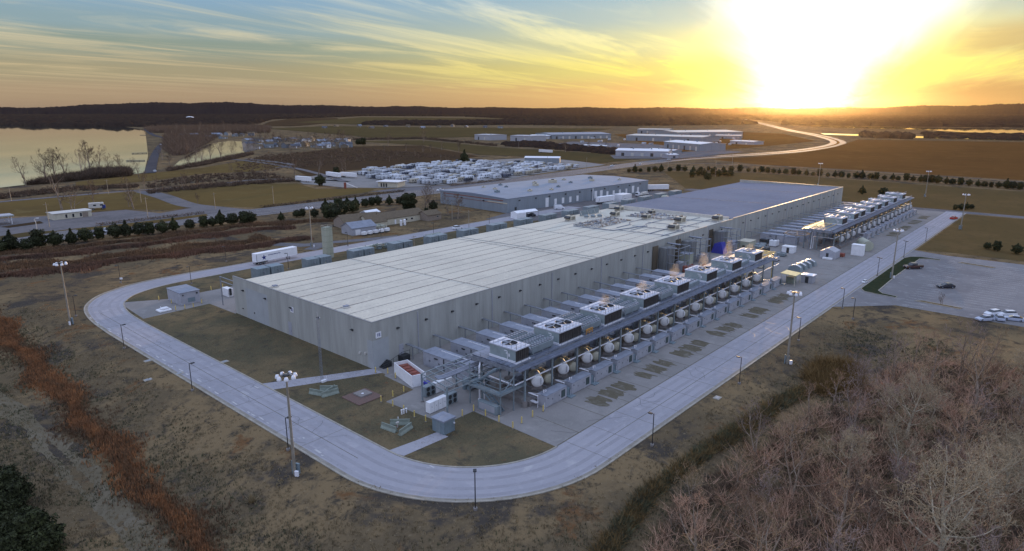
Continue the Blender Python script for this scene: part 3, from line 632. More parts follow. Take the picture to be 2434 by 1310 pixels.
def woods(name, pix, step, h, label, m='woods', world=False, seed=1):
    poly = pix if world else [tuple(P(*p)[:2]) for p in pix]
    x0, x1 = min(p[0] for p in poly), max(p[0] for p in poly); y0, y1 = min(p[1] for p in poly), max(p[1] for p in poly)
    g = random.Random(seed); vs = []; fs = []
    y = y0
    while y < y1:
        x = x0
        while x < x1:
            cx = x + g.uniform(-.5, .5) * step; cy = y + g.uniform(-.5, .5) * step
            if inpoly(cx, cy, poly):
                r = step * g.uniform(.55, .9); hh = h * g.uniform(.6, 1.15); o = len(vs); k = 5; a0 = g.random() * 6
                vs += [(cx + r * math.cos(a0 + 6.283 * i / k), cy + r * math.sin(a0 + 6.283 * i / k), -.5) for i in range(k)]
                vs += [(cx + r * .8 * math.cos(a0 + .6 + 6.283 * i / k), cy + r * .8 * math.sin(a0 + .6 + 6.283 * i / k), hh * g.uniform(.5, .8)) for i in range(k)]
                vs.append((cx, cy, hh))
                for i in range(k):
                    j = (i + 1) % k; fs += [(o + i, o + j, o + k + i), (o + j, o + k + j, o + k + i), (o + k + i, o + k + j, o + 2 * k)]
            x += step
        y += step
    o = npmesh(name, np.array(vs), np.array(fs), m); tag(o, label, 'woods', kind='stuff'); return o
woods('far_woods', [(-400, 297), (-60, 297), (345, 302), (420, 306), (600, 296), (640, 284), (640, 275), (-400, 273)], 34, 15, 'dark bare woods on the far shore of the lake')
woods('far_woods', [(640, 284), (800, 279), (860, 276), (1100, 277), (1250, 284), (1500, 285), (1770, 283), (1860, 290), (1860, 275), (640, 274)], 42, 15, 'dark belt of bare woods in front of the bluffs', seed=2)
woods('far_woods', [(870, 292), (1160, 289), (1250, 286), (1500, 288), (1760, 288), (1800, 296), (1480, 300), (1230, 297), (960, 299), (870, 297)], 26, 12, 'nearer belt of bare woods behind the far fields', seed=3)
woods('far_woods', [(1870, 298), (2100, 301), (2434, 304), (2800, 304), (2800, 276), (1870, 276)], 36, 14, 'woods beyond the flooded river in the sunset haze', seed=4)
woods('far_woods', [(2045, 327), (2160, 331), (2165, 323), (2050, 320)], 14, 9, 'bare thicket beside the thin channel', seed=5)
woods('far_woods', [(2200, 326), (2434, 332), (2600, 336), (2600, 326), (2434, 322), (2200, 318)], 18, 6, 'scrub between the two strips of water', seed=6)
woods('far_woods', [(1250, 340), (1440, 358), (1530, 362), (1460, 368), (1280, 352), (1180, 346)], 12, 6, 'dark scrub in front of the far industrial sheds', seed=7)
# ================================================================ THE DATA HALL
X0, X1, X2, Y0, Y1 = 78.4, 257.0, 405.0, 108.0, 168.0
def text_mesh(s, size, m, parent, loc, rot, name='lettering', depth=.02):
    cu = bpy.data.curves.new(name, 'FONT'); cu.body = s; cu.size = size; cu.extrude = depth; cu.align_x = 'CENTER'; cu.align_y = 'CENTER'; cu.offset = .012 * size
    t = bpy.data.objects.new('tmp', cu); COL.objects.link(t)
    dg = bpy.context.evaluated_depsgraph_get(); me = bpy.data.meshes.new_from_object(t.evaluated_get(dg))
    bpy.data.objects.remove(t); me.materials.clear(); me.materials.append(M[m])
    o = bpy.data.objects.new(name, me); COL.objects.link(o); o.parent = parent; o.location = loc; o.rotation_euler = rot; return o
M['seam'] = mat('roof seam', (.30, .25, .22), .8, scale=.8, var=.35)
M['seam2'] = mat('faint roof seam', (.42, .38, .34), .8, scale=.8, var=.3)
def roofz(y): return 9.85 - (y - Y0) * .021
def roofmat(name, cols, line):
    m = groundmat(name, cols, [.04, .5, 3.0], [(.42, .62), (.5, .75), (.5, .8)], rough=.5, bump=.05)
    nt = m.node_tree; N = nt.nodes; L = nt.links; b = N['Principled BSDF']; src = b.inputs['Base Color'].links[0].from_socket
    tc = N.new('ShaderNodeTexCoord'); sx = N.new('ShaderNodeSeparateXYZ'); L.new(tc.outputs['Object'], sx.inputs[0])
    def m_(op, a, bb, c=None):
        n = N.new('ShaderNodeMath'); n.operation = op
        for i, v in enumerate((a, bb, c)):
            if v is None: continue
            if hasattr(v, 'is_linked'): L.new(v, n.inputs[i])
            else: n.inputs[i].default_value = v
        return n.outputs[0]
    # seams of the membrane every 3.05 m and rows of fasteners along them
    fy = m_('ABSOLUTE', m_('SUBTRACT', m_('FRACT', m_('DIVIDE', sx.outputs[1], 3.05), None), .5), None)
    fx = m_('FRACT', m_('DIVIDE', sx.outputs[0], 1.2), None)
    nz = N.new('ShaderNodeTexNoise'); nz.inputs['Scale'].default_value = .35; L.new(tc.outputs['Object'], nz.inputs['Vector'])
    mk = m_('MULTIPLY', m_('GREATER_THAN', fy, .46), m_('MULTIPLY', m_('LESS_THAN', fx, .55), m_('MULTIPLY', nz.outputs[0], .85)))
    mx = N.new('ShaderNodeMix'); mx.data_type = 'RGBA'; L.new(mk, mx.inputs[0]); L.new(src, mx.inputs[6]); mx.inputs[7].default_value = (*line, 1)
    L.new(mx.outputs[2], b.inputs['Base Color']); return m
M['roofw'] = roofmat('white membrane roof', [(.58, .55, .46), (.51, .485, .41), (.64, .61, .51), (.47, .44, .385)], (.30, .27, .25))
M['roofb'] = roofmat('blue grey membrane roof', [(.215, .225, .265), (.19, .20, .24), (.25, .25, .29), (.17, .17, .22)], (.15, .15, .19))
def hall(name, xa, xb, ztop, rm, label, extra):
    t = thing(name, label, 'data hall', (xa, Y0, 0))
    w = xb - xa; D = Y1 - Y0
    mb = MB()
    mb.box(0, w, 0, .3, 0, ztop)                        # south wall
    if extra: mb.box(0, .3, .3, D, 0, ztop)             # west gable
    else: mb.box(w - .3, w, .3, D, 0, ztop)
    dz = D * .021 + .55
    mb.box(.3 if extra else 0, w if extra else w - .3, D - .3, D, 0, ztop - dz)
    mb.build('wall', 'wall', t)
    mb = MB(); z0 = ztop - .35; z1 = z0 - (D - .3) * .021
    a, b = (.3, w) if extra else (0, w - .3)
    mb.add([(a, .3, z0), (b, .3, z0), (b, D + .1, z1), (a, D + .1, z1)], [(0, 1, 2, 3)])
    mb.build('roof', rm, t)
    mb = MB(); mb.box(0, w, -.06, .36, ztop, ztop + .07)
    if extra: mb.box(-.06, .36, .37, D, ztop, ztop + .072)
    else: mb.box(w - .36, w + .06, .37, D, ztop, ztop + .072)
    mb.build('parapet_cap', 'trim', t)
    # raised seam ridges along the roof and across it
    rz = lambda y: z0 - (y - .3) * .021
    for yy in (4.2, 10.1, 15.8, 21.2, 26.4, 31.6, 36.8, 41.6, 46.4, 52.4):
        if not extra: continue
        mb = MB(); mb.box(.6, w - 34 if yy < 40 else w - 40, yy - (.11 if yy in (15.8, 31.6, 46.4) else .05), yy + (.11 if yy in (15.8, 31.6, 46.4) else .05), rz(yy) - .05, rz(yy) + .07); mb.build('roof_seam', 'seam' if yy in (15.8, 31.6, 46.4) else 'seam2', t)
    xs_ = (37.3, 81.3, 84.2, 112) if extra else (55, 110)
    for i, xx in enumerate(xs_):
        s = .13 if i == 2 or not extra else .05
        MB().prof([(.4, rz(.4) - .05), (D, rz(D) - .05), (D, rz(D) + .09), (.4, rz(.4) + .09)], 'x', xx - s, xx + s).build('roof_seam', 'trim' if i == 2 else 'seam', t)
    # vertical joints
    for x in np.arange(8, w, 8): MB().box(x - .03, x + .03, -.012, 0, 0, ztop - .05).build('wall_joint', 'joint', t)
    if extra:
        for y in np.arange(7.5, D, 7.5): MB().box(-.012, 0, y - .03, y + .03, 0, ztop - .05).build('wall_joint', 'joint', t)
    for k_, x in enumerate(np.arange(12.3, w, 24)): MB().box(x, x + .16, -.18, 0, .2, ztop - .4).build('downpipe', 'lgrey', t)
    # wall lamps
    lm = MB(); lm.prof([(0, 0), (-.55, -.05), (-.55, -.16), (-.2, -.42), (0, -.42)], 'x', -.28, .28)
    l0 = lm.build('wall_lamp', 'dark', t)
    k = 0
    for x in (np.arange(6.7 + (0 if extra else 3), w - 3, 8.05)):
        o = l0 if k == 0 else l0.copy()
        if k: COL.objects.link(o); o.parent = t
        o.location = (x, 0, 7.65); k += 1
    if extra:
        for y in (6.8, 19.7, 31.4, 43.3, 54.7): o = l0.copy(); COL.objects.link(o); o.parent = t; o.location = (0, y, 7.4); o.rotation_euler.z = R(-90)
    return t
H1 = hall('data_hall', X0, X1, 10.2, 'roofw', 'huge pale concrete data hall with a white roof, nearer of two joined halls', True)
H2 = hall('data_hall', X1, X2, 10.5, 'roofb', 'far half of the long concrete hall, with the blue grey roof', False)
# west gable: pale panel, doors, small boxes ; sign plates with the hall's number
MB().box(-.01, 0, 42.5, 53.5, 0, 8.2).build('pale_panel', 'walls', H1)
d = MB().box(-.05, 0, 31.8, 33.3, .1, 3.4).build('door', 'lgrey', H1)
MB().box(-.09, -.05, 32, 32.1, 1.1, 1.3).build('handle', 'dark', d)
MB().box(0, 4.2, -.014, 0, 0, 6.2).build('pale_panel', 'walls', H1)
MB().box(-.012, 0, 0, 1.8, 0, 6.2).build('pale_panel', 'walls', H1)
d = MB().box(6.9, 8.1, -.06, 0, 1.3, 3.6).build('door', 'lgrey', H1)
MB().box(7.9, 8.0, -.1, -.06, 2.3, 2.5).build('handle', 'dark', d)
s = MB().box(.9, 2.3, -.08, 0, 6.55, 7.85).build('sign_plate', 'white', H1)
text_mesh('1E', .95, 'navy', s, (1.6, -.1, 7.2), (R(90), 0, 0))
s = MB().box(-.08, 0, 30.4, 31.8, 6.1, 7.4).build('sign_plate', 'white', H1)
text_mesh('1E', .95, 'navy', s, (-.1, 31.1, 6.75), (R(90), 0, R(-90)))
for y, z in ((4.2, 2.4), (2.2, 2.8)): MB().box(-.35, 0, y, y + .5, z, z + .4).build('wall_box', 'offw', H1)
for y in (49.5, 55.5): MB().box(-.2, 0, y, y + .2, 2.0, 2.3).build('wall_box', 'dark', H1)
st = MB()
for i in range(6): st.box(84.2 - X0 - 4.2 + i * .35 - .2, 84.2 - X0 - 4.2 + i * .35 + .2, -1.6, -.02, 0, .2 + i * .2)
st.box(6.5, 8.6, -1.6, -.02, 0, 1.3)
st.box(4.1, 6.5, -1.6, -.02, -.05, .02); st.build('entrance_steps', 'dark', H1)
st = MB()
for x in (1.9, 4, 6.3, 8.5): st.bar((x, -1.6, 0), (x, -1.6, 1.0 + max(0, min(1.3, (x - 1.6) * .32))), .06)
st.bar((1.9, -1.6, 1.05), (6.3, -1.6, 2.35), .06); st.bar((6.3, -1.6, 2.35), (8.6, -1.6, 2.35), .06)
st.build('handrail', 'dark', H1)
# low parapet wall between the halls' roofs
MB().box(0, .35, 2, 59.4, 9.0, 10.75).build('fire_wall', 'offw', H2)
# ---------------- roof plant
def rtu(loc, label, s=1.0, rz=0, hood=True):
    t = thing('rooftop_unit', label, 'rooftop unit', loc, rz, 'air handling units on the white roof')
    MB().box(-1.5 * s, 1.5 * s, -1.3 * s, 1.3 * s, -.3, .25).build('curb', 'offw', t)
    MB().bb(-1.4 * s, 1.4 * s, -1.2 * s, 1.2 * s, .25, 1.7 * s, .06).build('casing', 'cream', t)
    MB().prof([(-1.4 * s, 1.65 * s), (-2.3 * s, 1.2 * s), (-2.3 * s, .8 * s), (-1.4 * s, .7 * s)], 'y', -1.0 * s, 1.0 * s).build('intake_hood', 'dark', t)
    m = MB()
    for i in range(5): m.box(-1.0 * s, 1.0 * s, -1.2 * s - .05, -1.2 * s, .5 + i * .2 * s, .6 + i * .2 * s)
    m.build('louvre', 'dark', t)
    MB().cyl((.5 * s, 0, 1.7 * s), (.5 * s, 0, 1.95 * s), .55 * s, n=12).build('fan_shroud', 'dark', t)
    return t
RT = [(216.5, 159.4, 'on the north edge of the white roof', 1.2), (252.0, 158.7, 'at the far north corner of the white roof', 1.2), (237.3, 151.3, 'behind the three round fans', 1.15), (252.5, 142.5, 'before the low wall between the roofs', .9),
      (238.0, 136.7, 'between the two pipe clusters', 1.1), (237.4, 121.3, 'standing alone beyond the pipe clusters', 1.3), (250.0, 111.6, 'nearest the south parapet at the roof step', 1.25), (220.2, 114.8, 'nearest the camera by the south parapet', 1.2)]
for x, y, w, s in RT: rtu((x, y, roofz(y) + .25), 'cream rooftop air unit ' + w, s)
for (x, y, w) in ((82.4, 153.6, 'by the west parapet, farther left'), (82.6, 122.9, 'by the west parapet, nearer the corner')):
    t = thing('roof_vent', 'low square roof vent ' + w, 'roof vent', (x, y, roofz(y)))
    MB().bb(-.8, .8, -.7, .7, -.1, .35, .05).build('base', 'offw', t); MB().bb(-.6, .6, -.5, .5, .35, .6, .05).build('cap', 'genroof', t)
for i, (dx, dy) in enumerate(((0, 0), (2.6, -1.6), (5.2, -3.2))):
    t = thing('roof_fan', ['round roof fan nearest the north edge, left of three', 'middle of the three round roof fans', 'right of the three round roof fans'][i], 'roof fan', (226.5 + dx, 158.5 + dy, roofz(157)), 0, 'round roof fans')
    MB().cyl((0, 0, 0), (0, 0, .5), 1.1, .9, n=16).build('base', 'offw', t)
    MB().rev([(1.0, .5), (1.15, .8), (1.0, 1.25), (.4, 1.45), (0.01, 1.5)], n=16).build('hood', 'bluegrey', t)
sc_ = thing('roof_screen', 'grey screen wall standing at the north edge of the white roof', 'screen wall', (235, 163.5, 8.8))
MB().box(-6, 8, 0, .2, 0, 2.2).build('screen', 'bluegrey', sc_); m = MB()
for x in (-6, -1, 4, 7.8): m.bar((x, -1.2, 0), (x, 0, 2.0), .12)
m.build('brace', 'offw', sc_)
M['duct'] = mat('weathered duct', (.19, .195, .195), .7, scale=.7, var=.2, streak=True); M['recess'] = mat('dark brown recess', (.12, .095, .065), .9, scale=.6, var=.3, streak=True)
def pipecluster(x, y, nx, ny, label, ms=('redr', 'offw', 'galv')):
    t = thing('roof_pipework', label, 'pipework', (x, y, roofz(y)))
    g = random.Random(int(x)); parts = [MB(), MB(), MB()]
    for i in range(nx):
        for j in range(ny):
            p = parts[g.randrange(3)]; a, b = i * 1.3, -j * 1.5
            k = g.random()
            if k < .4: p.cyl((a, b, .3), (a + 1.1, b, .3), .28, n=8)
            elif k < .7: p.cyl((a, b, 0), (a, b, g.uniform(.5, 1.1)), .3, n=8)
            else: p.bb(a - .4, a + .5, b - .5, b + .5, 0, g.uniform(.4, .9), .04)
    for j in range(ny + 1): parts[2].cyl((-.8, -j * 1.5 + .7, .15), (nx * 1.3 + .5, -j * 1.5 + .7, .15), .13, n=6)
    for i in range(0, nx + 1, 3): parts[1].bar((i * 1.3 - .4, 1.4, .5), (i * 1.3 - .4, -ny * 1.5, .5), .14)
    for p, n_, m_ in zip(parts, ('valves', 'fittings', 'pipes'), ms):
        if p.v: p.build(n_, m_, t)
    return t
pipecluster(209, 151, 18, 8, 'brown and silver pipework cluster on the middle of the white roof', ('brickwall', 'offw', 'galv'))
pipecluster(241, 147, 11, 14, 'brown and silver pipework cluster beside the low wall between the roofs', ('brickwall', 'offw', 'genroof'))
m = MB()
for y in (112, 118, 127, 134.5): m.path([(205 + (y - 110) * .3, y, roofz(y) + .2), (222, y, roofz(y) + .2), (226, y + 3, roofz(y) + .2), (254, y + 3, roofz(y) + .2)], .13)
for x in (208, 219.5, 231, 246): m.path([(x, 110, roofz(110) + .2), (x, 132, roofz(132) + .2)], .11)
m.path([(206, 150, roofz(150) + .2), (206, 132, roofz(132) + .2), (222, 128, roofz(128) + .2)], .18)
tag(m.build('roof_pipes', 'genroof'), 'thin pipes running between the rooftop units', 'pipes')
for i, (x, y) in enumerate(((229.5, 110.6), (230.6, 110.4), (242.5, 110.8))):
    t = MB().cyl((0, 0, 0), (0, 0, 2.0), .09, n=6).build('roof_stack', 'offw', loc=(x, y, roofz(y))); tag(t, ['thin pale stack on the roof edge, left of a pair', 'thin pale stack on the roof edge, right of a pair', 'lone thin stack on the roof edge nearest the roof step'][i], 'vent pipe', 'thin stacks on the roof edge')

# ================================================================ EQUIPMENT YARD
def enclosure():
    t = thing('switchgear_enclosure', 'x', 'electrical enclosure', (0, 0, 0), 0, 'grey enclosures in a row along the south wall of the hall')
    MB().bb(0, 3.5, 4.6, 14, .15, 3.05, .05).box(.15, 3.3, -.6, 4.6, .15, 2.8).box(0, 3.5, -.6, 14, 0, .15).build('housing', 'lgrey', t)
    MB().box(-.08, 3.58, 4.5, 14.08, 3.05, 3.16).box(.07, 3.38, -.68, 4.5, 2.8, 2.92).build('top', 'genroof', t)
    for y in (5.0, 7.9, 10.8):
        d = MB().box(-.04, 0, y, y + 1.05, .35, 2.6).box(-.04, 0, y + 1.12, y + 2.2, .35, 2.6).build('door', 'lgrey', t)
        MB().box(-.09, -.04, y + .9, y + 1.0, 1.3, 1.6).box(-.09, -.04, y + 1.2, y + 1.3, 1.3, 1.6).build('handle', 'dark', d)
    MB().box(-.25, 0, 9.4, 10.3, 2.3, 2.55).box(-.05, 0, 7.4, 7.7, .2, 2.9).build('lamp_bracket', 'dark', t)
    m = MB(); m.bb(.5, 2.2, .4, 3.4, 2.92, 3.2, .05).bb(3.5, 4.6, .6, 5.8, .2, 2.2, .05); m.build('side_box', 'genroof', t)
    m = MB(); m.box(2.5, 2.58, 3.0, 11, 3.16, 3.28); m.build('white_rail', 'white', t)
    m = MB(); m.bar((.5, 13.9, 3.1), (.5, 20.0, 3.2), .7, .14)
    m.bar((.5, 18, 0), (.5, 18, 3.1), .12); m.build('cable_tray', 'galv', t)
    return t
E0 = enclosure(); encs = [86.9 + 8 * k for k in range(13)] + [271.5 + 8.1 * k for k in range(16)]
for k, x in enumerate(encs):
    lb = ('grey doored enclosure between the hall and the steel deck, %s from the near end' % nth(k)) if k < 13 else ('grey doored enclosure beyond the work area, %s of the far row from its near end' % nth(k - 13))
    if k == 0: E0['label'] = 'grey doored enclosure nearest the corner of the hall, first of its row'; E0.location = (x, 88, 0.03)
    else: dup(E0, (x, 88, .03), 0, lb)
# steel decks on columns
def deck(xa, xb, label, colx, name='steel_deck'):
    t = thing(name, label, 'steel platform', (xa, 73.2, 0)); w = xb - xa; D = 10.4
    m = MB(); m.box(0, w, 0, D, 8.1, 8.25); m.build('deck_plate', 'blue', t)
    m = MB()
    for y in (.0, 1.2, 2.4, 3.6): m.box(0, w, y + .1, y + .22, 8.25, 8.34)
    m.build('deck_rails', 'galv', t)
    m = MB(); m.box(0, w, -1.35, -.3, 7.78, 7.86).box(0, w, -1.42, -1.36, 7.55, 7.86)
    for y in (-.5, -.8, -1.1): m.cyl((0, y, 7.98), (w, y, 7.98), .07, n=6)
    m.build('front_walkway', 'blue', t)
    m = MB(); m.box(0, w, -.25, -.02, 7.35, 8.0).box(0, w, D + .02, D + .25, 7.35, 8.0).box(-.25, -.02, -.25, D + .25, 7.35, 8.0).box(w + .02, w + .25, -.25, D + .25, 7.35, 8.0)
    for x in np.arange(4, w, 8): m.box(x, x + .2, 0, D, 7.5, 8.08)
    m.build('edge_beams', 'galv', t)
    c0 = None; n = 0
    for x in colx:
        for y, b in ((-.9, 1), (D - .3, 0), (D / 2, 0)):
            m = MB(); m.box(x - .15, x + .15, y - .15, y + .15, 1.2 if b else .3, 7.35 if not b else 7.35)
            if b: m.box(x - .12, x + .12, y, .0, 7.1, 7.34)
            o = m.build('column', 'bluegrey' , t)
            MB().cyl((x, y, 0), (x, y, 1.25 if b else .4), .5 if b else .35, n=12).build('footing', 'slab', o)
            n += 1
            if n > 95: break
    m = MB()
    for i in range(len(colx) - 1):
        if i % 3 == 1:
            a, b = colx[i], colx[i + 1]; m.bar((a, D / 2, .6), (b, D / 2, 7.2), .14); m.bar((a, D / 2, 7.2), (b, D / 2, .6), .14)
    m.build('brace', 'bluegrey', t)
    m = MB()
    for x in np.arange(0, w + .1, 2.0): m.bar((x, -.18, 8.0), (x, -.18, 9.15), .045)
    for z in (8.6, 9.12): m.bar((0, -.18, z), (w, -.18, z), .045)
    for y in np.arange(0, D + .1, 2.0): m.bar((-.18, y, 8.0), (-.18, y, 9.15), .045)
    for z in (8.6, 9.12): m.bar((-.18, -.18, z), (-.18, D, z), .045)
    m.build('railing', 'galv', t)
    return t
DK1 = deck(83.2, 207.0, 'long blue grey steel deck on columns carrying the nearer row of cooling towers', [2.2 + 8 * k for k in range(16)])
DK2 = deck(265.5, 402.0, 'long steel deck on columns carrying the farther row of cooling towers', [2.2 + 8 * k for k in range(17)])
def ctower(w, nf):
    t = thing('cooling_tower', 'x', 'cooling tower', (0, 0, 0)); D = 6.6; H = 2.35
    MB().bb(0, w, .25, D, .12, H, .03).build('casing', 'tower', t)
    m = MB()
    for k in range(int(w / .6)): m.box(.12 + k * .6, .62 + k * .6, .12, .25, .15, H - .12)
    m.build('fill_panel', 'fill', t)
    MB().box(-.1, w + .12, -.35, .2, -.12, .12).box(-.14, .0, .2, D, -.1, .35).build('basin_lip', 'lamp', t)
    MB().bb(-.12, w + .15, -.05, D + .1, H, H + .28, .05).build('top_plate', 'towertop', t)
    cx = [w / 2] if nf == 1 else [w * .27, w * .74]
    for c in cx:
        r = min(1.7, w * .245 if nf > 1 else 1.5)
        s = MB().rev([(r + .16, H + .26), (r + .12, H + .42), (r + .04, H + .46), (r, H + .42), (r, H + .3)], (c, D * .5, 0), n=22).build('fan_shroud', 'towertop', t)
        MB().cyl((c, D * .5, H + .29), (c, D * .5, H + .31), r - .005, n=22).build('fan_opening', 'black', s)
        m = MB(); m.cyl((c, D * .5, H + .31), (c, D * .5, H + .55), .24, n=8)
        for k in range(5):
            a = k * 1.2566 + .3; ca, sa = math.cos(a), math.sin(a); rr = r - .12
            m.add([(c + ca * .2 - sa * .1, D * .5 + sa * .2 + ca * .1, H + .42), (c + ca * rr - sa * .32, D * .5 + sa * rr + ca * .32, H + .36), (c + ca * rr + sa * .12, D * .5 + sa * rr - ca * .12, H + .52), (c + ca * .2 + sa * .1, D * .5 + sa * .2 - ca * .1, H + .5)], [(0, 1, 2, 3)])
        m.build('fan', 'galv', s)
    m = MB()
    for k in range(9): m.cb(.5 + k * (w - 1) / 8, .5, H + .36, .22, .22, .18); m.cb(.5 + k * (w - 1) / 8, D - .6, H + .36, .3, .3, .2)
    m.cyl((.3, .9, H + .4), (w - .3, .9, H + .4), .08, n=6); m.cyl((.3, D - .9, H + .4), (w - .3, D - .9, H + .4), .12, n=6)
    m.build('top_pipes', 'lamp', t)
    m = MB()
    for k in range(int(w) + 1): m.bar((k * w / int(w), -.02, H + .28), (k * w / int(w), -.02, H + 1.3), .04)
    m.bar((0, -.02, H + 1.3), (w, -.02, H + 1.3), .04); m.bar((-.08, 0, H + 1.3), (-.08, D, H + 1.3), .04)
    for k in range(7): m.bar((-.08, k * D / 6, H + .28), (-.08, k * D / 6, H + 1.3), .04)
    m.build('railing', 'galv', t)
    m = MB(); m.box(-.05, 0, 1.6, 1.9, .9, 1.5).box(-.05, 0, 2.3, 2.5, 1.3, 1.6).box(-.05, 0, 2.2, 2.9, 1.8, 1.95).cyl((-.2, 2.0, .4), (-.2, 2.0, 1.9), .06, n=6)
    m.build('side_fittings', 'lamp', t)
    return t
TW = [(84.7, 3.7, 1), (97.6, 7.3, 2), (113.4, 7.1, 2), (129.4, 6.8, 2), (145.5, 6.5, 2), (161.8, 6.4, 2), (178.0, 6.2, 2), (194.2, 5.8, 2)]
W2 = ['with a single fan at the near end of the deck'] + ['%s along the nearer deck, with two fans' % nth(i) for i in range(1, 8)]
for i, (x, w, nf) in enumerate(TW):
    t = ctower(w, nf); t.location = (x, 73.75, 8.37); t['label'] = 'grey green cooling tower ' + W2[i]; t['group'] = 'cooling towers on the nearer steel deck'
FT = ctower(6.2, 2); FX = [282.0, 298.5, 309, 324, 336.5, 349, 366, 384.5]
for i, x in enumerate(FX):
    lb = 'cooling tower on the farther deck, %s from its near end' % nth(i)
    o = FT if i == 0 else dup(FT, (0, 0, 0)); o.location = (x, 73.75, 8.37); o['label'] = lb; o['group'] = 'cooling towers on the farther steel deck'
for i, x in enumerate([290.5, 305.5, 317, 331, 344, 358, 376, 391]):
    o = dup(FT, (x, 78.2, 8.37), 0, 'cooling tower standing farther back on the farther deck, %s from its near end' % nth(i), sc=(.62, .8, .82)); o['group'] = 'set-back towers on the farther steel deck'
# chillers : rows of finned bundles between the towers
def bundle():
    t = thing('chiller', 'x', 'chiller', (0, 0, 0), 0, 'chillers between the cooling towers')
    MB().bb(.5, 6.9, -.7, .7, .45, 1.75, .06).build('body', 'bluegrey', t)
    m = MB()
    for k in range(8):
        for j in (-.34, .34): m.cyl((.95 + k * .78, j, 1.7), (.95 + k * .78, j, 2.02), .31, .26, n=8)
    m.build('fan_cowls', 'galv', t)
    MB().cyl((.1, 0, 1.15), (.55, 0, 1.15), .62, n=14).build('end_cap', 'galv', t)
    m = MB()
    for x in (1.0, 3.7, 6.4): m.box(x - .1, x + .1, -.6, .6, 0, .45)
    m.build('stand', 'bluegrey', t); return t
B0 = bundle(); used = False
gaps = [(89.0, 1.0), (105.4, 1.0), (121.0, 1.0), (137.0, .98), (285, .7), (300, .7)]
for gi, (x, s) in enumerate(gaps):
    for j, y in enumerate((74.7, 76.6, 79.0, 81.2)):
        lb = 'finned chiller on the %s deck, %s gap from its end, %s row back' % ('nearer' if gi < 4 else 'farther', nth(gi if gi < 4 else gi - 4), nth(j))
        if not used: B0.location = (x, y, 8.3); B0['label'] = lb; used = True
        else: dup(B0, (x, y, 8.3), 0, lb, sc=(s, 1, 1))
def fanrack():
    t = thing('condenser', 'x', 'condenser', (0, 0, 0), 0, 'low condensers with round fans between the towers')
    MB().bb(0, 6.2, 0, 5.6, 0, 1.15, .05).build('body', 'bluegrey', t)
    for i in range(4):
        for j in range(3):
            s = MB().rev([(.62, 1.14), (.66, 1.34), (.58, 1.34)], (.85 + i * 1.5, 1.0 + j * 1.75, 0), n=12).build('fan_ring', 'towertop', t)
            MB().cyl((.85 + i * 1.5, 1.0 + j * 1.75, 1.15), (.85 + i * 1.5, 1.0 + j * 1.75, 1.18), .57, n=12).build('fan_opening', 'black', s)
    return t
F0 = fanrack()
for i, x in enumerate([137.2, 153.0, 169.2, 185.3]):
    lb = 'low condenser with twelve round fans, %s along the nearer deck' % nth(i)
    if i == 0: F0.location = (152.9, 74.6, 8.3); F0['label'] = 'low condenser with round fans between the fifth and sixth cooling towers'
    elif i > 1: dup(F0, (x, 74.6, 8.3), 0, 'low condenser with round fans between the %s and %s cooling towers' % (nth(i + 3), nth(i + 4)))
# orange barrier on the deck, blue covers, timber ends
t = MB(); 
for x in (0, 1.1, 2.2): t.bar((x, 0, 0), (x, 0, 1.1), .12)
for z in (.45, .8, 1.1): t.bar((0, 0, z), (2.2, 0, z), .14)
tag(t.build('barrier_rail', 'orange', loc=(106.2, 73.55, 8.3)), 'orange safety rail standing on the deck edge beside the second tower', 'barrier')
t = MB().bb(0, 2.6, 0, 1.6, 0, .5, .2).build('tarpaulin', 'bluel', loc=(203.4, 74.3, 8.3)); tag(t, 'light blue tarp bundle at the far end of the nearer deck', 'tarp')
m = MB()
for k in range(6): m.bar((200.8, 74.0 + k * 1.7, 8.75), (210.5, 74.0 + k * 1.7, 8.75), .18)
for k in range(9): m.bar((201 + k * 1.15, 73.6, 8.95), (201 + k * 1.15, 83.2, 8.95), .11)
for x in (202, 209.5): 
    for y in (74, 82.6): m.bar((x, y, .1), (x, y, 8.7), .26)
tag(m.build('formwork_frame', 'yellow'), 'open frame of yellow steel joists at the far end of the nearer deck', 'steel frame')
m = MB()
for k in range(5): m.bar((266, 75.5 + k * 1.9, 8.75), (281, 75.5 + k * 1.9, 8.75), .16)
for k in range(9): m.bar((266.5 + k * 1.75, 77, 8.92), (266.5 + k * 1.75, 83.4, 8.92), .10)
tag(m.build('formwork_frame', 'yellow'), 'open frame of yellow joists at the near end of the farther deck', 'steel frame')
# white pipe along each deck front
def frontpipe(xa, xb, label, col):
    t = thing('header_pipe', label, 'pipe', (xa, 72.9, 0))
    MB().path([(0, 0, 4.85), (xb - xa, 0, 4.85)], .14, 8).path([(0, 0, 4.85), (.2, 6.6, 4.9), (-.4, 7.2, 4.9), (-.4, 7.2, .2)], .14, 8).build('pipe_run', col, t)
    MB().path([(-1.1, 7.7, .2), (-1.1, 7.7, 6.6), (.6, 9.0, 7.2)], .17, 8).cyl((-1.1, 7.7, .1), (-1.1, 7.7, .35), .35, n=10).build('riser', col, t)
    m = MB()
    for x in np.arange(2.2, xb - xa, 8): m.bar((x, -.0, 4.7), (x, .0, 4.0), .1); m.bar((x, -.1, 4.68), (x, -.55, 4.68), .1)
    m.build('pipe_brackets', 'galv', t)
frontpipe(83.2, 212.0, 'long pale pipe along the front of the nearer deck', 'lamp')
frontpipe(269.0, 403.0, 'long pale pipe along the front of the farther deck', 'lamp')
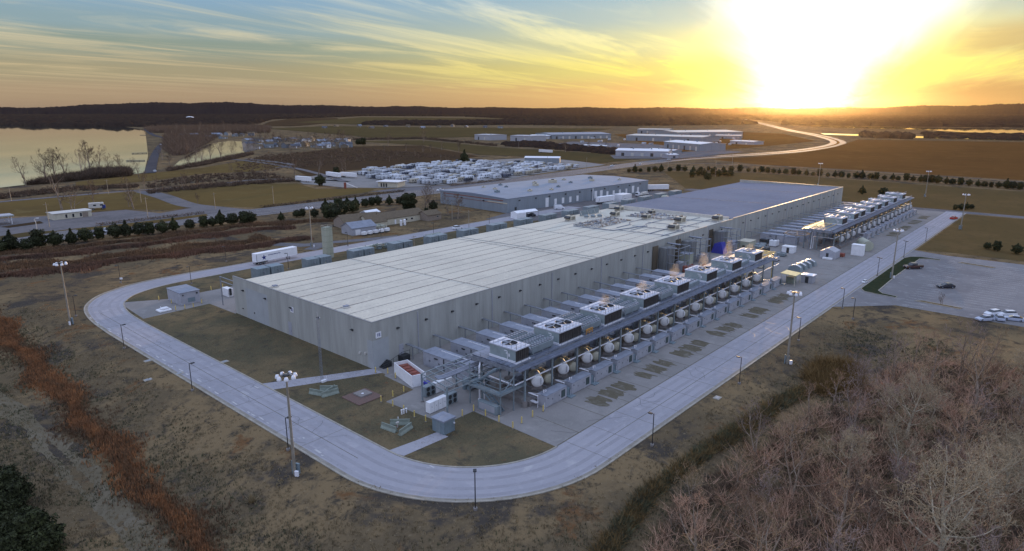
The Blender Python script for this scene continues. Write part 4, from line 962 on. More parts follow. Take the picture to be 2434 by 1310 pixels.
# tanks under the decks
M['tankb'] = mat('buff tank insulation', (.30, .27, .19), .7, scale=1, var=.12)
def htank(r, col, L_, manhole=True):
    t = thing('storage_tank', 'x', 'storage tank', (0, 0, 0))
    MB().rev([(r, .1), (r, L_ - .05), (r * .8, L_ + .1), (.02, L_ + .25)], axis='y', n=24).build('shell', 'tanky' if col == 'tank' else 'tankb', t)
    MB().rev([(.02, -.2), (r * .55, -.17), (r * .9, -.07), (r * 1.01, .06), (r * 1.01, .28)], axis='y', n=24).build('end_cap', col, t)
    m = MB(); 
    for y in (.7, L_ - .9): m.prof([(-r * .9, -r - .75), (r * .9, -r - .75), (r * .8, -r * .5), (-r * .8, -r * .5)], 'y', y, y + .3)
    m.build('saddle', 'slab', t)
    MB().cyl((0, 1.2, r - .1), (0, 1.2, r + .3), .35, n=10).cyl((r * .5, -.32, -r * .4), (r * .5, -.32, r * .7), .05, n=6).build('fittings', 'galv', t); return t
TA = htank(1.15, 'tank', 3.4); TB = htank(1.0, 'tanky', 4.0); ks = list(range(14)) + list(range(30, 46))
for n_, k in enumerate(ks):
    nr = k < 20; x = 89.3 + 8 * k if nr else 278.5 + 8 * (k - 30); i = k if nr else k - 30
    la = 'white round-ended tank under the %s deck, %s from the near end' % ('nearer' if nr else 'farther', nth(i)); lb_ = 'cream tank set back between white tanks under the %s deck, %s from the near end' % ('nearer' if nr else 'farther', nth(i))
    a = TA if n_ == 0 else dup(TA, (0, 0, 0)); b = TB if n_ == 0 else dup(TB, (0, 0, 0))
    a.location = (x, 72.5, 3.8 if nr else 3.4); a.rotation_euler.z = R(-40); b.rotation_euler.z = R(-24); a['label'] = la; a['group'] = 'white tanks under the steel decks'
    b.location = (x + 4.6, 73.4, 2.6); b['label'] = lb_; b['group'] = 'cream tanks set back under the steel decks'
# plinths under high tanks, as one slab wall each
for xa, xb, w in ((86, 203, 'nearer'), (275, 400, 'farther')):
    m = MB(); m.box(xa, xb, 71.6, 79.5, .0, 1.0); tag(m.build('tank_plinth', 'slab'), 'long raised concrete plinth under the %s row of tanks' % w, 'plinth')
    m = MB(); m.box(xa, xb, 79.6, 82.6, .0, 1.0)
    g = random.Random(5)
    t = thing('pump_row', 'row of pumps and pipes in the shade under the %s deck' % w, 'pumps', (0, 0, 0))
    pa, pb, pc = MB(), MB(), MB()
    for x in np.arange(xa + 1, xb - 2, 2.6):
        k_ = g.random() < .5; MB().bb(x, x + 1.5, 79.9, 81.2, 0, g.uniform(1.2, 2.6), .08).build('motor_housing' if k_ else 'pump_housing', 'genroof' if k_ else 'slab', t); pc.cyl((x + .5, 71.2, 1.3), (x + .5, 79.2, 1.3 + g.random()), .09, n=6)
    pc.build('pipes', 'galv', t)
    pd = MB()
    for z in (5.6, 6.2, 6.7): pd.cyl((xa - 2, 77 + z * .3, z), (xb, 77 + z * .3, z), .18, n=8)
    pd.build('overhead_pipes', 'genroof', t)
# generators
def genset():
    t = thing('generator_enclosure', 'x', 'generator', (0, 0, 0), 0, 'grey generator containers standing in a row along the yard')
    MB().bb(0, 6.3, 0, 2.0, .12, 2.3, .04).box(.1, 6.2, .1, 1.9, 0, .12).build('housing', 'lgrey', t)
    MB().prof([(-.06, 2.3), (2.06, 2.3), (2.06, 2.38), (1.0, 2.45), (-.06, 2.38)], 'x', -.06, 6.36).build('top', 'genroof', t)
    l = MB(); l.box(4.6, 5.75, -.03, 0, .5, 1.95); l.build('louvre', 'dgreen', t)
    l = MB()
    for k in range(2): l.box(.3 + k * 2.0, 2.1 + k * 2.0, -.025, 0, .3, 2.1)
    d = l.build('side_doors', 'lgrey', t); MB().box(1.9, 2.0, -.06, -.025, 1.1, 1.4).box(3.9, 4.0, -.06, -.025, 1.1, 1.4).box(.45, .6, -.12, -.025, 1.75, 1.9).build('handles', 'dark', d)
    MB().cyl((.8, 1.2, 2.4), (.8, 1.2, 3.0), .12, n=8).cyl((1.4, 1.2, 2.4), (1.4, 1.2, 2.85), .1, n=8).build('exhaust', 'lamp', t)
    m = MB(); m.bar((-.5, -.1, 0), (-.5, -.1, 1.3), .06); m.bar((-.9, 1.2, 0), (-.9, 1.2, 2.6), .08); m.bar((-.9, 1.2, 2.4), (-.9, 3.4, 2.4), .3, .1); m.bar((-.2, 1.2, 2.5), (-.9, 3.2, 2.5), .06); m.box(-1.1, -.4, 1.4, 2.9, .9, 1.0)
    m.build('fuel_pipes', 'lamp', t)
    MB().box(6.45, 8.0, -.9, .6, 0, .18).build('step_pad', 'shedb', t)
    MB().box(6.5, 7.6, .3, 1.9, 0, 1.5).build('fuel_box', 'shedb', t)
    return t
G0 = genset()
gx = [87.6 + 7.93 * k for k in range(15)] + [303.5 + 8.0 * k for k in range(12)]
for k, x in enumerate(gx):
    lb = 'grey generator container at the near end of the yard row' if k == 0 else ('grey generator container with a dark louvre, %s from the near end of the yard' % nth(k)) if k < 15 else ('grey generator container of the far row, %s from its near end' % nth(k - 15))
    o = G0 if k == 0 else dup(G0, (0, 0, 0)); o.location = (x, 69.1, .03); o['label'] = lb
# steam over the warm towers
sm = bpy.data.materials.new('steam'); sm.use_nodes = True; N = sm.node_tree.nodes; N.remove(N['Principled BSDF'])
pv = N.new('ShaderNodeVolumePrincipled'); pv.inputs['Color'].default_value = (1, .93, .86, 1); pv.inputs['Density'].default_value = .075; pv.inputs['Anisotropy'].default_value = .55
sm.node_tree.links.new(pv.outputs[0], N['Material Output'].inputs['Volume']); M['steam'] = sm
def steam(x, y, z, h, r, label, seed):
    g = random.Random(seed); m = MB(); n = 11; rows = []
    for i in range(6):
        t = i / 5; rr = r * (.5 + .75 * math.sin(min(1, t * 1.1 + .12) * 2.6)) * (1 - .25 * t); rows.append((t * h, rr, g.uniform(-.3, .3) * t + t * .5, g.uniform(-.2, .2)))
    vs = []
    for zz, rr, ox, oy in rows:
        for k in range(n): a = 6.283 * k / n; q = rr * g.uniform(.7, 1.2); vs.append((ox + q * math.cos(a), oy + q * math.sin(a), zz + g.uniform(-.12, .12)))
    fs = [(i * n + k, i * n + (k + 1) % n, (i + 1) * n + (k + 1) % n, (i + 1) * n + k) for i in range(5) for k in range(n)]
    fs += [tuple(range(n - 1, -1, -1)), tuple(range(5 * n, 6 * n))]
    o = m.add(vs, fs, True).build('steam_plume', 'steam', loc=(x, y, z)); o['kind'] = 'stuff'; tag(o, label, 'steam')
for i, (x, w, h) in enumerate([(113.4, 7, 2.2), (129.4, 7, 2.4), (145.5, 6, 3.6), (161.8, 6, 4.0), (178, 6, 5.0), (194.2, 6, 1.6)]):
    steam(x + w * .65, 77.2, 8.37 + 3.0, h, 1.25, 'thin sunlit steam rising from the %s cooling tower' % nth(i + 2), 20 + i)
# ================================================================ THINGS AROUND THE SITE
# --- near end of the yard
t = thing('pipe_rack', 'open steel pipe rack standing over the white cabinets at the near end of the yard', 'pipe rack', (0, 0, 0))
LEG = [(73.5, 80.2), (74.6, 88.2), (82.4, 80.2), (83.6, 88.4)]
for x, y in LEG:
    o = MB().box(x - .12, x + .12, y - .12, y + .12, .2, 5.6).build('leg', 'bluegrey', t); MB().cyl((x, y, 0), (x, y, .3), .3, n=10).build('footing', 'slab', o)
m = MB()
for z in (5.6, 4.6):
    for a, b in ((0, 1), (0, 2), (1, 3), (2, 3)): m.bar((*LEG[a], z), (*LEG[b], z), .16)
for k in range(1, 5): q = k / 5; m.bar((73.5 + 8.9 * q, 80.2, 5.6), (74.6 + 9 * q, 88.3, 5.6), .12)
m.bar((82.4, 80.2, 5.6), (92, 80.4, 5.7), .16); m.bar((83.6, 88.4, 5.6), (92, 88.6, 5.6), .16); m.build('beams', 'bluegrey', t)
m = MB()
for k, r in ((0, .2), (.55, .16), (1.1, .2)): m.path([(74.4 + k * .3, 83.6 + k, 5.9), (75.6, 82.9 + k, 5.95), (92, 82.9 + k, 6.0)], r, 8)
m.path([(80, 90.5, 4.6), (84, 87.2, 5.2), (89, 86.8, 5.6), (92, 86.8, 5.8)], .17, 8); m.build('pipes', 'genroof', t)
t = thing('pump_skid', 'tangle of blue grey pipes and pumps under the near end of the deck', 'pump skid', (86, 84.5, 0))
m = MB(); g = random.Random(4)
for i in range(9): m.cyl((g.uniform(-2.6, 3), g.uniform(-1.6, 2.6), 0), (g.uniform(-2.6, 3), g.uniform(-1.6, 2.6), g.uniform(1, 4.3)), .13, n=7)
for z in (1.2, 2.4, 3.4, 4.2): m.path([(-3, -1.2 + z * .3, z), (3, -1.2 + z * .3, z), (3, 2.6, z)], .14, 7)
m.build('pipes', 'galv', t)
m = MB()
for i in range(4): m.cyl((-2.4 + i * 1.6, .6, .6), (-1.4 + i * 1.6, .6, .6), .42, n=10); m.cyl((-2 + i * 1.6, 1.9, 0), (-2 + i * 1.6, 1.9, 2.2), .5, n=12)
m.build('pumps', 'shedb', t); m = MB()
for i in range(5): m.cyl((-2.4 + i * 1.2, .6, 1.4), (-2.4 + i * 1.2, .6, 1.5), .35, n=10); m.cyl((-2.4 + i * 1.2, -.9, 3.6), (-2.4 + i * 1.2, -.9, 3.7), .3, n=10)
m.build('valve_wheels', 'dark', t)
def cabinet(x, y, fans_first, label):
    t = thing('cooling_cabinet', label, 'cabinet', (x, y, .03), 0, 'white cabinets with dark coil units')
    a = 2.6 if fans_first else 0; b = 0 if fans_first else 4.4
    MB().bb(a, a + 4.3, 0, 1.1, .05, 2.1, .03).build('cabinet', 'white', t)
    m = MB(); 
    for k in range(1, 4): m.box(a + k * 1.05, a + k * 1.05 + .02, -.012, 0, .15, 2.0)
    for k in range(4): m.box(a + .5 + k * 1.05, a + .58 + k * 1.05, -.03, 0, 1.1, 1.25)
    m.build('panel_joints', 'dark', t)
    MB().bb(b, b + 2.5, .05, 1.3, .05, 2.05, .03).build('coil_unit', 'bluegrey', t)
    m = MB(); 
    for i in range(2):
        for j in range(2): m.cyl((b + .65 + i * 1.2, .06, .6 + j * .95), (b + .65 + i * 1.2, -.03, .6 + j * .95), .4, n=12)
    m.build('coil_fans', 'dark', t)
cabinet(72.0, 83.2, False, 'white cabinet with its coil unit on the right, nearest the small grey shed')
cabinet(76.1, 88.9, True, 'white cabinet with its coil unit on the left, under the pipe rack')
t = thing('open_container', 'white container with a rusty red open top beside the pipe rack', 'container', (77.6, 94.5, .03), R(75))
m = MB(); m.box(0, 8.6, 0, .12, 0, 2.35).box(0, 8.6, -2.9, -2.78, 0, 2.35).box(0, .12, -2.78, 0, 0, 2.35).box(8.48, 8.6, -2.78, 0, 0, 2.35); m.build('shell', 'white', t)
m = MB(); m.box(.12, 8.48, -2.78, 0, 1.55, 1.7)
for k in range(5): m.bb(.7 + k * 1.5, 1.8 + k * 1.5, -2.2, -.6, 1.7, 2.02, .05)
m.build('load', 'redr', t)
m = MB(); m.box(-.03, 8.63, -.02, .16, 2.35, 2.42).box(-.03, 8.63, -2.95, -2.76, 2.35, 2.42).box(-.03, .16, -2.76, -.02, 2.35, 2.42).box(8.44, 8.63, -2.76, -.02, 2.35, 2.42); m.build('rim', 'white', t)
t = MB().bb(0, 1.1, 0, 1.3, 0, .95, .25).build('tarpaulin', 'bluet', loc=(79.6, 92.6, .03)); tag(t, 'small deep blue tarp bundle at the corner of the red topped container', 'tarp')
t = thing('utility_shed', 'small blue grey shed at the end of the short path', 'shed', (68.2, 75.4, .02))
MB().box(0, 2.5, 0, 2.9, 0, 2.35).build('walls', 'shedb', t); MB().prof([(-.2, 2.35), (3.1, 2.35), (3.1, 2.5), (-.2, 2.62)], 'x', -.2, 2.7).build('roof', 'genroof', t)
m = MB()
for k in range(5): m.box(.3 + k * .45, .34 + k * .45, -.02, 0, .1, 2.3)
m.build('siding_ribs', 'bluegrey', t); MB().box(-.03, 0, .9, 1.9, 0, 2.1).build('door', 'bluegrey', t); MB().cb(2.3, -.1, 1.5, .22, .2, .22).build('lamp', 'lamp', t)
# equipment block and stairs under the deck's near end
t = thing('steel_stair', 'dark steel stair climbing to the near end of the deck', 'stairs', (0, 0, 0))
m = MB()
for i in range(14): m.box(80.4, 81.4, 73.9 + i * .42, 74.2 + i * .42, .25 + i * .3, .3 + i * .3)
m.build('treads', 'shedb', t); m = MB()
for x in (80.35, 81.45): m.bar((x, 73.8, .2), (x, 79.8, 4.5), .08, .28); m.bar((x, 73.8, 1.2), (x, 79.8, 5.5), .05)
for i in range(11): m.box(80.4, 81.4, 79.6 - i * .42, 79.9 - i * .42, 4.6 + i * .34, 4.65 + i * .34)
m.bar((81.45, 79.8, 4.5), (81.45, 75, 8.2), .08, .28); m.bar((80.35, 79.8, 4.5), (80.35, 75, 8.2), .08, .28); m.box(79.6, 83, 79.6, 81.2, 4.4, 4.5); m.build('stringers', 'shedb', t)
m = MB()
for x, y in ((80, 73.4), (80, 81), (83.0, 72.9)): m.bar((x, y, 0), (x, y, 8.1), .18)
m.build('posts', 'bluegrey', t); m = MB(); m.box(78.6, 83, 73, 79, 0.03, .1); m.build('landing_slab', 'slab', t)
t = thing('mid_platform', 'blue grey steel landing halfway up the near end of the deck', 'steel platform', (0, 0, 0))
m = MB(); m.box(79.6, 86.5, 73.0, 73.9, 4.2, 4.3).box(79.6, 80.3, 73.9, 82.4, 4.2, 4.3); m.build('floor', 'shedb', t)
m = MB(); m.box(79.5, 86.5, 72.85, 73.0, 3.9, 4.32).box(79.4, 79.55, 72.85, 83, 3.9, 4.32); m.bar((79.5, 72.9, 3.9), (84, 72.9, 7.3), .14); m.bar((84, 72.9, 4.3), (79.8, 72.9, 7.3), .14)
for z in (4.8, 5.3, 6.3): m.bar((79.5, 72.9, z), (83.2, 72.9, z), .07); m.bar((79.5, 72.9, z), (79.5, 82.5, z), .07)
m.build('rails', 'bluegrey', t)
t = thing('equipment_block', 'plain grey equipment block on the slab beside the steel stair', 'cabinet', (79.2, 73.7, .1)); MB().bb(0, 1.0, 0, 4.6, 0, 1.7, .04).build('housing', 'bluegrey', t); MB().box(-.02, 0, .4, 4.2, .3, 1.5).build('door', 'lgrey', t)
# bollards
def bollard():
    t = thing('bollard', 'x', 'bollard', (0, 0, 0)); MB().cyl((0, 0, .1), (0, 0, 1.25), .11, n=10).rev([(.11, 1.25), (.07, 1.33), (.01, 1.35)], n=10).build('post', 'yellow', t); MB().cyl((0, 0, 0), (0, 0, .14), .2, n=8).build('base', 'slab', t); return t
BOL = bollard(); first = True
BP = [((968, 907), 0), ((940, 900), 0), ((922, 889), 0), ((906, 956), 1), ((934, 944), 1), ((960, 933), 1), ((934, 967), 2), ((960, 979), 2), ((985, 992), 2), ((1012, 1003), 2), ((1071, 1004), 3), ((1099, 990), 3), ((1126, 978), 3), ((1154, 990), 4), ((1186, 1004), 4), ((1219, 1019), 4), ((1240, 1007), 5), ((1266, 992), 5), ((1291, 979), 5),
      ((893, 887), 6), ((378, 714), 7), ((408, 722), 7), ((418, 738), 7), ((440, 735), 7), ((460, 731), 7), ((480, 722), 7), ((502, 690), 8), ((530, 685), 8)]
BL = {0: 'yellow bollard along the grass edge by the red topped container', 1: 'yellow bollard at the grass corner by the yard mouth', 2: 'yellow bollard on the yard edge before the white cabinets', 3: 'yellow bollard right of the small grey shed', 4: 'yellow bollard along the grass edge below the steel stair', 5: 'yellow bollard before the first generator container', 6: 'yellow bollard at the corner of the hall', 7: 'yellow bollard around the pale north-west shed', 8: 'yellow bollard behind the north-west shed'}
cnt = {}
for (q, gi) in BP:
    p = P(*q); cnt[gi] = cnt.get(gi, 0) + 1; n = sum(1 for b in BP if b[1] == gi)
    lb = BL[gi] + (', %s of %d' % (nth(cnt[gi] - 1), n) if n > 1 else '')
    if first: BOL.location = p; BOL['label'] = lb; BOL['group'] = 'yellow bollards'; first = False
    else: dup(BOL, p, 0, lb)
for i, (px, py) in enumerate(((955, 985), (960, 983), (966, 981))):
    p = P(px, py); t = MB().cyl((0, 0, 0), (0, 0, .8), .14, n=10).cyl((0, 0, .8), (0, 0, .88), .19, n=10).build('vent_pipe', 'white', loc=p); tag(t, ['short white vent pipe, left of three by the grass edge', 'short white vent pipe, middle of three by the grass edge', 'short white vent pipe, right of three by the grass edge'][i], 'vent pipe', 'short white vent pipes')
# precast barriers
def barrier(p, rz, label, L_=3.4):
    m = MB(); m.prof([(-.4, 0), (.4, 0), (.34, .18), (.12, .5), (.09, 1.0), (-.09, 1.0), (-.12, .5), (-.34, .18)], 'x', -L_ / 2, L_ / 2)
    t = m.build('concrete_barrier', 'concb', loc=p, rz=rz); tag(t, label, 'barrier', 'precast concrete barriers on the grass')
A1 = math.radians
for (px, py), rz, lb in [((754, 938), -70, 'small concrete barrier end-on, left of the far barrier group'), ((782, 928), -47, 'concrete barrier at the back of the group near the paver pad'), ((785, 939), -10, 'concrete barrier lying across the front of the far group'), ((784, 934), 22, 'concrete barrier angled behind the front one of the far group'),
                        ((951, 1009), -46, 'concrete barrier at the back of the near group'), ((925, 1022), -82, 'concrete barrier on the left of the near group'), ((964, 1026), 14, 'concrete barrier on the right of the near group')]:
    p = P(px, py); barrier((p.x, p.y, .02), R(rz), lb)
t = thing('valve_post', 'small rusty valve post inside the near barrier group', 'valve', P(945, 1016)); MB().cyl((0, 0, 0), (0, 0, 1.1), .1, n=8).cyl((-.3, 0, .9), (.3, 0, .9), .16, n=8).build('body', 'offw', t); MB().cyl((0, 0, .5), (-.7, -.2, 0), .05, n=6).build('stay', 'redr', t)
t = thing('marker_post', 'little white post on the grass behind the near barriers', 'post', P(947, 1000)); MB().cyl((0, 0, 0), (0, .05, .7), .09, n=8).build('post', 'white', t); MB().cyl((0, 0, 0), (0, 0, .08), .2, n=8).build('base', 'slab', t)
t = thing('paved_pad', 'square of red pavers with a grey slab in the middle', 'paving', (68.4, 98.3, .03), 0)
MB().bb(-2.8, 2.8, -2.8, 2.8, -.05, .18, .1).build('pavers', 'brick', t); s = MB().box(-.7, 1.9, -.6, 2.0, .18, .45).build('slab', 'slab', t); MB().cyl((.3, .3, .5), (.3, .3, .58), .25, n=10).build('manhole', 'lamp', s)
# lattice mast in front of the gable
t = thing('lattice_mast', 'slender triangular lattice mast in front of the hall gable', 'mast', (67.6, 110.6, 0)); m = MB(); Hh = 13.4
cr = [(.28 * math.cos(a), .28 * math.sin(a)) for a in (0, 2.094, 4.189)]
for i in range(3): m.cyl((*cr[i], 0), (cr[i][0] * .8, cr[i][1] * .8, Hh), .035, n=5)
for k in range(22):
    z = k * Hh / 22
    for i in range(3): j = (i + 1) % 3; m.cyl((*cr[i], z), (*cr[j], z + Hh / 22), .018, n=4, cap=False)
m.build('lattice', 'galv', t); MB().cyl((0, 0, Hh), (0, 0, Hh + 1.2), .02, n=5).cyl((-.5, 0, Hh - .2), (.5, 0, Hh - .2), .025, n=5).cyl((.5, 0, Hh - .25), (.5, 0, Hh), .08, n=6).build('sensors', 'lamp', t); MB().bb(-.5, .5, -.9, -.3, 0, .5, .04).cyl((.8, -.4, 0), (.8, -.4, .9), .07, n=6).build('base_box', 'lamp', t)
# --- north west corner
t = thing('equipment_shed', 'pale blue grey flat roofed shed at the north-west corner of the hall', 'shed', (71.5, 186.0, .03))
MB().box(0, 5.4, 0, 8.6, 0, 3.4).build('walls', 'lgrey', t); MB().box(-.15, 5.55, -.15, 8.75, 3.4, 3.55).build('roof', 'genroof', t)
MB().box(2.0, 4.0, -.05, 0, .5, 1.7).build('louvre', 'shedb', t); MB().box(.6, .9, -.2, 0, 2.6, 2.9).box(4.4, 4.8, -.3, 0, 2.6, 3.0).build('lamps', 'dark', t); MB().box(-.04, 0, 1.0, 2.1, 0, 2.2).build('door', 'lgrey', t)
t = thing('covered_pump', 'low white sheeted equipment beside the pale shed', 'equipment', (66.3, 184.4, .03)); MB().bb(-1.6, 1.6, -1.4, 1.4, 0, .5, .12).build('base', 'white', t); MB().bb(-.9, 1.2, -.8, .8, .5, .95, .2).build('cover', 'white', t); MB().cyl((-.6, .4, .9), (-.6, .4, 1.3), .08, n=6).build('pipe', 'lamp', t)
t = thing('white_cabinet', 'upright white cabinet behind the end of the gable', 'cabinet', (84.2, 184.2, .03)); MB().bb(0, 1.5, 0, 3.6, 0, 2.4, .04).build('cabinet', 'white', t); MB().box(.3, .8, -.6, -.02, .6, 2.6).build('pipe_box', 'dark', t)
m = MB()
for z in (7.0, 8.2): m.bar((79.5, 168.2, z), (79.5, 178, z), .18); 
m.bar((79.5, 177.8, 0), (79.5, 177.8, 8.2), .2); tag(m.build('pipe_bridge', 'galv'), 'pair of pipes on a post reaching north from the gable end', 'pipes')
# units along the north side
def nunit():
    t = thing('chiller_unit', 'x', 'chiller', (0, 0, 0), 0, 'blue grey units in pairs along the north side of the hall')
    MB().bb(0, 4.4, 0, 4.2, .25, 3.5, .04).build('casing', 'bluegrey', t)
    m = MB(); m.box(.3, 4.1, .3, 3.9, 3.42, 3.505); m.build('top_grille', 'shedb', t)
    m = MB(); m.box(-.1, 4.5, -.1, 4.3, 0, .25); m.build('plinth', 'slab', t)
    m = MB()
    for k in range(1, 4): m.box(k * 1.1 - .02, k * 1.1 + .02, -.015, 0, .3, 3.4)
    m.build('panel_joints', 'dark', t)
    m = MB(); m.path([(2, 0, 2.4), (2, -1.2, 2.4), (2, -1.2, .1)], .12); m.build('pipe', 'galv', t); return t
NU = nunit(); nux = []
for k in range(16): nux += [99.9 + 18.35 * k, 104.8 + 18.35 * k]
for k, x in enumerate(nux):
    lb = 'blue grey unit north of the hall, %s of the %s pair from the west' % ('left' if k % 2 == 0 else 'right', nth(k // 2))
    if k == 0: NU.location = (x, 196.6, .02); NU['label'] = lb
    else: dup(NU, (x, 196.6, .02), 0, lb)
t = thing('tank_tower', 'tall pale green twin storage tower north of the hall', 'tower', (132.6, 207.2, .02))
MB().prof([(0, 0), (2.8, 0), (2.8, 11.2), (0, 11.2)], 'x', 0, 1.4).build('silo', 'grtank', t); MB().prof([(0, 0), (2.8, 0), (2.8, 11.2), (0, 11.2)], 'x', 1.46, 2.8).build('silo', 'grtank', t)
m = MB(); 
for k in range(5): m.box(-.04, 2.84, -.04, 2.84, 2.2 * k + 1.6, 2.2 * k + 1.68)
m.box(-.06, 2.86, -.06, 2.86, 11.2, 11.35); m.build('bands', 'concb', t)
m = MB(); m.path([(0, 0, 12), (2.8, 0, 12), (2.8, 2.8, 12), (0, 2.8, 12), (0, 0, 12)], .04, 4)
for x in (0, 2.8):
    for y in (0, 2.8): m.cyl((x, y, 11.3), (x, y, 12), .04, n=4)
m.build('railing', 'cream', t)
t = thing('pump_skid', 'low frame of pipes and pumps north of the hall beside the green tower', 'pump skid', (143, 205, .02)); m = MB(); g = random.Random(8)
for i in range(16): m.cyl((g.uniform(0, 24), g.uniform(0, 5), 0), (g.uniform(0, 24), g.uniform(0, 5), g.uniform(.6, 2.6)), .16, n=6)
for z in (.9, 1.7): m.path([(0, 1 + z, z), (24, 1 + z, z)], .14)
m.build('pipes', 'concb', t); m = MB()
for i in range(6): m.bb(i * 4, i * 4 + 1.6, 1, 2.8, 0, 1.4, .1)
m.build('pumps', 'bluegrey', t); MB().box(1, 17, 5.0, 6.0, .7, 1.3).build('header', 'offw', t)
t = MB().cyl((0, 0, .9), (8, 0, .9), .9, n=16).build('gas_tank', 'concb', loc=(182, 209, .02)); tag(t, 'long pale horizontal gas tank beside the north road', 'tank')
# --- light poles
def streetlamp(h, double=False):
    t = thing('street_lamp', 'x', 'street lamp', (0, 0, 0)); MB().cyl((0, 0, 0), (0, 0, .35), .3, n=12).build('base', 'slab', t)
    MB().cyl((0, 0, .3), (0, 0, h), .085, .07, n=8).bar((0, 0, h - .1), (0, .45, h - .1), .07).build('pole', 'bpole', t)
    m = MB().bb(-.24, .24, .3, 1.0, h - .2, h - .02, .04)
    if double: m.bb(-.24, .24, -1.0, -.3, h - .2, h - .02, .04).bar((0, -.5, h - .1), (0, 0, h - .1), .07)
    m.build('head', 'bpole', t); return t
SL = streetlamp(5.7); SL2 = streetlamp(6.2, True)
LP = [((298, 828), -90, 'nearest the pale north-west shed on the ring road'), ((455, 930), -90, 'on the outer kerb left of the drain covers'), ((682, 1072), -90, 'standing just left of the near floodlight mast'), ((1130, 1212), -45, 'at the bend nearest the camera'),
      ((1550, 1060), 0, 'on the kerb left of the bare trees'), ((1757, 913), 0, 'on the kerb beside the brush line'), ((1898, 810), 0, 'just right of the right-hand floodlight mast'), ((2002, 733), 0, 'at the near side of the parking entrance'), ((2027, 759), 0, 'on the lawn corner beside the parking entrance'),
      ((455, 675), 90, 'inside the north-west bend on the grass'), ((287, 672), 90, 'outside the north-west bend, by a sign'), ((181, 752), -90, 'right beside the left floodlight mast'), ((538, 622), 90, 'outside the north road left of the trailer'), ((686, 640), 90, 'in front of the white trailer'),
      ((2200, 574), 0, 'on the kerb past the parking lot'), ((827, 585), 90, 'by the farm driveway'), ((1031, 560), 90, 'left of the white car on the north road'), ((1163, 540), 90, 'at the corner of the truck court'), ((906, 565), 90, 'before the farm house lawn')]
for i, (q, rz, w) in enumerate(LP):
    p = G(*q); lb = 'dark street lamp ' + w; r = R(rz)
    if q[0] in (682, 455) and q[1] > 900 or q[0] == 298: p.x = 48.3
    if i == 0: SL.location = p; SL.rotation_euler.z = r; SL['label'] = lb; SL['group'] = 'dark street lamps along the ring road'
    else: dup(SL, p, r, lb)
for i, (q, w) in enumerate([((2085, 656), 'nearer'), ((2148, 612), 'farther')]):
    lb = 'double headed lamp on the long grass island, the %s of two' % w
    if i == 0: SL2.location = P(*q); SL2['label'] = lb; SL2.rotation_euler.z = R(-35); SL2['group'] = 'double lamps on the grass island'
    else: dup(SL2, P(*q), R(-35), lb)
def mast(h):
    t = thing('floodlight_mast', 'x', 'floodlight mast', (0, 0, 0)); MB().cyl((0, 0, 0), (0, 0, h), .26, .13, n=10).build('pole', 'pole', t)
    m = MB(); m.cyl((0, 0, h - .3), (0, 0, h - .1), .5, n=10)
    for k in range(7): a = k * .8976 + .2; m.bar((0, 0, h - .2), (1.15 * math.cos(a), 1.15 * math.sin(a), h - .2), .08)
    m.build('ring', 'dark', t)
    for k in range(7):
        a = k * .8976 + .2; x, y = 1.25 * math.cos(a), 1.25 * math.sin(a)
        MB().rev([(.05, h - .1), (.22, h - .15), (.33, h - .45), (.34, h - .62)], (x, y, 0), n=12).cyl((x, y, h - .62), (x, y, h - .58), .33, n=12).build('floodlight', 'lamp', t)
    MB().bb(-.5, -.15, -.9, -.3, 0, .9, .04).build('cabinet', 'lamp', t); MB().bb(.25, .6, -.6, .1, 0, 1.7, .04).cyl((.2, .5, 0), (.2, .5, 2.1), .12, n=6).build('control_box', 'shedb', t); return t
MS = mast(16.2)
for i, (q, w) in enumerate([((168, 771), 'at the far left beyond the ring road'), ((701, 1128), 'nearest the camera, left of centre'), ((1871, 865), 'at the right beside the brush line'), ((2119, 662), 'on the long grass island'), ((742, 588), 'behind the tall green tower'), ((2157, 505), 'behind the far end of the farther deck'), ((1943, 445), 'behind the far corner of the blue roof'), ((2283, 545), 'on the field past the red car')]):
    p = G(*q) if i < 3 else P(*q); lb = 'tall floodlight mast ' + w
    if i == 5: p = Vector((480, 80, 0))
    if i == 6: p = Vector((500, 150, 0))
    if i == 0: MS.location = p; MS['label'] = lb; MS['group'] = 'tall floodlight masts around the site'
    else: dup(MS, p, i * .4, lb)
# drain covers, signs
for i, (q, lb) in enumerate([((352, 858), 'small drain cover in the grass left of the ring road'), ((426, 888), 'square drain cover touching the outer kerb'), ((534, 860), 'drain grate on the inner kerb of the ring road'), ((1705, 946), 'small white drain cover in the grass before the brush'), ((352, 903), 'pale stone lying in the ditch grass')]):
    p = G(*q); t = thing('drain_cover', lb, 'drain cover', p); MB().bb(-.8, .8, -.6, .6, -.05, .1, .02).build('frame', 'kerb', t); MB().box(-.5, .5, -.35, .35, .1, .13).build('grate', 'galv', t)
t = thing('road_sign', 'small sign on a post outside the north-west bend', 'sign', P(290, 676)); MB().cyl((0, 0, 0), (0, 0, 2.2), .04, n=6).build('post', 'galv', t); MB().box(-.4, .4, -.03, 0, 1.6, 2.2).build('plate', 'white', t); t.rotation_euler.z = R(-40)
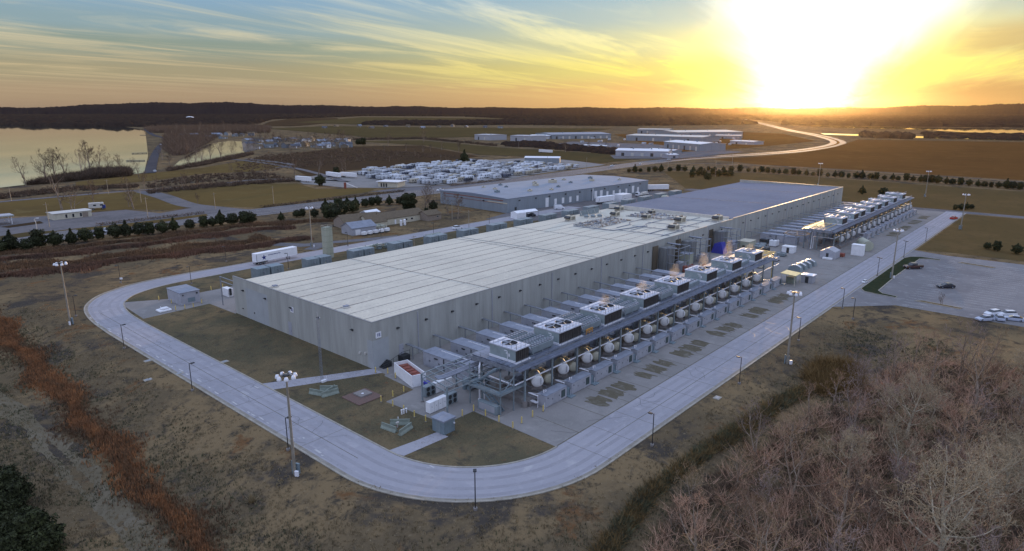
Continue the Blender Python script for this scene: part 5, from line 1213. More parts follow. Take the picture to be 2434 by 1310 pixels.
# --- work area between the decks
t = thing('tool_hut', 'white hut with a pale overhanging roof in the open yard', 'hut', (212.4, 62.3, .03)); MB().box(0, 2.8, 0, 3.4, 0, 2.4).build('walls', 'lgrey', t); MB().prof([(-.3, 2.4), (3.7, 2.4), (3.7, 2.5), (-.3, 2.62)], 'x', -.3, 3.1).build('roof', 'white', t); MB().box(-.03, 0, 1.2, 2.2, 0, 2.0).build('door', 'dark', t)
M['creamy'] = mat('pale yellow sheet', (.58, .54, .28), .7, scale=1)
t = thing('canopy', 'pale yellow canopy on posts after the last generator', 'canopy', (205.5, 65.4, .03))
MB().prof([(-.2, 3.2), (4.4, 3.5), (4.4, 3.65), (-.2, 3.35)], 'x', -.2, 5.2).build('roof', 'creamy', t); m = MB()
for x in (0, 5): 
    for y in (0, 4.2): m.bar((x, y, 0), (x, y, 3.25), .16)
m.build('posts', 'cream', t); MB().bb(2.6, 5.2, 1.2, 3.4, 0, 2.1, .05).build('cabinet', 'concb', t)
for i in range(4):
    t = thing('round_tank', 'dark domed tank, %s of four in the yard from the near side' % nth(i), 'tank', (225.4 + i * 3.9, 72.3 - i * .25, .03), 0, 'four dark domed tanks')
    MB().prof([(-2.2 + 4.4 * k / 12 if k < 13 else 0, 0 if k in (0, 12) else 1.0 + 1.15 * math.sin(math.pi * k / 12)) for k in range(13)], 'x', 0, 2.6).build('shell', 'bluegrey', t)
    m = MB(); m.prof([(-2.0, 1.55), (-1.1, 1.95), (0, 2.2), (1.1, 1.95), (2.0, 1.55), (1.9, 1.7), (1.0, 2.1), (0, 2.3), (-1.0, 2.1), (-1.9, 1.7)], 'x', .1, .8); m.build('top_strap', 'lamp', t)
def ubox(nm, lb, cat, loc, sx, sy, sz, m_, rz=0, roof=None, door=True, top='genroof'):
    t = thing(nm, lb, cat, loc, rz); MB().box(0, sx, 0, sy, 0, sz).build('walls', m_, t)
    MB().box(-.12, sx + .12, -.12, sy + .12, sz, sz + .12).build('roof', top, t)
    if door: MB().box(-.03, 0, sy * .35, sy * .35 + 1, 0, 2.0).build('door', 'dark', t)
    return t
ubox('storage_box', 'small white storage box beyond the yellow joist frame', 'container', (254, 82.6, .03), 3.4, 4.2, 2.3, 'white', top='white')
t = thing('work_tent', 'white gabled tent trailer with a dark door in the work area', 'tent', (253.6, 67.6, .03)); MB().prof([(0, 0), (5.2, 0), (5.2, 2.6), (2.6, 3.7), (0, 2.6)], 'x', 0, 6.2).build('body', 'lgrey', t); MB().box(-.04, 0, 2.2, 3.1, 0, 2.0).build('door', 'dark', t); MB().bb(-1.5, -.2, .6, 3.8, 0, .6, .05).build('steps', 'white', t); MB().box(6.4, 8.5, -1.2, 1.0, 0, 1.2).build('crates', 'redr', t)
t = MB().cyl((0, 0, 2.0), (0, 8.0, 2.0), 2.0, n=18).build('green_tank', 'grtank', loc=(277.2, 62.5, .03), rz=R(-60)); tag(t, 'greenish horizontal tank at the start of the farther generator row', 'tank')
t = ubox('white_container', 'upright white container before the farther generator row', 'container', (266.4, 61.6, .03), 2.6, 4.0, 3.9, 'white', door=False, top='white')
t = thing('octagonal_frame', 'octagonal steel frame on legs in the work area', 'steel frame', (264, 85, 0)); m = MB(); oc = [(5.2 * math.cos(R(22.5 + 45 * k)), 4.4 * math.sin(R(22.5 + 45 * k))) for k in range(8)]
for k in range(8): a, b = oc[k], oc[(k + 1) % 8]; m.bar((*a, 6.2), (*b, 6.2), .28)
m.bar((oc[0][0], oc[0][1], 6.2), (oc[4][0], oc[4][1], 6.2), .2); m.bar((oc[2][0], oc[2][1], 6.2), (oc[6][0], oc[6][1], 6.2), .2); m.build('ring_beam', 'brickwall', t)
for k in (0, 2, 4, 6): MB().bar((*oc[k], 0), (*oc[k], 6.1), .25).build('leg', 'galv', t)
t = ubox('brown_shed', 'tan steel shed with a pale lean-to roof by the south wall', 'shed', (247.5, 97.0, .03), 6.5, 4.6, 3.4, 'grtank', top='cream')
t = ubox('grey_shed', 'grey box shed beside the blue tarp', 'shed', (244.5, 102.2, .03), 6.0, 3.8, 3.0, 'lgrey')
t = MB().prof([(0, 0), (5, 0), (3.8, 3.6), (1.2, 4.2)], 'x', 0, 3.5).build('tarpaulin', 'bluet', loc=(235.5, 101.8, .03)); tag(t, 'large deep blue tarp draped over gear by the south wall', 'tarp')
for i, (x, w) in enumerate(((197, 'nearest'), (213, 'middle'), (239, 'farthest'))):
    t = thing('pipe_tower', 'tall grey duct and pipe tower against the south wall, the %s of three' % w, 'duct tower', (x, 100.5, 0), 0, 'duct towers against the south wall')
    MB().bb(0, 3.6, 3.2, 7.2, 0, 7.8, .06).build('duct', 'duct', t); m = MB()
    for dx in (0, 4.4, 8): 
        for dy in (0, 4): m.bar((dx, dy, 0), (dx, dy, 8.4), .18)
    for z in (3, 5.8, 8.2): m.path([(0, 0, z), (8, 0, z), (8, 4, z), (0, 4, z), (0, 0, z)], .12, 4)
    m.build('frame', 'galv', t); MB().bb(4.8, 7.4, .6, 3.4, 0, 2.6, .05).build('machine', 'lgrey', t); m = MB(); m.cyl((5, 2, 8.6), (5, 7, 8.6), .3, n=8); m.cyl((3.9, 5, 6.6), (8, 5, 6.6), .25, n=8); m.build('pipes', 'galv', t)
    MB().box(-4.0, -.6, 7.2, 7.46, 0, 8.6).build('recess_panel', 'recess', t)  # flat panel on the wall; a recess's dark brown is put into its colour
t = ubox('beige_tower', 'beige upright cabinet with a rusty base by the pipe towers', 'cabinet', (206.5, 101.5, 0.03), 3.6, 3.4, 4.6, 'grtank', door=False); MB().box(-.1, 3.7, -.1, 3.5, 0, .9).build('base', 'redr', t)
g = random.Random(12); kk = 0
WA = [(199, 97, 'redr'), (209, 95, 'redr'), (216, 92, 'lgrey'), (220, 96, 'redr'), (224, 90, 'concb'), (229, 95, 'lgrey'), (232, 88, 'offw'), (228, 84, 'genroof'), (238, 92, 'redr'), (242, 88, 'bluegrey'), (247, 90, 'dark'), (222, 82, 'cream'), (251, 94, 'bluegrey'), (258, 96, 'bluegrey'), (262, 92, 'white'), (266, 97, 'dark'), (236, 82, 'lgrey'), (246, 83, 'bluegrey')]
nmz = {'redr': 'rusty red', 'lgrey': 'light grey', 'concb': 'green grey', 'offw': 'off-white', 'genroof': 'blue grey', 'bluegrey': 'slate grey', 'dark': 'black', 'cream': 'cream', 'white': 'white'}
for i, (x, y, m_) in enumerate(WA):
    sx, sy, sz = g.uniform(2.4, 5.5), g.uniform(2, 3.4), g.uniform(.9, 2.8); same = [w for w in WA if w[2] == m_].index((x, y, m_))
    t = thing('machinery_skid', '%s machinery skid in the work area, %s of its colour from the near end' % (nmz[m_], nth(same)), 'machinery', (x, y, .03), g.uniform(-.1, .1), 'machinery skids between the two decks')
    MB().bb(0, sx, 0, sy, .2, sz, .06).build('housing', m_, t); MB().box(-.1, sx + .1, -.1, sy + .1, 0, .2).build('skid', 'dark', t); MB().cyl((sx * .3, sy * .5, sz), (sx * .3, sy * .5, sz + .6), .25, n=8).path([(sx * .6, .2, sz + .15), (sx * .6, sy, sz + .15)], .12).build('pipework', 'galv', t)
# ================================================================ VEHICLES
def wheels(t, xs, w, r=.34, name='wheel'):
    o0 = None
    for x in xs:
        for s in (-1, 1):
            o = MB().cyl((x, s * (w / 2 - .2), r), (x, s * (w / 2 + .02), r), r, n=14).build(name, 'black', t)
            MB().cyl((x, s * (w / 2 + .0), r), (x, s * (w / 2 + .04), r), r * .55, n=10).build('rim', 'galv', o)
def loft(secs, m, name, t):   # secs: list of (x, halfwidth_bottom, halfwidth_top, z0, z1)
    vs = []; 
    for x, wb, wt, z0, z1 in secs: vs += [(x, -wb, z0), (x, wb, z0), (x, wb * 1.0, z0 + (z1 - z0) * .55), (x, wt, z1), (x, -wt, z1), (x, -wb * 1.0, z0 + (z1 - z0) * .55)]
    fs = [(0, 1, 2, 3, 4, 5)]; n = len(secs)
    for i in range(n - 1):
        for k in range(6): a = i * 6 + k; b = i * 6 + (k + 1) % 6; fs.append((b, a, a + 6, b + 6))
    fs.append(tuple((n - 1) * 6 + k for k in range(5, -1, -1)))
    return MB().add(vs, fs).build(name, m, t)
def sedan(paint, loc, rz, label, s=1.1, name='parked_car', cat='car', suv=False):
    t = thing(name, label, cat, loc, rz); k = .22 if suv else 0
    loft([(-2.3, .78, .7, .35, .78 + k), (-2.15, .86, .8, .24, .92 + k), (-1.3, .9, .84, .2, .96 + k), (.9, .9, .84, .2, .92 + k), (1.9, .87, .8, .22, .78 + k * .6), (2.25, .76, .68, .32, .66 + k * .5)], paint, 'body', t)
    loft([(-1.9 if not suv else -2.1, .74, .55, .93 + k, 1.0 + k), (-1.2 if not suv else -1.8, .76, .6, .93 + k, 1.38 + k), (.1, .77, .6, .93 + k, 1.42 + k), (1.05, .76, .66, .9 + k, .95 + k)], 'glass', 'windows', t)
    loft([(-1.15 if not suv else -1.75, .6, .56, 1.38 + k, 1.42 + k), (.05, .61, .57, 1.41 + k, 1.45 + k), (.25, .6, .58, 1.33 + k, 1.37 + k)], paint, 'roof', t)
    wheels(t, (-1.4, 1.4), 1.74); h = MB().cb(2.2, .55, .62, .1, .35, .14).build('headlight', 'lamp', t); MB().cb(2.2, -.55, .62, .1, .35, .14).build('headlight', 'lamp', t)
    t.scale = (s, s, s); return t
def pickup(paint, loc, rz, label, s=1.12):
    t = thing('pickup_truck', label, 'pickup truck', loc, rz)
    loft([(-2.9, .9, .88, .45, 1.15), (-1.0, .95, .9, .4, 1.15), (.9, .95, .9, .4, 1.12), (2.4, .93, .86, .4, 1.05), (2.75, .85, .75, .5, .95)], paint, 'body', t)
    MB().box(-2.8, -.85, -.75, .75, 1.15, 1.17).build('bed', 'dark', t)
    loft([(-.85, .84, .68, 1.15, 1.8), (.7, .84, .68, 1.13, 1.82), (1.25, .84, .74, 1.12, 1.2)], 'glass', 'windows', t); loft([(-.85, .7, .66, 1.8, 1.86), (.65, .7, .66, 1.82, 1.87)], paint, 'roof', t)
    wheels(t, (-1.9, 1.75), 1.86, .4); MB().cb(2.72, .6, .8, .1, .3, .2).build('headlight', 'lamp', t); MB().cb(2.72, -.6, .8, .1, .3, .2).build('headlight', 'lamp', t); t.scale = (s, s, s); return t
def van(paint, loc, rz, label, s=1.1):
    t = thing('van', label, 'van', loc, rz); loft([(-2.6, .95, .85, .35, 2.15), (-2.5, .97, .87, .3, 2.2), (1.0, .97, .85, .3, 2.15), (1.9, .95, .8, .3, 1.25), (2.5, .86, .7, .35, 1.0)], paint, 'body', t)
    loft([(1.1, .84, .78, 1.35, 2.0), (1.75, .84, .78, 1.28, 1.4)], 'glass', 'windscreen', t); wheels(t, (-1.6, 1.6), 1.9, .36); t.scale = (s, s, s); return t
AX = math.degrees(0)
M['rvb'] = mat('silver blue car paint', (.38, .42, .52), .3, scale=1, var=.04)
p = P(2169, 643); pickup('carm', (256.5, 43.2, .03), R(139), 'maroon pickup truck nose toward the long grass island')
sedan('cark', (234.4, 30.1, .03), R(133), 'black sedan standing alone in the parking lot')
sedan('carr', P(2267, 521), R(-15), 'red car driving toward the camera at the far end of the ring road')
sedan('carw', P(2055, 672), R(175), 'small white cart-like car on the near tip of the long grass island', .62)
sedan('carw', P(1088, 545), R(-5), 'white car driving along the north road', 1.1, suv=True)
for i, (q, rz, k, lb) in enumerate([((2340, 762), 140, 0, 'white car at the left of the cluster in the parking lot corner'), ((2358, 750), 150, 1, 'white sport utility car behind the cluster in the parking lot corner'), ((2374, 760), 20, 0, 'white car in the middle of the cluster in the lot corner'), ((2392, 752), 130, 1, 'white sport utility car at the right of the parking lot cluster'), ((2408, 762), 100, 0, 'white car farthest right in the parking lot corner')]):
    sedan('carw' if i % 2 else 'rvb', P(*q), R(rz), lb, 1.0, suv=bool(k))
for (q, rz, lb, m_) in [((256, 550), 0, 'white car passing behind the left conifers on the highway', 'carw'), ((1046, 454), 180, 'white car on the highway behind the big dark conifer', 'carw'), ((1075, 470), 0, 'silver car on the highway left of the long warehouse', 'carw'), ((1522, 391), 30, 'white car on the highway right of the camper lot', 'carw'), ((1590, 380), 180, 'pale car on the highway near the white roofed sheds', 'carw'), ((1455, 396), 180, 'white car where the camper lot ends at the highway', 'carw'), ((368, 408), 80, 'white car at the near end of the causeway', 'carw'), ((382, 344), 60, 'pale car at the far bend of the causeway', 'carw')]:
    sedan(m_, P(*q), R(rz), lb, 1.15)
def trailer(loc, rz, L_, label, art=False, name='semi_trailer'):
    t = thing(name, label, 'trailer', loc, rz)
    MB().bb(0, L_, -1.3, 1.3, 1.15, 4.1, .04).build('box', 'white', t); MB().box(.05, .25, -1.31, 1.31, 1.1, 4.05).build('door_frame', 'galv', t)
    m = MB(); m.box(.6, 4.5, -1.1, 1.1, .75, 1.15).box(L_ - 3.4, L_ - 3.2, -1, -.8, 0, 1.15).box(L_ - 3.4, L_ - 3.2, .8, 1, 0, 1.15).box(.1, .3, -1.2, 1.2, .4, .55); m.build('chassis', 'dark', t)
    wheels(t, (1.6, 2.9), 2.4, .5)
    if art:
        m = MB(); cx, cz, r1, r2 = 3.0, 2.45, 1.05, .42; pts = []
        for k in range(10): a = math.pi / 2 + k * math.pi / 5; r = r1 if k % 2 == 0 else r2; pts.append((cx + r * math.cos(a), -1.325, cz + r * math.sin(a)))
        m.add([(cx, -1.325, cz)] + pts, [(0, 1 + k, 1 + (k + 1) % 10) for k in range(10)]); m.build('star_emblem', 'navy', t)
        m = MB(); g = random.Random(2); x = 4.7
        for k in range(9): m.box(x, x + .14, -1.325, -1.31, 2.9, 3.25); m.box(x + .14, x + .36, -1.325, -1.31, [2.9, 3.12, 3.02][k % 3], [3.0, 3.25, 3.14][k % 3]); m.box(x + .3, x + .42, -1.325, -1.31, 2.9 + (k % 2) * .1, 3.25); x += .56
        m.build('lettering', 'navy', t)
    return t
trailer((109.6, 216.9, .04), R(4), 16.6, 'long white semi-trailer with a blue star driving on the north road', True)
# ================================================================ BUILDINGS AND LOTS BEHIND
def gable(t, L_, D, h, rh, wall, roof, x0=0, y0=0, over=.35):
    m = MB(); m.box(x0, x0 + L_, y0, y0 + D, 0, h); m.add([(x0, y0, h), (x0, y0 + D, h), (x0, y0 + D / 2, h + rh)], [(0, 2, 1)]); m.add([(x0 + L_, y0, h), (x0 + L_, y0 + D, h), (x0 + L_, y0 + D / 2, h + rh)], [(0, 1, 2)])
    w = m.build('wall', wall, t)
    m = MB(); e = over; k = rh / (D / 2)
    for s in (0, 1):
        ya = y0 - e if s == 0 else y0 + D + e; yb = y0 + D / 2; za = h - e * k; zb = h + rh
        m.add([(x0 - e, ya, za + .02), (x0 + L_ + e, ya, za + .02), (x0 + L_ + e, yb, zb + .02), (x0 - e, yb, zb + .02), (x0 - e, ya, za + .2), (x0 + L_ + e, ya, za + .2), (x0 + L_ + e, yb, zb + .2), (x0 - e, yb, zb + .2)], [(0, 1, 2, 3), (7, 6, 5, 4), (0, 4, 5, 1), (1, 5, 6, 2), (3, 2, 6, 7), (0, 3, 7, 4)])
    return w, m.build('roof', roof, t)
def between(pa, pb): a, b = P(*pa), P(*pb); d = b - a; return a, math.atan2(d.y, d.x), math.hypot(d.x, d.y)
# long grey warehouse
t = thing('long_warehouse', 'long grey metal warehouse with white doors behind the data hall', 'warehouse', (257.5, 230.7, 0), R(-3.2)); LW, DW, HW = 131.5, 55, 7.6
MB().box(0, LW, 0, DW, 0, HW - .2).build('wall', 'mwall', t)
MB().prof([(-.15, HW - .3), (DW + .15, HW - .3), (DW + .15, HW), (DW / 2, HW + .9), (-.15, HW)], 'x', -.15, LW + .15).build('roof', 'mroof', t)
MB().box(-.1, 0, 3, DW - 3, 6.1, 6.5).box(-.1, 0, 3, DW - 3, 4.6, 4.8).build('wall_stripe', 'redr', t); MB().box(-.12, 0, 0, 15, 4.8, 5.3).build('wall_band', 'cream', t)
for i, x in enumerate([30, 37.5, 44, 50.5, 57, 74, 79.5, 86, 92.5, 99, 106, 113, 119]):
    w, h = (2.6, 4.4) if i in (0, 5, 6, 11) else (2.0, 3.2); d = MB().box(x, x + w, -.08, 0, .9 if i else .1, .9 + h).build('dock_door', 'white', t)
lm = MB(); lm.prof([(0, 0), (-.7, -.1), (-.7, -.4), (0, -.7)], 'x', -.4, .4); l0 = lm.build('wall_lamp', 'dark', t)
for i, x in enumerate((9, 22, 33, 47, 60, 71, 84, 98, 110, 122)): o = l0 if i == 0 else l0.copy(); (i and COL.objects.link(o)); o.parent = t; o.location = (x, 0, 6.3)
for y in (18, 36): o = l0.copy(); COL.objects.link(o); o.parent = t; o.location = (0, y, 5.4); o.rotation_euler.z = R(-90)
m = MB(); m.cyl((71.5, -.8, 0), (71.5, -.8, 7.2), .25, n=8); m.build('downpipe', 'white', t)
for x in range(8, 131, 8): MB().box(x - .05, x + .05, -.02, 0, 0, 7.2).build('wall_joint', 'trim', t)
MB().box(5.5, 7, -.06, 0, .2, 2.6).build('door', 'dark', t)
g = random.Random(3)
for i, (x, y, s) in enumerate([(12, 20, 1), (20, 30, .8), (30, 12, .9), (33, 34, .7), (44, 8, .8), (50, 26, 1.2), (57, 14, .8), (62, 38, .9), (70, 30, 1.7), (78, 22, .8), (88, 36, .9), (97, 20, 1.1), (108, 30, 1.0), (116, 12, .8), (24, 44, .7), (40, 46, .8)]):
    u = thing('roof_vent', 'small rooftop unit on the long grey warehouse, %s from its near end' % nth(sorted([12, 20, 30, 33, 44, 50, 57, 62, 70, 78, 88, 97, 108, 116, 24, 40]).index(x)), 'rooftop unit', (0, 0, 0), R(-3.2), 'rooftop units on the long grey warehouse')
    c, s_ = math.cos(R(-3.2)), math.sin(R(-3.2)); u.location = (257.5 + x * c - y * s_, 230.7 + x * s_ + y * c, HW + .9 * (1 - abs(y - DW / 2) / (DW / 2)))
    MB().bb(-1.3 * s, 1.3 * s, -1 * s, 1 * s, -.1, 1.1 * s, .05).build('casing', 'cream' if i % 3 else 'bluegrey', u); MB().cyl((0, 0, 1.1 * s), (0, 0, 1.35 * s), .6 * s, n=10).build('fan_cap', 'dark', u)
# trailers, vans and tanks in the truck court
trailer((317, 214.5, .04), R(-6), 14, 'white flat fronted trailer parked before the warehouse docks, leftmost'); 
t = thing('white_container', 'bright white container block beside the trailer at the docks', 'container', (333, 208, .04), R(-6)); MB().bb(0, 9, 0, 6.5, 0, 4.4, .05).build('body', 'white', t); MB().box(2, 3.2, -.04, 0, .1, 2.2).build('door', 'lgrey', t)
trailer((392, 226, .04), R(-40), 15, 'white trailer standing past the right end of the long warehouse')
t = thing('boom_truck', 'pale truck with gear on its bed at the far end of the docks', 'truck', (372, 214, .04), R(175)); MB().bb(0, 9, -1.2, 1.2, 1.0, 1.5, .05).bb(.5, 5.5, -1, 1, 1.5, 2.4, .1).build('bed', 'offw', t); MB().bb(9.1, 11.3, -1.2, 1.2, .7, 2.9, .2).build('cab', 'carw', t); MB().box(11.28, 11.34, -.9, .9, 1.8, 2.6).build('windscreen', 'glass', t); wheels(t, (1.5, 2.9, 10), 2.4, .5)
van('carw', (287, 219, .04), R(-35), 'white van parked before the warehouse corner')
t = thing('event_tent', 'white open sided tent and truck by the warehouse corner', 'tent', (246, 214, .04), R(-10)); MB().prof([(0, 0), (5, 0), (5, 2.9), (2.5, 3.8), (0, 2.9)], 'x', 0, 6).build('canopy', 'white', t); MB().prof([(0, 2.9), (5, 2.9), (2.5, 3.8)], 'x', 6.1, 14).build('canopy', 'white', t); m = MB()
for x in (7, 10.5, 13.9): m.bar((x, 0, 0), (x, 0, 2.9), .12); m.bar((x, 5, 0), (x, 5, 2.9), .12)
m.build('posts', 'galv', t)
sedan('cark', (255, 216, .04), R(80), 'dark car parked under the white tent, nearer'); sedan('cark', (259, 215.4, .04), R(80), 'dark car parked under the white tent, farther')
t = MB().cyl((0, 0, 0), (0, 0, 5.2), 2.1, n=16).rev([(2.1, 5.2), (1.2, 5.8), (.02, 6)], n=16).build('round_tank', 'grtank', loc=(338, 183, .03)); tag(t, 'round pale green tank beyond the north edge of the blue roof', 'tank')
# farm houses
def house(name, label, cat, loc, rz, L_, D, h, rh, wall, roof, wins=(), doors=(), chim=False, group=None, extra=None):
    t = thing(name, label, cat, loc, rz, group); w, r = gable(t, L_, D, h, rh, wall, roof)
    for x, ww, z, hh in wins: f = MB().box(x, x + ww, -.05, 0, z, z + hh).build('window', 'offw', t); MB().box(x + .1, x + ww - .1, -.07, -.05, z + .1, z + hh - .1).build('pane', 'glass', f)
    for x, ww, hh in doors: MB().box(x, x + ww, -.06, 0, 0, hh).build('door', 'white', t)
    if chim: MB().box(L_ * .4, L_ * .4 + .9, D / 2 - .4, D / 2 + .4, h + rh * .6, h + rh + .9).build('chimney', 'brickwall', r)
    return t
p = P(830, 549); t = house('farm_house', 'wide brown roofed farm house, left of the pair behind the grey barn', 'house', (172, 253, 0), R(-12), 19, 13, 3.0, 2.7, 'brickwall', 'shingle', [(3, 1.6, 1, 1.2), (8, 1.6, 1, 1.2)], [(13, 1.1, 2.1)])
gable(t, 9, 12, 3.0, 2.5, 'cream', 'shingle', 9, -6)
t = house('farm_house', 'long brown roofed house with two white tanks before it', 'house', (190.5, 248, 0), R(0), 25, 10, 3.0, 2.3, 'cream', 'shingle', [(9, 1.4, 1, 1), (12.5, 1.4, 1, 1), (16, 1.4, 1, 1)], [(6, 1, 2.1)])
t = house('garage', 'pale garage wing at the right end of the long house', 'garage', (212.5, 242.5, 0), R(0), 9, 8, 2.8, 1.7, 'brickwall', 'shingle', [(6, 1.2, 1.2, .9)], [])
t = MB().prof([(0, 0), (3, 0), (3, 2.6), (0, 2.8)], 'x', 0, 4).build('porch', 'white', loc=(219.5, 246, 0)); tag(t, 'small white lean-to beside the garage wing', 'shed')
t = house('barn', 'grey metal barn with an open lean-to by the farm driveway', 'barn', (165.5, 238, 0), R(-4), 12, 9, 3.1, 2.0, 'lgrey', 'genroof', [], [(1.5, 2.5, 2.4)])
m = MB(); m.box(12.1, 17.5, .3, 6, 2.3, 2.5); m.build('lean_to', 'concb', t); m = MB()
for x in (13, 15.2, 17.3): m.bar((x, .4, 0), (x, .4, 2.3), .14)
m.build('posts', 'galv', t)
t = house('farm_shed', 'small pale shed behind the brown farm house', 'shed', (198, 271, 0), R(5), 8, 5, 2.6, 1.0, 'lgrey', 'white', [], [(1, 1, 2), (4, 1.4, 2)])
for i, x in enumerate((196, 198.2)): t = MB().cyl((0, 0, 0), (0, 0, 2.5), .6, n=12).rev([(.6, 2.5), (.3, 2.8), (.02, 2.85)], n=12).build('water_tank', 'white', loc=(x, 242.6, 0)); tag(t, ['left of two upright white tanks before the long house', 'right of two upright white tanks before the long house'][i], 'tank', 'white tanks before the long house')
for i in range(5):
    t = trailer((0, 0, 0), 0, 4.2, 'x', name='flat_trailer') if i == 0 else None
    if i == 0: FTR = t; t.scale = (.5, .5, .42); t.location = (168 + i * 3.1, 234.6, 0)
    else: t = dup(FTR, (168 + i * 3.1, 234.6, 0), 0, sc=(.5, .5, .42))
    t['label'] = 'small white utility trailer before the grey barn, %s from the left' % nth(i); t['group'] = 'small trailers before the barn'
# roadside building, camper truck, petrol sign on the left
a, rz, L_ = between((128, 524), (219, 514)); t = house('roadside_building', 'low pale building with three dark windows on the gravel yard', 'building', a, rz, L_, 9, 3.0, .25, 'cream', 'offw', [], [])
for x in (.30, .48, .68): f = MB().box(L_ * x, L_ * x + 1.0, -.06, 0, .5, 2.4).build('window', 'offw', t); MB().box(L_ * x + .08, L_ * x + .92, -.08, -.06, .6, 2.3).build('pane', 'glass', f)
MB().box(L_ * .75, L_ * .75 + 2.6, -.06, 0, .1, 2.5).build('garage_door', 'brickwall', t)
a, rz, L_ = between((212, 500), (252, 497)); t = thing('camper_truck', 'camper truck with two dark windows and a blue cab on the gravel yard', 'camper truck', a, rz); MB().bb(0, L_ * .78, -1.3, 1.3, 1.0, 3.9, .15).bb(L_ * .7, L_ * .9, -1.25, 1.25, 2.5, 3.9, .15).build('box', 'offw', t); MB().bb(L_ * .78, L_, -1.2, 1.2, .6, 2.4, .2).build('cab', 'navy', t); MB().box(2, 3.4, -1.33, -1.3, 2.2, 3.0).box(5.2, 6.6, -1.33, -1.3, 2.2, 3.0).build('window', 'glass', t); wheels(t, (2, L_ - 1.6), 2.4, .5)
t = thing('store_canopy', 'green edged canopy at the left edge of the gravel yard', 'canopy', P(-14, 535)); MB().box(-5, 7.5, -4, 4, 3.8, 4.4).build('roof', 'lgrey', t); MB().box(-5.1, 7.6, -4.1, 4.1, 4.0, 4.25).build('edge_band', 'grtank', t); m = MB()
for x in (-4, 6.5): m.bar((x, -3, 0), (x, -3, 3.8), .3); m.bar((x, 3, 0), (x, 3, 3.8), .3)
m.build('posts', 'white', t)
t = thing('lamp_sign', 'curved white yard lamp on the gravel island', 'street lamp', P(88, 546)); MB().path([(0, 0, 0), (0, 0, 3.4), (-.4, .2, 4.6), (.2, -.1, 5.2), (.9, -.4, 5.3)], .16, 8).build('post', 'offw', t); MB().cb(.9, -.4, 5.2, .9, .4, .25).build('head', 'lamp', t)
# small store with a pole sign beside the camper lot
a, rz, L_ = between((899, 444), (945, 446)); t = thing('roadside_store', 'flat white roofed store with dark doors beside the camper lot', 'store', a, rz); MB().box(0, L_, 0, 11, 0, 3.6).build('wall', 'cream', t); MB().box(-1, L_ + 1, -1, 12, 3.6, 3.95).build('roof', 'white', t)
for x in (2, 4, 6): MB().box(x, x + 1.2, -.06, 0, .1, 2.6).build('door', 'dark', t)
t = thing('pole_sign', 'tall white pole sign beside the flat store', 'sign', P(957, 443)); MB().cyl((0, 0, 0), (0, 0, 8.4), .18, n=8).build('pole', 'white', t); MB().box(-1.1, 1.1, -.15, .15, 2.2, 4.2).build('panel', 'white', t)
for (q0, q1, lb) in [((705, 431), (738, 434), 'white trailer by itself at the left of the camper lot'), ((778, 420), (808, 424), 'white trailer at the left tip of the camper lot, first'), ((812, 421), (846, 424), 'white trailer at the left tip of the camper lot, second'), ((1282, 363), (1312, 365), 'white box truck on the grass behind the camper lot')]:
    a, rz, L_ = between(q0, q1); trailer(a, rz, L_, lb)
p = P(832, 448); t = thing('slide_ride', 'red and white playground slide near the flat store', 'slide', p, R(-30)); MB().bb(-4, -2.4, -.6, .6, 0, 4.2, .1).build('tower', 'redr', t); MB().prof([(-2.4, 3.4), (5, .2), (5, .5), (-2.4, 3.9)], 'y', -.5, .5).build('chute', 'white', t); MB().bar((4, .7, 0), (2, .7, 2), .2).build('strut', 'white', t)
# camper lot: about three hundred campers
def camper(kind):
    m = MB(); L_ = [8.6, 7.4, 9.6, 5.2][kind]
    if kind == 3: m.bb(0, L_, -1, 1, .4, 1.3, .15); m.mi = 1; m.bb(1.2, 3.9, -.85, .85, 1.3, 1.95, .12)
    else:
        m.prof([(0, .7), (L_, .7), (L_ + .25, 1.6), (L_ - .5, 3.1), (.25, 3.1), (0, 2.8)], 'y', -1.2, 1.2)
        if kind == 2: m.bb(L_ - .5, L_ + 1.6, -1.15, 1.15, 1.9, 3.5, .15)
        m.bb(1.5, 2.4, -.5, .5, 3.1, 3.4, .05); m.mi = 1
        for x in (1.0, 3.6, 6): m.box(x, x + 1.1, -1.23, -1.2, 1.7, 2.4); m.box(x, x + 1.1, 1.2, 1.23, 1.7, 2.4)
        m.box(.3, L_ - .4, -1.22, -1.2, 1.2, 1.35)
    m.mi = 2
    for s in (-1, 1): m.cyl((L_ * .45, s * 1.0, .4), (L_ * .45, s * 1.22, .4), .4, n=10); m.box(L_, L_ + 1.2, -.06, .06, .5, .62) if s > 0 else None
    return m, L_
M['rvw'] = mat('camper shell', (.46, .49, .54), .45, scale=.5, var=.08, rv=.4)
M['rvc'] = mat('tan camper shell', (.36, .33, .27), .4, scale=.5, var=.06, rv=.3)
M['rvd'] = mat('dark boat cover', (.06, .07, .10), .5, scale=.5, var=.1, rv=.4)
lotpoly = [tuple(P(*q)[:2]) for q in [(852, 421), (860, 407), (1000, 393), (1100, 386), (1190, 378), (1300, 373), (1432, 391), (1360, 402), (1290, 411), (1195, 426), (1130, 433), (1056, 441), (1010, 441), (940, 433)]]
src = {}; rows = {}; n = 0; g = random.Random(21); X = 318.0; ri = 0
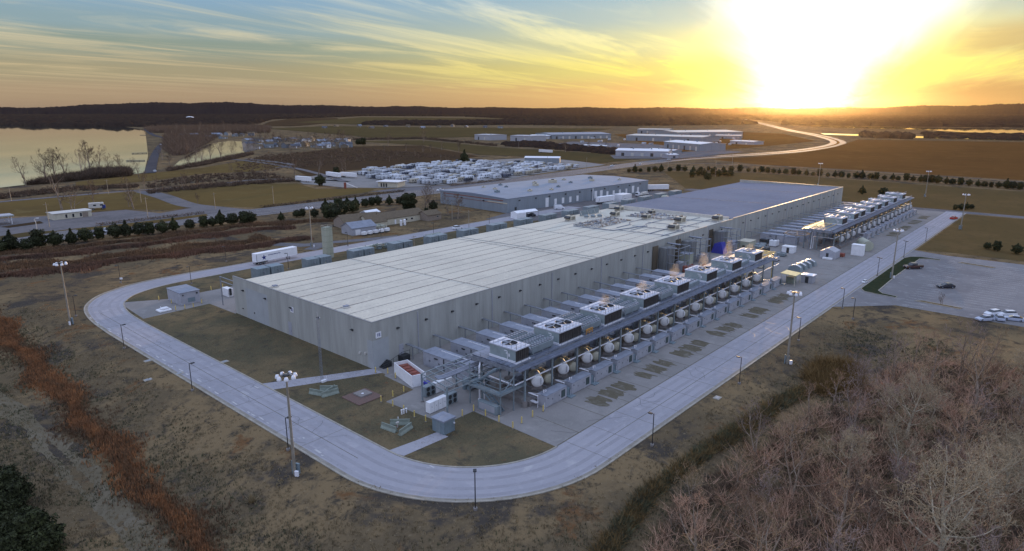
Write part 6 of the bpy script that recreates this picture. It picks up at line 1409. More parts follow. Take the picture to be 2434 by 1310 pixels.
while X < 620:
    y = 346.0; c = 0
    for _ in range(200):
        y += g.uniform(3.5, 4.9)
        if y > 520: break
        if not inpoly(X + 4, y, lotpoly) or g.random() < (.10 if math.sin(y * .11 + ri) > -.3 else .45): continue
        if n >= 300: break
        kd = g.choices([0, 1, 2, 3], [5, 4, 2, 1])[0]; col = g.choices(['rvw', 'rvc', 'rvd'], [9, 1.4, .7])[0]
        if kd == 3: col = g.choice(['rvw', 'rvd'])
        cn = {'rvw': 'white', 'rvc': 'tan', 'rvd': 'dark'}[col]; kn = ['camper trailer', 'short camper trailer', 'camper with a raised nose', 'car'][kd]
        if (kd, col) not in src: m, l_ = camper(kd); o = m.build('car' if kd == 3 else 'camper_trailer', [col, 'glass', 'black']); src[(kd, col)] = o
        else: o = src[(kd, col)].copy(); COL.objects.link(o)
        o.location = (X + g.uniform(-.6, .6), y, .06); o.rotation_euler.z = R(g.uniform(-4, 4) + 8)
        tag(o, '%s %s, %s from the highway in lot row %s' % (cn, kn, nth(c), nth(ri)), 'car' if kd == 3 else 'camper', 'campers and cars stored in the lot'); c += 1; n += 1
    X += 12.6 if ri % 2 == 0 else 18.5; ri += 1
a, rz, L_ = between((1247, 387), (1330, 388)); t = thing('long_shed', 'long pale shed at the back of the camper lot', 'shed', a, rz); gable(t, L_, 12, 5, 1.2, 'mwall', 'lamp')
# far industrial sheds
def shed(q0, q1, D, h, label, wall='mwall', roof='lamp', rh=1.2, doors=5, cat='warehouse'):
    a, rz, L_ = between(q0, q1); t = thing('industrial_shed', label, cat, a, rz, 'industrial sheds toward the sunset'); w, r = gable(t, L_, D, h, rh, wall, roof, over=.6)
    for i in range(doors): x = L_ * (i + .6) / (doors + .4); MB().box(x, x + 3.4, -.12, 0, .1, h * .62).build('door', 'offw' if i % 3 else 'dark', t)
    for i in range(2): MB().cyl((L_ * (.3 + .35 * i), D * .4, h + rh * .6), (L_ * (.3 + .35 * i), D * .4, h + rh + 1.4), .9, n=8).build('ridge_vent', 'bluegrey', t)
shed((1463, 371), (1588, 374), 34, 6.5, 'white roofed shed nearest the highway, left of the pair', 'lgrey', 'lamp', 1.6)
shed((1578, 352), (1664, 360), 40, 9, 'white roofed shed right of the pair by the highway', 'mwall', 'lamp', 1.8, 6)
shed((1540, 362), (1600, 366), 16, 4, 'low annex between the two white roofed sheds', 'mwall', 'lamp', .8, 3)
shed((1488, 334), (1668, 340), 70, 9, 'very long pale shed behind the two white roofed sheds', 'mwall', 'offw', 1.5, 4)
shed((1312, 331), (1452, 329), 90, 8, 'wide blue grey shed with many vehicles before it', 'mwall', 'mroof', 2.2, 9)
shed((1255, 330), (1306, 331), 40, 6, 'row of pale low buildings left of the wide shed', 'lgrey', 'lamp', 1, 5)
shed((1213, 335), (1262, 337), 40, 9, 'boxy light blue shed at the left of the far sheds', 'lgrey', 'lgrey', .6, 2)
shed((1128, 332), (1162, 334), 40, 9, 'boxy pale blue shed standing farthest left', 'lgrey', 'lgrey', .6, 2)
shed((1612, 326), (1765, 324), 120, 9, 'large dim shed far toward the sunset', 'mwall', 'offw', 2, 3)
shed((1515, 317), (1590, 318), 60, 9, 'dark shed with white pillars in the far fields', 'mwall', 'offw', 1, 5)
shed((1700, 330), (1760, 331), 40, 6, 'small low shed just left of the curving highway', 'mwall', 'offw', 1, 2)
shed((1590, 377), (1612, 376), 12, 4, 'little white shed beside the highway bend', 'lgrey', 'lamp', .8, 1)
shed((1735, 342), (1790, 345), 24, 5, 'pale low shed lit from behind near the bend', 'lgrey', 'lamp', .8, 2)
shed((1385, 352), (1440, 354), 16, 4, 'small flat shed among trees before the wide shed', 'lgrey', 'lamp', .6, 2)
shed((396, 283), (432, 283), 90, 10, 'long pale shed far across the lake woods', 'lgrey', 'lamp', 2, 0)
p = P(452, 285); t = thing('domed_tank', 'white domed tank far behind the lake woods', 'tank', p); MB().cyl((0, 0, 0), (0, 0, 9), 22, n=24).build('shell', 'white', t); MB().rev([(22, 9), (18, 14), (10, 17), (.1, 18)], n=24).build('dome', 'white', t)
g = random.Random(31)
for i in range(26):
    x = 1300 + (i + g.uniform(.1, .9)) * 460 / 26; q = P(x, 334 + g.uniform(-6, 20) if x < 1460 else g.uniform(330, 350)); m = MB(); m.bb(0, 7, -1.3, 1.3, .5, 3, .15); m.mi = 1; m.box(1, 6, -1.33, -1.3, 1.6, 2.3)
    o = m.build('parked_truck', ['rvw', 'glass'], loc=q, rz=g.uniform(-.6, .6)); tag(o, 'small white truck parked among the far sheds, %s from the left' % nth(i), 'truck', 'small white trucks among the far sheds')
# neighbourhood by the pond
M['hgrey'] = mat('grey house siding', (.15, .16, .18), .8, scale=1); M['htan'] = mat('tan house siding', (.20, .165, .12), .8, scale=1); M['hroof'] = mat('dark house roof', (.075, .08, .10), .8, scale=1)
hw = ['hgrey', 'htan', 'brickwall', 'white', 'hgrey', 'htan', 'mwall']; hr = ['hroof', 'shingle', 'mroof']
hn = {'hgrey': 'grey', 'htan': 'tan', 'brickwall': 'pale brick', 'white': 'white', 'mwall': 'blue grey'}; rn = {'hroof': 'blackish roof', 'shingle': 'brown roof', 'mroof': 'dark roof'}
seen = {}; HS = []
for i in range(58):
    if i < 34: px = 590 + (i % 17) * 15 + g.uniform(-5, 5); py = 352 - (i // 17) * 12 - (px - 590) * .012 + g.uniform(-3, 3)
    elif i < 46: px = 425 + (i - 34) * 15 + g.uniform(-4, 4); py = 326 + g.uniform(-5, 5)
    else: px = 770 + (i - 46) * 38 + g.uniform(-9, 9); py = 303 + g.uniform(-2, 3)
    w, r = g.choice(hw), g.choice(hr); key = (w, r); seen[key] = seen.get(key, 0) + 1
    L_, D = g.uniform(11, 17), g.uniform(8, 11)
    place = 'by the pond' if i < 34 else 'among the trees behind the pond' if i < 46 else 'on the far field edge'
    t = house('house', 'x', 'house', P(px, py), g.uniform(-.7, .9), L_, D, 3.2 if i % 3 else 5.2, 2.6, w, r, [(2, 1.5, 1, 1.3), (L_ - 4, 1.5, 1, 1.3)], [(L_ / 2, 1.2, 2.2)], group='houses in the neighbourhood by the pond'); HS.append((px, t, w, r, place))
HS.sort(key=lambda q: q[0]); seen = {}
for px, t, w, r, place in HS: key = (w, r, place); seen[key] = seen.get(key, 0) + 1; t['label'] = '%s house, %s, %s, %s from the left' % (hn[w], rn[r], place, nth(seen[key] - 1))
# ================================================================ TREES
def npcrown(n, rx, ry, rz, cz, leaf, seed, shape='oval', hollow=.35, fray=.18):
    rg = np.random.default_rng(seed)
    d = rg.normal(size=(n, 3)); d /= np.linalg.norm(d, axis=1)[:, None]; r = hollow + (1 - hollow) * rg.random(n) ** .5
    # lumps
    lump = 1 + fray * np.sin(d[:, 0] * 5 + seed) * np.cos(d[:, 1] * 6 + seed * 2) + fray * .8 * np.sin(d[:, 2] * 9 + seed)
    p = d * (r * lump)[:, None]
    if shape == 'cone': k = np.clip((1 - p[:, 2]) / 1.65, .12, 1) ** .75; p[:, 0] *= k * 1.25; p[:, 1] *= k * 1.25
    c = p * np.array([rx, ry, rz]) + np.array([0, 0, cz])
    nr = d + rg.normal(size=(n, 3)) * .6; nr /= np.linalg.norm(nr, axis=1)[:, None]
    a = np.cross(nr, rg.normal(size=(n, 3))); a /= np.linalg.norm(a, axis=1)[:, None]; b = np.cross(nr, a); s = leaf * (.6 + .8 * rg.random(n))[:, None]
    v = np.stack([c - a * s - b * s * .4, c + a * s - b * s * .5, c + b * s * 1.1 + a * s * .2], 1).reshape(-1, 3)
    return v, np.arange(n * 3).reshape(-1, 3)
def conifer(h, w, seed, n=1700, shape='oval'):
    t = thing('conifer', 'x', 'conifer', (0, 0, 0)); MB().cyl((0, 0, 0), (0, 0, h * .8), h * .03, h * .01, n=7).build('trunk', 'bark', t)
    v, f = npcrown(n, w / 2, w / 2, h * .47, h * .52, h * .05, seed, shape, .45); npmesh('crown', v, f, 'needle', t); return t
CN = [conifer(5.6, 5.2, 11), conifer(6.4, 5.0, 12, shape='cone'), conifer(5.2, 5.6, 13), conifer(6.0, 4.6, 14)]
for c in CN: c.location = (0, 0, -100)
cused = set()
def plant(protos, i, loc, s, label, group, rz=None):
    t = protos[i % len(protos)]; key = id(t)
    if key not in cused: cused.add(key); t.location = loc; t.rotation_euler.z = rz or 0; t.scale = (s, s, s)
    else: t = dup(t, loc, rz if rz is not None else rnd.uniform(0, 6.28), sc=s)
    t['label'] = label; t['group'] = group; return t
g = random.Random(5)
left_row = [(3, 598, 1.0), (28, 594, 1.35), (66, 592, 1.0), (94, 586, 1.35), (133, 583, 1.2), (172, 578, 1.05), (205, 571, 1.3), (238, 566, 1.05), (275, 563, 1.2), (301, 560, 1.2), (333, 557, 1.2), (358, 555, 1.15), (388, 552, 1.15), (414, 546, 1.1), (452, 541, .95), (485, 538, 1.05), (505, 535, .95), (525, 533, 1.3), (554, 531, 1.25), (581, 530, 1.15), (597, 528, 1.1), (669, 522, .8), (706, 514, .8), (720, 512, .85), (748, 514, .9)]
for i, (x, y, s) in enumerate(left_row): plant(CN, i, P(x, y + 3), s * g.uniform(.80, .92), 'rounded dark conifer in the row beside the highway, %s from the left' % nth(i), 'dark conifers in the row beside the highway')
mid = [(775, 506, 1.1), (790, 513, 1.3), (805, 503, 1.2), (815, 512, 1.3), (826, 500, 1.1), (838, 506, 1.2), (780, 520, 1.2), (800, 522, 1.3), (846, 494, .9), (868, 492, .9), (884, 490, .85), (898, 488, .95), (926, 487, .85), (950, 486, .85), (1014, 510, .6), (1030, 500, .9)]
for i, (x, y, s) in enumerate(mid): plant(CN, i + 1, P(x, y), s, 'dark conifer in the clump behind the farm houses, %s from the left' % nth(sorted(q[0] for q in mid).index(x)), 'dark conifers behind the farm houses')
rr = []; x = 1495.0; k = 0
while x < 2450:
    y = np.interp(x, [1495, 1700, 1800, 1990, 2150, 2434], [410, 406, 410, 422, 430, 452]); rr.append((x, y)); x += g.uniform(13, 21)
for i, (x, y) in enumerate(rr): plant(CN, i, P(x, y), g.uniform(.6, 1.05), 'small rounded conifer in the row along the harvested field, %s from the left' % nth(i), 'conifers in the row along the harvested field')
for i, (q, s, lb) in enumerate([((2346, 592), .5, 'small conifer on the brown field, left of three'), ((2368, 597), .68, 'conifer on the brown field, middle of three'), ((2416, 604), .68, 'conifer on the brown field, right of three'), ((2049, 462), .85, 'round conifer beyond the far corner of the blue roof, left'), ((2099, 466), 1.0, 'round conifer beyond the far corner of the blue roof, right'),
                                 ((2270, 499), .5, 'dark conifer at the far lot edge, left'), ((2284, 499), .6, 'dark conifer at the far lot edge, second'), ((2297, 498), .6, 'dark conifer at the far lot edge, third'), ((2308, 497), .5, 'dark conifer at the far lot edge, right'),
                                 ((800, 418), 1.2, 'dark conifer behind the left tip of the camper lot'), ((762, 442), 1.4, 'dark round conifer at the tan field corner'), ((1104, 389), 2.0, 'dark conifer behind the camper lot'),
                                 ((852, 345), 1.7, 'dark conifer in the far fields, left of a pair'), ((864, 345), 1.9, 'dark conifer in the far fields, right of a pair')]): plant(CN, i + 2, P(*q), s, lb, 'scattered conifers')
for i, (q, lb) in enumerate([((1660, 418), 'near trees behind the hall, first'), ((1674, 420), 'second'), ((1682, 428), 'third'), ((1694, 416), 'fourth'), ((1708, 420), 'fifth'), ((1722, 418), 'sixth'), ((1735, 420), 'seventh'), ((1645, 422), 'eighth')]):
    plant(CN, i, P(*q), 1.0, 'dark conifer around the small lot behind the blue roof, %s' % nth(i), 'conifers around the small lot behind the blue roof')
BC = conifer(9.5, 8.4, 21, 9000); cused.add(id(BC)); BC.location = P(972, 500); BC['label'] = 'big dark conifer behind the farm houses'
t = thing('conifer', 'x', 'conifer', (0, 0, -60)); MB().cyl((0, 0, 0), (0, 0, 6.5), .2, .05, n=7).build('trunk', 'bark', t); cv = []; cf = []
for k_, (cx_, cy_, cz_, r_) in enumerate([(0, 0, 3.2, 2.9), (1.2, .8, 2.2, 2.2), (-1.3, .5, 2.4, 2.1), (.2, -1.3, 2.0, 2.2), (.3, .2, 5.2, 1.9)]):
    v_, f_ = npcrown(5200, r_, r_, r_ * .85, 0, .17, 60 + k_, 'oval', .55, .3); cf.append(f_ + sum(len(q_) for q_ in cv)); cv.append(v_ + np.array([cx_, cy_, cz_]))
npmesh('crown', np.concatenate(cv), np.concatenate(cf), 'needle', t); NP = t
for i, (q, s) in enumerate([((18, 1212), .9), ((0, 1262), .7), ((88, 1320), .95), ((-50, 1190), .8), ((20, 1365), .8)]):
    o = NP if i == 0 else dup(NP, G(*q), i * 1.3, sc=s)
    o.location = G(*q); o.scale = (s, s, s); o['label'] = ['large dark pine at the lower left edge, uppermost', 'dark pine half hidden between the two large pines lower left', 'dark pine in the bottom left corner, farthest right', 'dark pine cut by the left edge', 'dark pine cut by the bottom edge'][i]; o['group'] = 'dark pines in the bottom left corner'
# --- bare trees
def bare(h, w, seed, twig='twigr', bark='bark', name='bare_tree', thick=1.0, tw=.018, nst=1, low=.25, up=.10, ang=(38, 62), dens=1.0):
    """trunk with limbs set along it; every branch carries laterals, so the crown fills out round and thin"""
    g = random.Random(seed); tr = ([], []); cr = ([], [])
    def seg(q_, a, b, r0, r1, n):
        d = (b - a).normalized(); u = d.orthogonal().normalized(); w_ = d.cross(u); o = len(q_[0])
        for p, r in ((a, r0), (b, r1)):
            for i in range(n): t_ = 6.2832 * i / n; q = p + u * (r * math.cos(t_)) + w_ * (r * math.sin(t_)); q_[0].append((q.x, q.y, q.z))
        for i in range(n): j = (i + 1) % n; q_[1].append((o + i, o + j, o + n + j, o + n + i))
    NS = (7, 6, 5, 3, 2)
    def grow(p, d, L_, r, lv, az):
        ns = NS[lv]; q = p; rr = r
        for i in range(ns):
            wob = (.13, .24, .30, .36, .4)[lv]
            d = (d + Vector((g.uniform(-1, 1), g.uniform(-1, 1), g.uniform(-.6, .9))) * wob + Vector((0, 0, up if lv else .25))).normalized()
            b = q + d * (L_ / ns); r2 = max(tw, r * (1 - .8 * (i + 1) / ns))
            seg(tr if lv <= 1 else cr, q, b, rr, r2, 7 if lv == 0 else 5 if lv == 1 else 3); q = b; rr = r2
            if lv < 4 and (lv > 0 or (i + 1) / ns > low):
                k = (2, 1 + (g.random() < .75), 1 + (g.random() < .6), 1 + (g.random() < .35))[lv]
                if g.random() > dens: k = max(0, k - 1)
                for _ in range(k):
                    az += 2.4 + g.uniform(-.5, .5); u = d.orthogonal().normalized(); v = d.cross(u); a = R(g.uniform(*ang)) * (1.15 if lv == 0 and i < 4 else 1)
                    s = (d * math.cos(a) + (u * math.cos(az) + v * math.sin(az)) * math.sin(a)).normalized()
                    if lv == 0: L2 = h * w * g.uniform(.75, 1.1) * (1 - .45 * ((i + 1) / ns) ** 2)
                    else: L2 = L_ * g.uniform(.42, .68) * (1.08 - .5 * (i + 1) / ns)
                    grow(q, s, L2, max(tw, rr * (.62 if lv == 0 else .6)), lv + 1, az)
    for s_ in range(nst):
        o = Vector((g.uniform(-.5, .5), g.uniform(-.5, .5), -.4)) * (nst > 1) + Vector((0, 0, -.4 * (nst == 1)))
        grow(o, Vector((g.uniform(-.4, .4) * (nst > 1), g.uniform(-.4, .4) * (nst > 1), 1)).normalized(), h * .86 * (1 if nst == 1 else .85), h * .021 * thick / (nst ** .4), 0, g.uniform(0, 6))
    t = thing(name, 'x', 'tree', (0, 0, 0)); zs = sorted(p[2] for p in cr[0]); k = h / zs[int(len(zs) * .995)]
    for nm, (v, f), m_ in (('trunk', tr, bark), ('crown', cr, twig)):
        v = np.array(v) * np.array([1, 1, k]); npmesh(nm, v, np.array(f), m_, t, k=4)
    return t
# ---- woodland at the lower right
BT = [bare(11.5, .46, 1, dens=.15, tw=.02), bare(10.5, .54, 2, nst=2, dens=0, tw=.02, twig='twigt'), bare(8.4, .5, 3, nst=3, low=.15, dens=0, twig='twigg'), bare(12.0, .42, 4, dens=.1, tw=.022, twig='twigt'), bare(7.6, .58, 5, nst=2, low=.1, dens=.1, twig='twigb'), bare(13, .44, 6, nst=2, dens=0, tw=.022, twig='twigg')]
PT = [bare(17, .58, 7, twig='twigp', bark='barkp', thick=1.05, tw=.03, dens=.55, low=.25, ang=(42, 68)), bare(13, .52, 8, twig='twigp', bark='barkp', thick=1.0, tw=.026, dens=.5, ang=(40, 66))]
DT = [bare(11.8, .46, 31, twig='twigd', tw=.026, dens=.15, thick=1.2), bare(10.5, .54, 32, twig='twigd', tw=.026, dens=0, thick=1.2, nst=2), bare(11, .40, 33, twig='twigd', tw=.026, dens=.3, thick=1.1)]
for q in BT + PT + DT: q.location = (0, 0, -200)
def band(name, ctr, hw, n, hgt, wid, m, label, seed, blades=5, z=0, dens=None):
    rg = np.random.default_rng(seed); c = [v for v in catmull([tuple(P(*q, z)[:2]) + (0,) for q in ctr], 6)]
    seg_ = [(c[i], c[i + 1], (c[i + 1] - c[i]).length) for i in range(len(c) - 1)]; tot = sum(s_[2] for s_ in seg_); P_ = []
    while len(P_) < n:
        d = rg.random() * tot; dd = d
        for a, b, L_ in seg_:
            if dd <= L_: break
            dd -= L_
        p = a.lerp(b, min(1, dd / L_)); t_ = (b - a).normalized(); nr = Vector((-t_.y, t_.x, 0)); k = hw * (.75 + .35 * math.sin(d * .13 + seed) + .25 * math.sin(d * .41 + 2 * seed))
        if dens and rg.random() > dens(d / tot): continue
        q = p + nr * (rg.normal() * k * .55 + .3 * hw * math.sin(d * .21)); P_.append((q.x, q.y, HG(q.x, q.y) - .05))
    c = np.repeat(np.array(P_), blades, 0); k = len(c); a = rg.random(k) * 6.283; hh = hgt * (.4 + .9 * rg.random(k)); off = rg.normal(size=(k, 2)) * wid * 2.4
    base = c.copy(); base[:, :2] += off; w = wid * (.5 + rg.random(k)); u = np.stack([np.cos(a), np.sin(a), np.zeros(k)], 1)
    tip = base + np.stack([np.sin(a) * hh * .35, -np.cos(a) * hh * .35, hh], 1); v = np.stack([base - u * w[:, None], base + u * w[:, None], tip], 1).reshape(-1, 3)
    o = npmesh(name, v, np.arange(k * 3).reshape(-1, 3), m); tag(o, label, 'grass', kind='stuff'); return o
g = random.Random(77)
def tree(protos, i, p, s, label, group, rz=None): return plant(protos, i, p, s, label, group, rz if rz is not None else g.uniform(0, 6.28))
def gz(x, y): return Vector((x, y, HG(x, y)))
big = [((2228, 1315), 1.0, 'largest pale barked bare tree, spreading over the lower right'), ((2400, 1130), .85, 'pale bare tree at the right edge, halfway up the woodland'), ((2160, 1010), .72, 'pale bare tree in the middle of the woodland'), ((2425, 960), .6, 'pale bare tree high on the right edge')]
for i, (q, s, lb) in enumerate(big): tree(PT, i, gz(*P(*q)[:2]), s, lb, 'pale bare trees in the woodland', i * 1.1)
named = [((1660, 1312), 1.05, 'pinkish bare tree at the lower left corner of the woodland'), ((1893, 1135), 1.15, 'pinkish bare tree with the rounded crown in the middle left of the woodland'), ((2045, 905), 1.0, 'dark stemmed bare tree behind the yellowish brush'), ((1985, 1300), 1.05, 'pinkish bare tree cut by the bottom edge'), ((1760, 1215), .95, 'pinkish bare tree behind the lower left corner tree'), ((1800, 1050), .8, 'low pinkish bare tree along the brush line')]
placed = [gz(*P(*q)[:2]) for q, _, _ in big]
for i, (q, s, lb) in enumerate(named): p = gz(*P(*q)[:2]); placed.append(p); tree(BT, i, p, s, lb, 'reddish bare trees in the woodland')
cand = []
wp = [(56, 30), (68, 36.0), (80, 38.0), (98, 36.0), (122, 33.5), (134, 31.5), (146, 30), (160, 24), (168, 10), (174, -30), (178, -60), (150, -75), (60, -32)]
for _ in range(5000):
    x, y = g.uniform(50, 175), g.uniform(-75, 40)
    if not inpoly(x, y, wp): continue
    if any((x - q.x) ** 2 + (y - q.y) ** 2 < (5.0 + g.random() * 2.2) ** 2 for q in placed): continue
    p = gz(x, y); placed.append(p); cand.append(p)
cand.sort(key=lambda p: p.x)
rowsN = {}
for i, p in enumerate(cand):
    d = 36 - p.y; rn_ = int(d // 12); rowsN[rn_] = rowsN.get(rn_, 0) + 1; k = rowsN[rn_] - 1
    edge = d < 9; s = g.uniform(.55, .8) if edge else g.uniform(.75, 1.1)
    pale = g.random() < .14 and not edge
    tree(PT if pale else BT, i * 7 + 3, p, s * (.7 if pale else 1), '%s bare tree, %s along the %s woodland band from the ring road' % ('pale' if pale else 'reddish brown', nth(k), nth(rn_)), 'bare trees in the woodland at the lower right')
# ---- scattered bare trees in the middle distance
def spot(q, hpx, label, group, dark=1, i=0):
    p = P(*q); dpx = (p - Vector((0, 0, CAM_H))).length / F; tree(DT, i, p, hpx * dpx / 11.8, label, group)
SP = [((62, 441), 55, 'bare tree standing alone on the near lake shore'), ((108, 432), 70, 'tall bare tree on the lake shore, left of the tall group'), ((130, 430), 68, 'tall bare tree on the lake shore, second of the tall group'), ((157, 425), 62, 'tall bare tree on the lake shore, third of the tall group'), ((196, 412), 62, 'leaning bare tree on the lake shore'), ((213, 414), 72, 'tallest dark crowned bare tree on the lake shore'), ((236, 412), 55, 'bare tree right of the tallest on the lake shore'), ((262, 412), 45, 'small bare tree rising from the lakeside brush'), ((286, 412), 42, 'small bare tree at the right of the lakeside brush'),
      ((148, 503), 95, 'big bare tree behind the low roadside building'), ((172, 500), 60, 'smaller bare tree right of the big one behind the building'), ((225, 488), 55, 'bare tree behind the camper truck'), ((318, 497), 70, 'bare tree on the tan strip beside the yard entrance'), ((309, 492), 50, 'thin bare tree left of the one by the yard entrance'), ((345, 452), 42, 'bare tree at the fork of the side road'), ((372, 455), 35, 'small bare tree along the field hedge'),
      ((436, 448), 42, 'bare tree on the field hedge, nearest the side road'), ((470, 485), 26, 'reddish bush tree at the tan field edge'), ((562, 437), 45, 'bare tree on the hedge of the tan field'), ((640, 430), 48, 'bare tree left of the lone white trailer'), ((500, 383), 50, 'wide bare tree in front of the pond, left'), ((527, 380), 52, 'widest bare tree in front of the pond'), ((480, 388), 42, 'bare tree in front of the pond, farther left'), ((450, 398), 34, 'small bare tree on the pond bank, nearest the causeway'), ((465, 393), 36, 'small bare tree on the pond bank, second'), ((556, 374), 34, 'bushy tree at the right end of the pond'),
      ((702, 420), 55, 'reddish bare tree before the lone white trailer'), ((757, 418), 60, 'reddish bare tree between the white trailers'), ((820, 412), 55, 'reddish bare tree left behind the camper lot'), ((810, 345), 38, 'round bare tree in the far fields by the two conifers'), ((922, 348), 34, 'reddish bare tree in the far fields, middle'), ((1006, 338), 34, 'reddish bare tree in the far fields, right of the middle'), ((1090, 363), 32, 'reddish bare tree behind the camper lot'), ((1010, 500), 70, 'bare tree right of the big dark conifer'), ((1022, 500), 66, 'second bare tree right of the big dark conifer'),
      ((1088, 520), 66, 'wide rounded bare tree before the long warehouse'), ((1066, 512), 55, 'bare tree left of the rounded one before the warehouse'), ((1345, 362), 30, 'dense brown tree behind the white box truck'), ((1400, 360), 26, 'bare tree before the wide far shed'), ((1445, 362), 26, 'bare tree left of the white roofed shed'), ((2237, 726), 30, 'tiny bare sapling on the near narrow island'), ((1060, 386), 22, 'small bare tree at the back of the camper lot'), ((330, 420), 40, 'bare tree on the inlet bank by the causeway'), ((385, 380), 40, 'orange tinged tree beside the causeway road'), ((405, 395), 30, 'small tree right of the causeway road')]
for i, (q, h, lb) in enumerate(SP): spot(q, h, lb, 'bare trees scattered beyond the ring road', i=i)
k = 0
for i in range(46):
    x = 590 + i * 5.5 + g.uniform(-2, 2); y = 350 - (i % 2) * 12 + g.uniform(-5, 6)
    spot((x, y), g.uniform(18, 30), 'bare yard tree among the pond-side houses, %s from the left' % nth(i), 'bare trees among the pond-side houses', i=i)
for i in range(22):
    x = 410 + i * 10.5; spot((x, 322 + g.uniform(-8, 8)), g.uniform(18, 26), 'bare tree among the houses behind the pond, %s from the left' % nth(i), 'bare trees behind the pond', i=i)
for i in range(26):
    x = 560 + (i + g.uniform(.1, .9)) * 20; y = 372 + g.uniform(-16, 24)
    if x > 840 and y > 385: y = 370
    spot((x, y), g.uniform(12, 26), 'low reddish bare tree in the scrubby brown field, %s from the left' % nth(i), 'low bare trees in the scrubby field', i=i)
for i in range(20):
    spot((385 + i * 17 + g.uniform(-5, 5), 452 - i * 1.1), g.uniform(8, 18), 'low bush on the hedge line above the tan field, %s from the left' % nth(i), 'bushes on the field hedge', i=i)
# ---- brush and grass
def tufts(name, region, n, hgt, wid, m, label, seed, blades=5, dens=None, lean=.35):
    rg = np.random.default_rng(seed); g2 = random.Random(seed); P_ = []
    x0, x1 = min(p[0] for p in region), max(p[0] for p in region); y0, y1 = min(p[1] for p in region), max(p[1] for p in region); tries = 0
    while len(P_) < n and tries < n * 14:
        tries += 1; x, y = g2.uniform(x0, x1), g2.uniform(y0, y1)
        if inpoly(x, y, region) and (dens is None or g2.random() < dens(x, y)): P_.append((x, y, HG(x, y) - .05))
    c = np.repeat(np.array(P_), blades, 0); k = len(c); a = rg.random(k) * 6.283
    hh = hgt * (.5 + .8 * rg.random(k)); ln = lean * rg.random(k) * hh; off = rg.normal(size=(k, 2)) * wid * 2.2
    base = c.copy(); base[:, :2] += off; w = wid * (.5 + rg.random(k))
    u = np.stack([np.cos(a), np.sin(a), np.zeros(k)], 1)
    tip = base + np.stack([np.sin(a) * ln, -np.cos(a) * ln, hh], 1)
    v = np.stack([base - u * w[:, None], base + u * w[:, None], tip], 1).reshape(-1, 3)
    o = npmesh(name, v, np.arange(k * 3).reshape(-1, 3), m); tag(o, label, 'grass', kind='stuff'); return o
M['gbrown'] = mat('brown grass blades', (.15, .082, .04), .9, scale=.25, var=.3, col2=(.08, .05, .03))
M['gmaroon'] = mat('maroon grass blades', (.15, .075, .045), .9, scale=.12, var=.3, col2=(.075, .048, .034))
dc = [(-70, 720), (0, 785), (60, 846), (150, 940), (250, 1052), (350, 1165), (450, 1275), (540, 1380)]
band('rust_grass', dc, 2.8, 11000, .75, .065, 'grust', 'band of tall rust red grass running down the left ditch', 3, z=-2.5, dens=lambda t: 1 - .72 * t)
band('brown_grass', dc, 3.4, 9000, .65, .065, 'gbrown', 'browner grass mixed through the rust red band', 31, z=-2.5)
band('rust_grass', [(-20, 622), (120, 608), (330, 584), (560, 553), (700, 541)], 4.0, 8000, 1.1, .13, 'gmaroon', 'long reddish grass line across the field north-west of the ring road', 4)
band('rust_grass', [(-20, 662), (150, 642), (300, 620), (400, 609), (640, 581), (730, 566)], 4.2, 8000, 1.1, .13, 'gmaroon', 'second reddish grass line nearer the north road', 5)
band('brown_grass', [(-20, 606), (120, 594), (330, 571), (560, 540), (700, 529), (800, 526)], 5.0, 6000, 1.0, .12, 'gbrown', 'brown tall grass at the foot of the highway conifers', 6)
band('brown_grass', [(-20, 640), (150, 625), (400, 596), (640, 566)], 9.0, 6000, .8, .12, 'gbrown', 'brown rough grass between the two reddish lines', 7)
fg = [(49, 215), (49, 100), (52, 70), (62, 56), (80, 49), (175, 49), (175, 44), (110, 41), (50, 36), (36, 25), (-10, 60), (-20, 120), (-10, 215)]
fg = [(48.6, 220), (48.6, 80), (54, 62), (66, 52), (92, 48.6), (180, 48.6), (178, 20), (60, -10), (20, 20), (-25, 90), (-40, 220)]
den = lambda x, y: (.25 + .75 * sst(1.5, 9, sdist(x, y))) * (.35 + .65 * (math.sin(x * .31 + math.sin(y * .2)) * math.cos(y * .27 + 1) > -.2)) * (1 if x * x + y * y < 120 ** 2 else .5)
tufts('dry_grass', fg, 46000, .34, .055, 'gtan', 'dry tan grass tufts over the ditch and verge', 6, 5, den)
gg = mat('olive grass blades', (.085, .085, .042), .9, scale=.25, var=.3, col2=(.05, .05, .03)); M['golive'] = gg
tufts('dark_grass', fg, 30000, .4, .06, 'golive', 'dark olive weeds over the ditch', 7, 4, lambda x, y: sst(5, 13, sdist(x, y)) * (math.sin(x * .21 + 2 * math.sin(y * .13)) * math.cos(y * .19) > -.1))
lw = [(59.5, 160), (59.5, 84), (64, 72), (77, 66), (77, 78), (71, 78), (69, 93), (77, 94), (77, 104), (77.6, 160)]
tufts('lawn_grass', lw, 15000, .14, .05, 'gtan', 'sparse dry blades in the lawn inside the ring road', 8, 4)
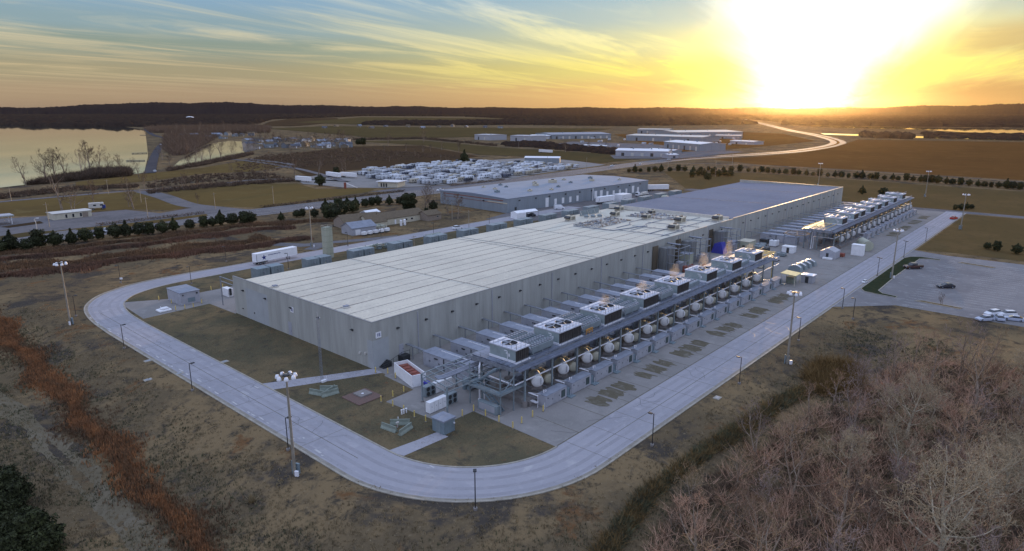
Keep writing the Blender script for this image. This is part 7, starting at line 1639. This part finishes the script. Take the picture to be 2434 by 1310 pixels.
def brushmass(name, region, n, h, m, label, seed, wd=.045, cat='brush'):
    g2 = random.Random(seed); rg = np.random.default_rng(seed); vs = []; x0, x1 = min(p[0] for p in region), max(p[0] for p in region); y0, y1 = min(p[1] for p in region), max(p[1] for p in region); c = 0; tr = 0
    while c < n and tr < n * 20:
        tr += 1; x, y = g2.uniform(x0, x1), g2.uniform(y0, y1)
        if not inpoly(x, y, region): continue
        c += 1; z = HG(x, y); hh = h * g2.uniform(.4, 1.1); k = 26
        a = rg.random(k) * 6.283; e = rg.random(k) * .9 + .35; L_ = hh * (.5 + .6 * rg.random(k)); d = np.stack([np.cos(a) * np.cos(e), np.sin(a) * np.cos(e), np.sin(e)], 1)
        b = np.array([x, y, z]) + rg.normal(size=(k, 3)) * np.array([.5, .5, 0]) * h * .35 + d * L_[:, None] * rg.random(k)[:, None] * .4
        u = np.cross(d, rg.normal(size=(k, 3))); u /= np.linalg.norm(u, axis=1)[:, None]; w = wd
        vs.append(np.stack([b - u * w, b + u * w, b + d * L_[:, None]], 1).reshape(-1, 3))
    v = np.concatenate(vs); o = npmesh(name, v, np.arange(len(v)).reshape(-1, 3), m); tag(o, label, cat, kind='stuff')
brushmass('undergrowth', wp, 3600, 2.0, 'twigd', 'dark tangled undergrowth beneath the bare trees', 1)
brushmass('undergrowth', wp, 2200, 3.4, 'twigr', 'reddish saplings between the bare trees', 2)
bl = [(58, 40), (76, 42.4), (100, 41.6), (125, 39.5), (138, 37), (138, 34.5), (124, 37), (99, 39.2), (78, 40.4), (58, 37.5)]
brushmass('brush_line', bl, 620, 1.4, 'golive', 'dark greenish brush line below the south verge', 3)
M['twigy'] = mat('yellowish twigs', (.20, .125, .045), .9, scale=.9, var=.3)
brushmass('brush_line', bl, 420, 1.7, 'twigy', 'yellow brown weeds along the brush line', 4)
brushmass('brush_clump', [(136, 39), (146, 39), (150, 33), (140, 30), (132, 34)], 380, 3.6, 'twigy', 'yellow brown bush clump by the right floodlight mast', 5)
t = thing('grass_clump', 'single pale spiky grass clump in the ditch below the near floodlight mast', 'grass', G(598, 1195)); rg = np.random.default_rng(1); k = 240; a = rg.random(k) * 6.283; rr_ = rg.random(k); L_ = 1.2 + .6 * rg.random(k)
b = np.stack([np.cos(a) * .2, np.sin(a) * .2, 0 * a], 1); tip = np.stack([np.cos(a) * rr_ * 1.5, np.sin(a) * rr_ * 1.5, L_ * (1 - .5 * rr_)], 1); u = np.stack([-np.sin(a), np.cos(a), 0 * a], 1) * .04
npmesh('blades', np.stack([b - u, b + u, tip], 1).reshape(-1, 3), np.arange(k * 3).reshape(-1, 3), 'gtan', t); MB().cyl((0, 0, -.1), (0, 0, .25), .3, .15, n=9).build('root_mound', 'gtan', t)
pw = lambda pix: [tuple(P(*p)[:2]) for p in pix]
brushmass('lake_woods', pw([(345, 306), (420, 304), (560, 302), (640, 304), (640, 316), (480, 320), (360, 316)]), 2600, 13, 'twigd', 'bare wooded shore behind the causeway', 8, .32, 'woods')
brushmass('lake_woods', pw([(395, 322), (520, 322), (500, 335), (470, 352), (440, 368), (410, 372), (392, 350)]), 2200, 10, 'twigd', 'reddish brown wooded point between lake and pond', 9, .22, 'woods')
brushmass('lakeside_brush', pw([(60, 441), (110, 437), (200, 428), (308, 419), (306, 408), (240, 412), (140, 424), (90, 434)]), 1800, 5.5, 'twigd', 'dense dark brush on the near lake shore', 10, .13)
brushmass('lakeside_brush', pw([(205, 427), (300, 418), (306, 409), (215, 412)]), 900, 6.5, 'brush', 'solid dark thicket under the lake shore trees', 11, .2)
brushmass('pond_brush', pw([(400, 408), (470, 396), (560, 378), (600, 368), (600, 364), (540, 374), (470, 390), (400, 403)]), 700, 4, 'twigd', 'low brush along the pond bank', 12, .13)
brushmass('hedge_brush', pw([(350, 462), (520, 446), (700, 432), (700, 426), (500, 439), (350, 454)]), 420, 2.8, 'twigd', 'rough hedge brush above the tan field', 13, .11)
brushmass('hedge_brush', pw([(-40, 478), (180, 455), (330, 446), (330, 440), (160, 446), (-40, 466)]), 520, 2.2, 'twigd', 'rough brush between the lake road and the tan strip', 14, .12)
brushmass('field_brush', pw([(560, 420), (700, 402), (860, 385), (1080, 372), (860, 352), (640, 368), (560, 384)]), 1100, 2.4, 'twigd', 'reddish weeds and saplings all over the scrubby field', 15, .13)
brushmass('field_brush', pw([(350, 448), (520, 430), (690, 424), (640, 412), (480, 415), (350, 436)]), 560, 2.0, 'twigd', 'low brown brush below the lakeside tan field', 16, .12)
brushmass('hedge_brush', pw([(840, 334), (1000, 331), (1180, 348), (1180, 345), (1000, 328), (840, 331)]), 500, 4.5, 'twigd', 'hedge along the far lane', 17, .2)
# hedges along the highway
for (qa, qb, lb) in [((230, 537), (484, 508), 'low dark hedge between the gravel yard and the highway'), ((622, 494), (962, 455), 'long low dark hedge along the tan field'), ((1070, 443), (1200, 428), 'dark strip of hedge before the camper lot')]:
    A, B_ = P(*qa), P(*qb); v = []; rg = np.random.default_rng(3); L_ = (B_ - A).length; k = int(L_ * 26); tt = rg.random(k); c = np.array(A)[None] + (np.array(B_) - np.array(A))[None] * tt[:, None]; c = c + rg.normal(size=(k, 3)) * np.array([.6, .6, 0]); c[:, 2] = rg.random(k) * 1.3
    a_ = rg.normal(size=(k, 3)) * .3; b2 = rg.normal(size=(k, 3)) * .3; npm = npmesh('hedge', np.stack([c, c + a_, c + b2], 1).reshape(-1, 3), np.arange(k * 3).reshape(-1, 3), 'twigd'); tag(npm, lb, 'hedge', 'low hedges beside the highway')
# utility poles beyond the site
for i, (q, h) in enumerate([((258, 462), 30), ((352, 520), 45), ((336, 482), 30), ((512, 498), 36), ((651, 485), 40), ((1075, 525), 45), ((1115, 560), 60), ((985, 600), 40), ((27, 478), 25), ((118, 540), 48), ((1233, 352), 22), ((1588, 400), 70), ((1301, 398), 26), ((1394, 405), 30), ((1048, 380), 12), ((1740, 395), 28), ((1700, 420), 34)]):
    p = P(*q); hh = h * (p - Vector((0, 0, CAM_H))).length / F; t = thing('utility_pole', 'thin utility pole in the middle distance, %s from the left' % nth(sorted([258, 352, 336, 512, 651, 1075, 1115, 985, 27, 118, 1233, 1588, 1301, 1394, 1048, 1740, 1700]).index(q[0])), 'utility pole', p, 0, 'utility poles beyond the site')
    MB().cyl((0, 0, 0), (0, 0, hh), .16, .1, n=6).build('pole', 'pole', t); MB().box(-1.1, 1.1, -.06, .06, hh * .92, hh * .92 + .14).build('crossarm', 'bark', t)
# power pylon far left
# ---- haze
def haze():
    m = bpy.data.materials.new('haze'); m.use_nodes = True; nt = m.node_tree; N = nt.nodes; N.remove(N['Principled BSDF'])
    v = N.new('ShaderNodeVolumePrincipled'); v.inputs['Color'].default_value = (1.0, .74, .42, 1); v.inputs['Density'].default_value = HAZE_D; v.inputs['Anisotropy'].default_value = .95
    nt.links.new(v.outputs[0], N['Material Output'].inputs['Volume'])
    o = MB().box(-2500, 16500, -9500, 16500, -8, 260).build('haze', m); o['kind'] = 'stuff'; tag(o, 'thin evening haze over the plain', 'haze')
HAZE_D = 1.0e-5
if HAZE_D > 0: haze()
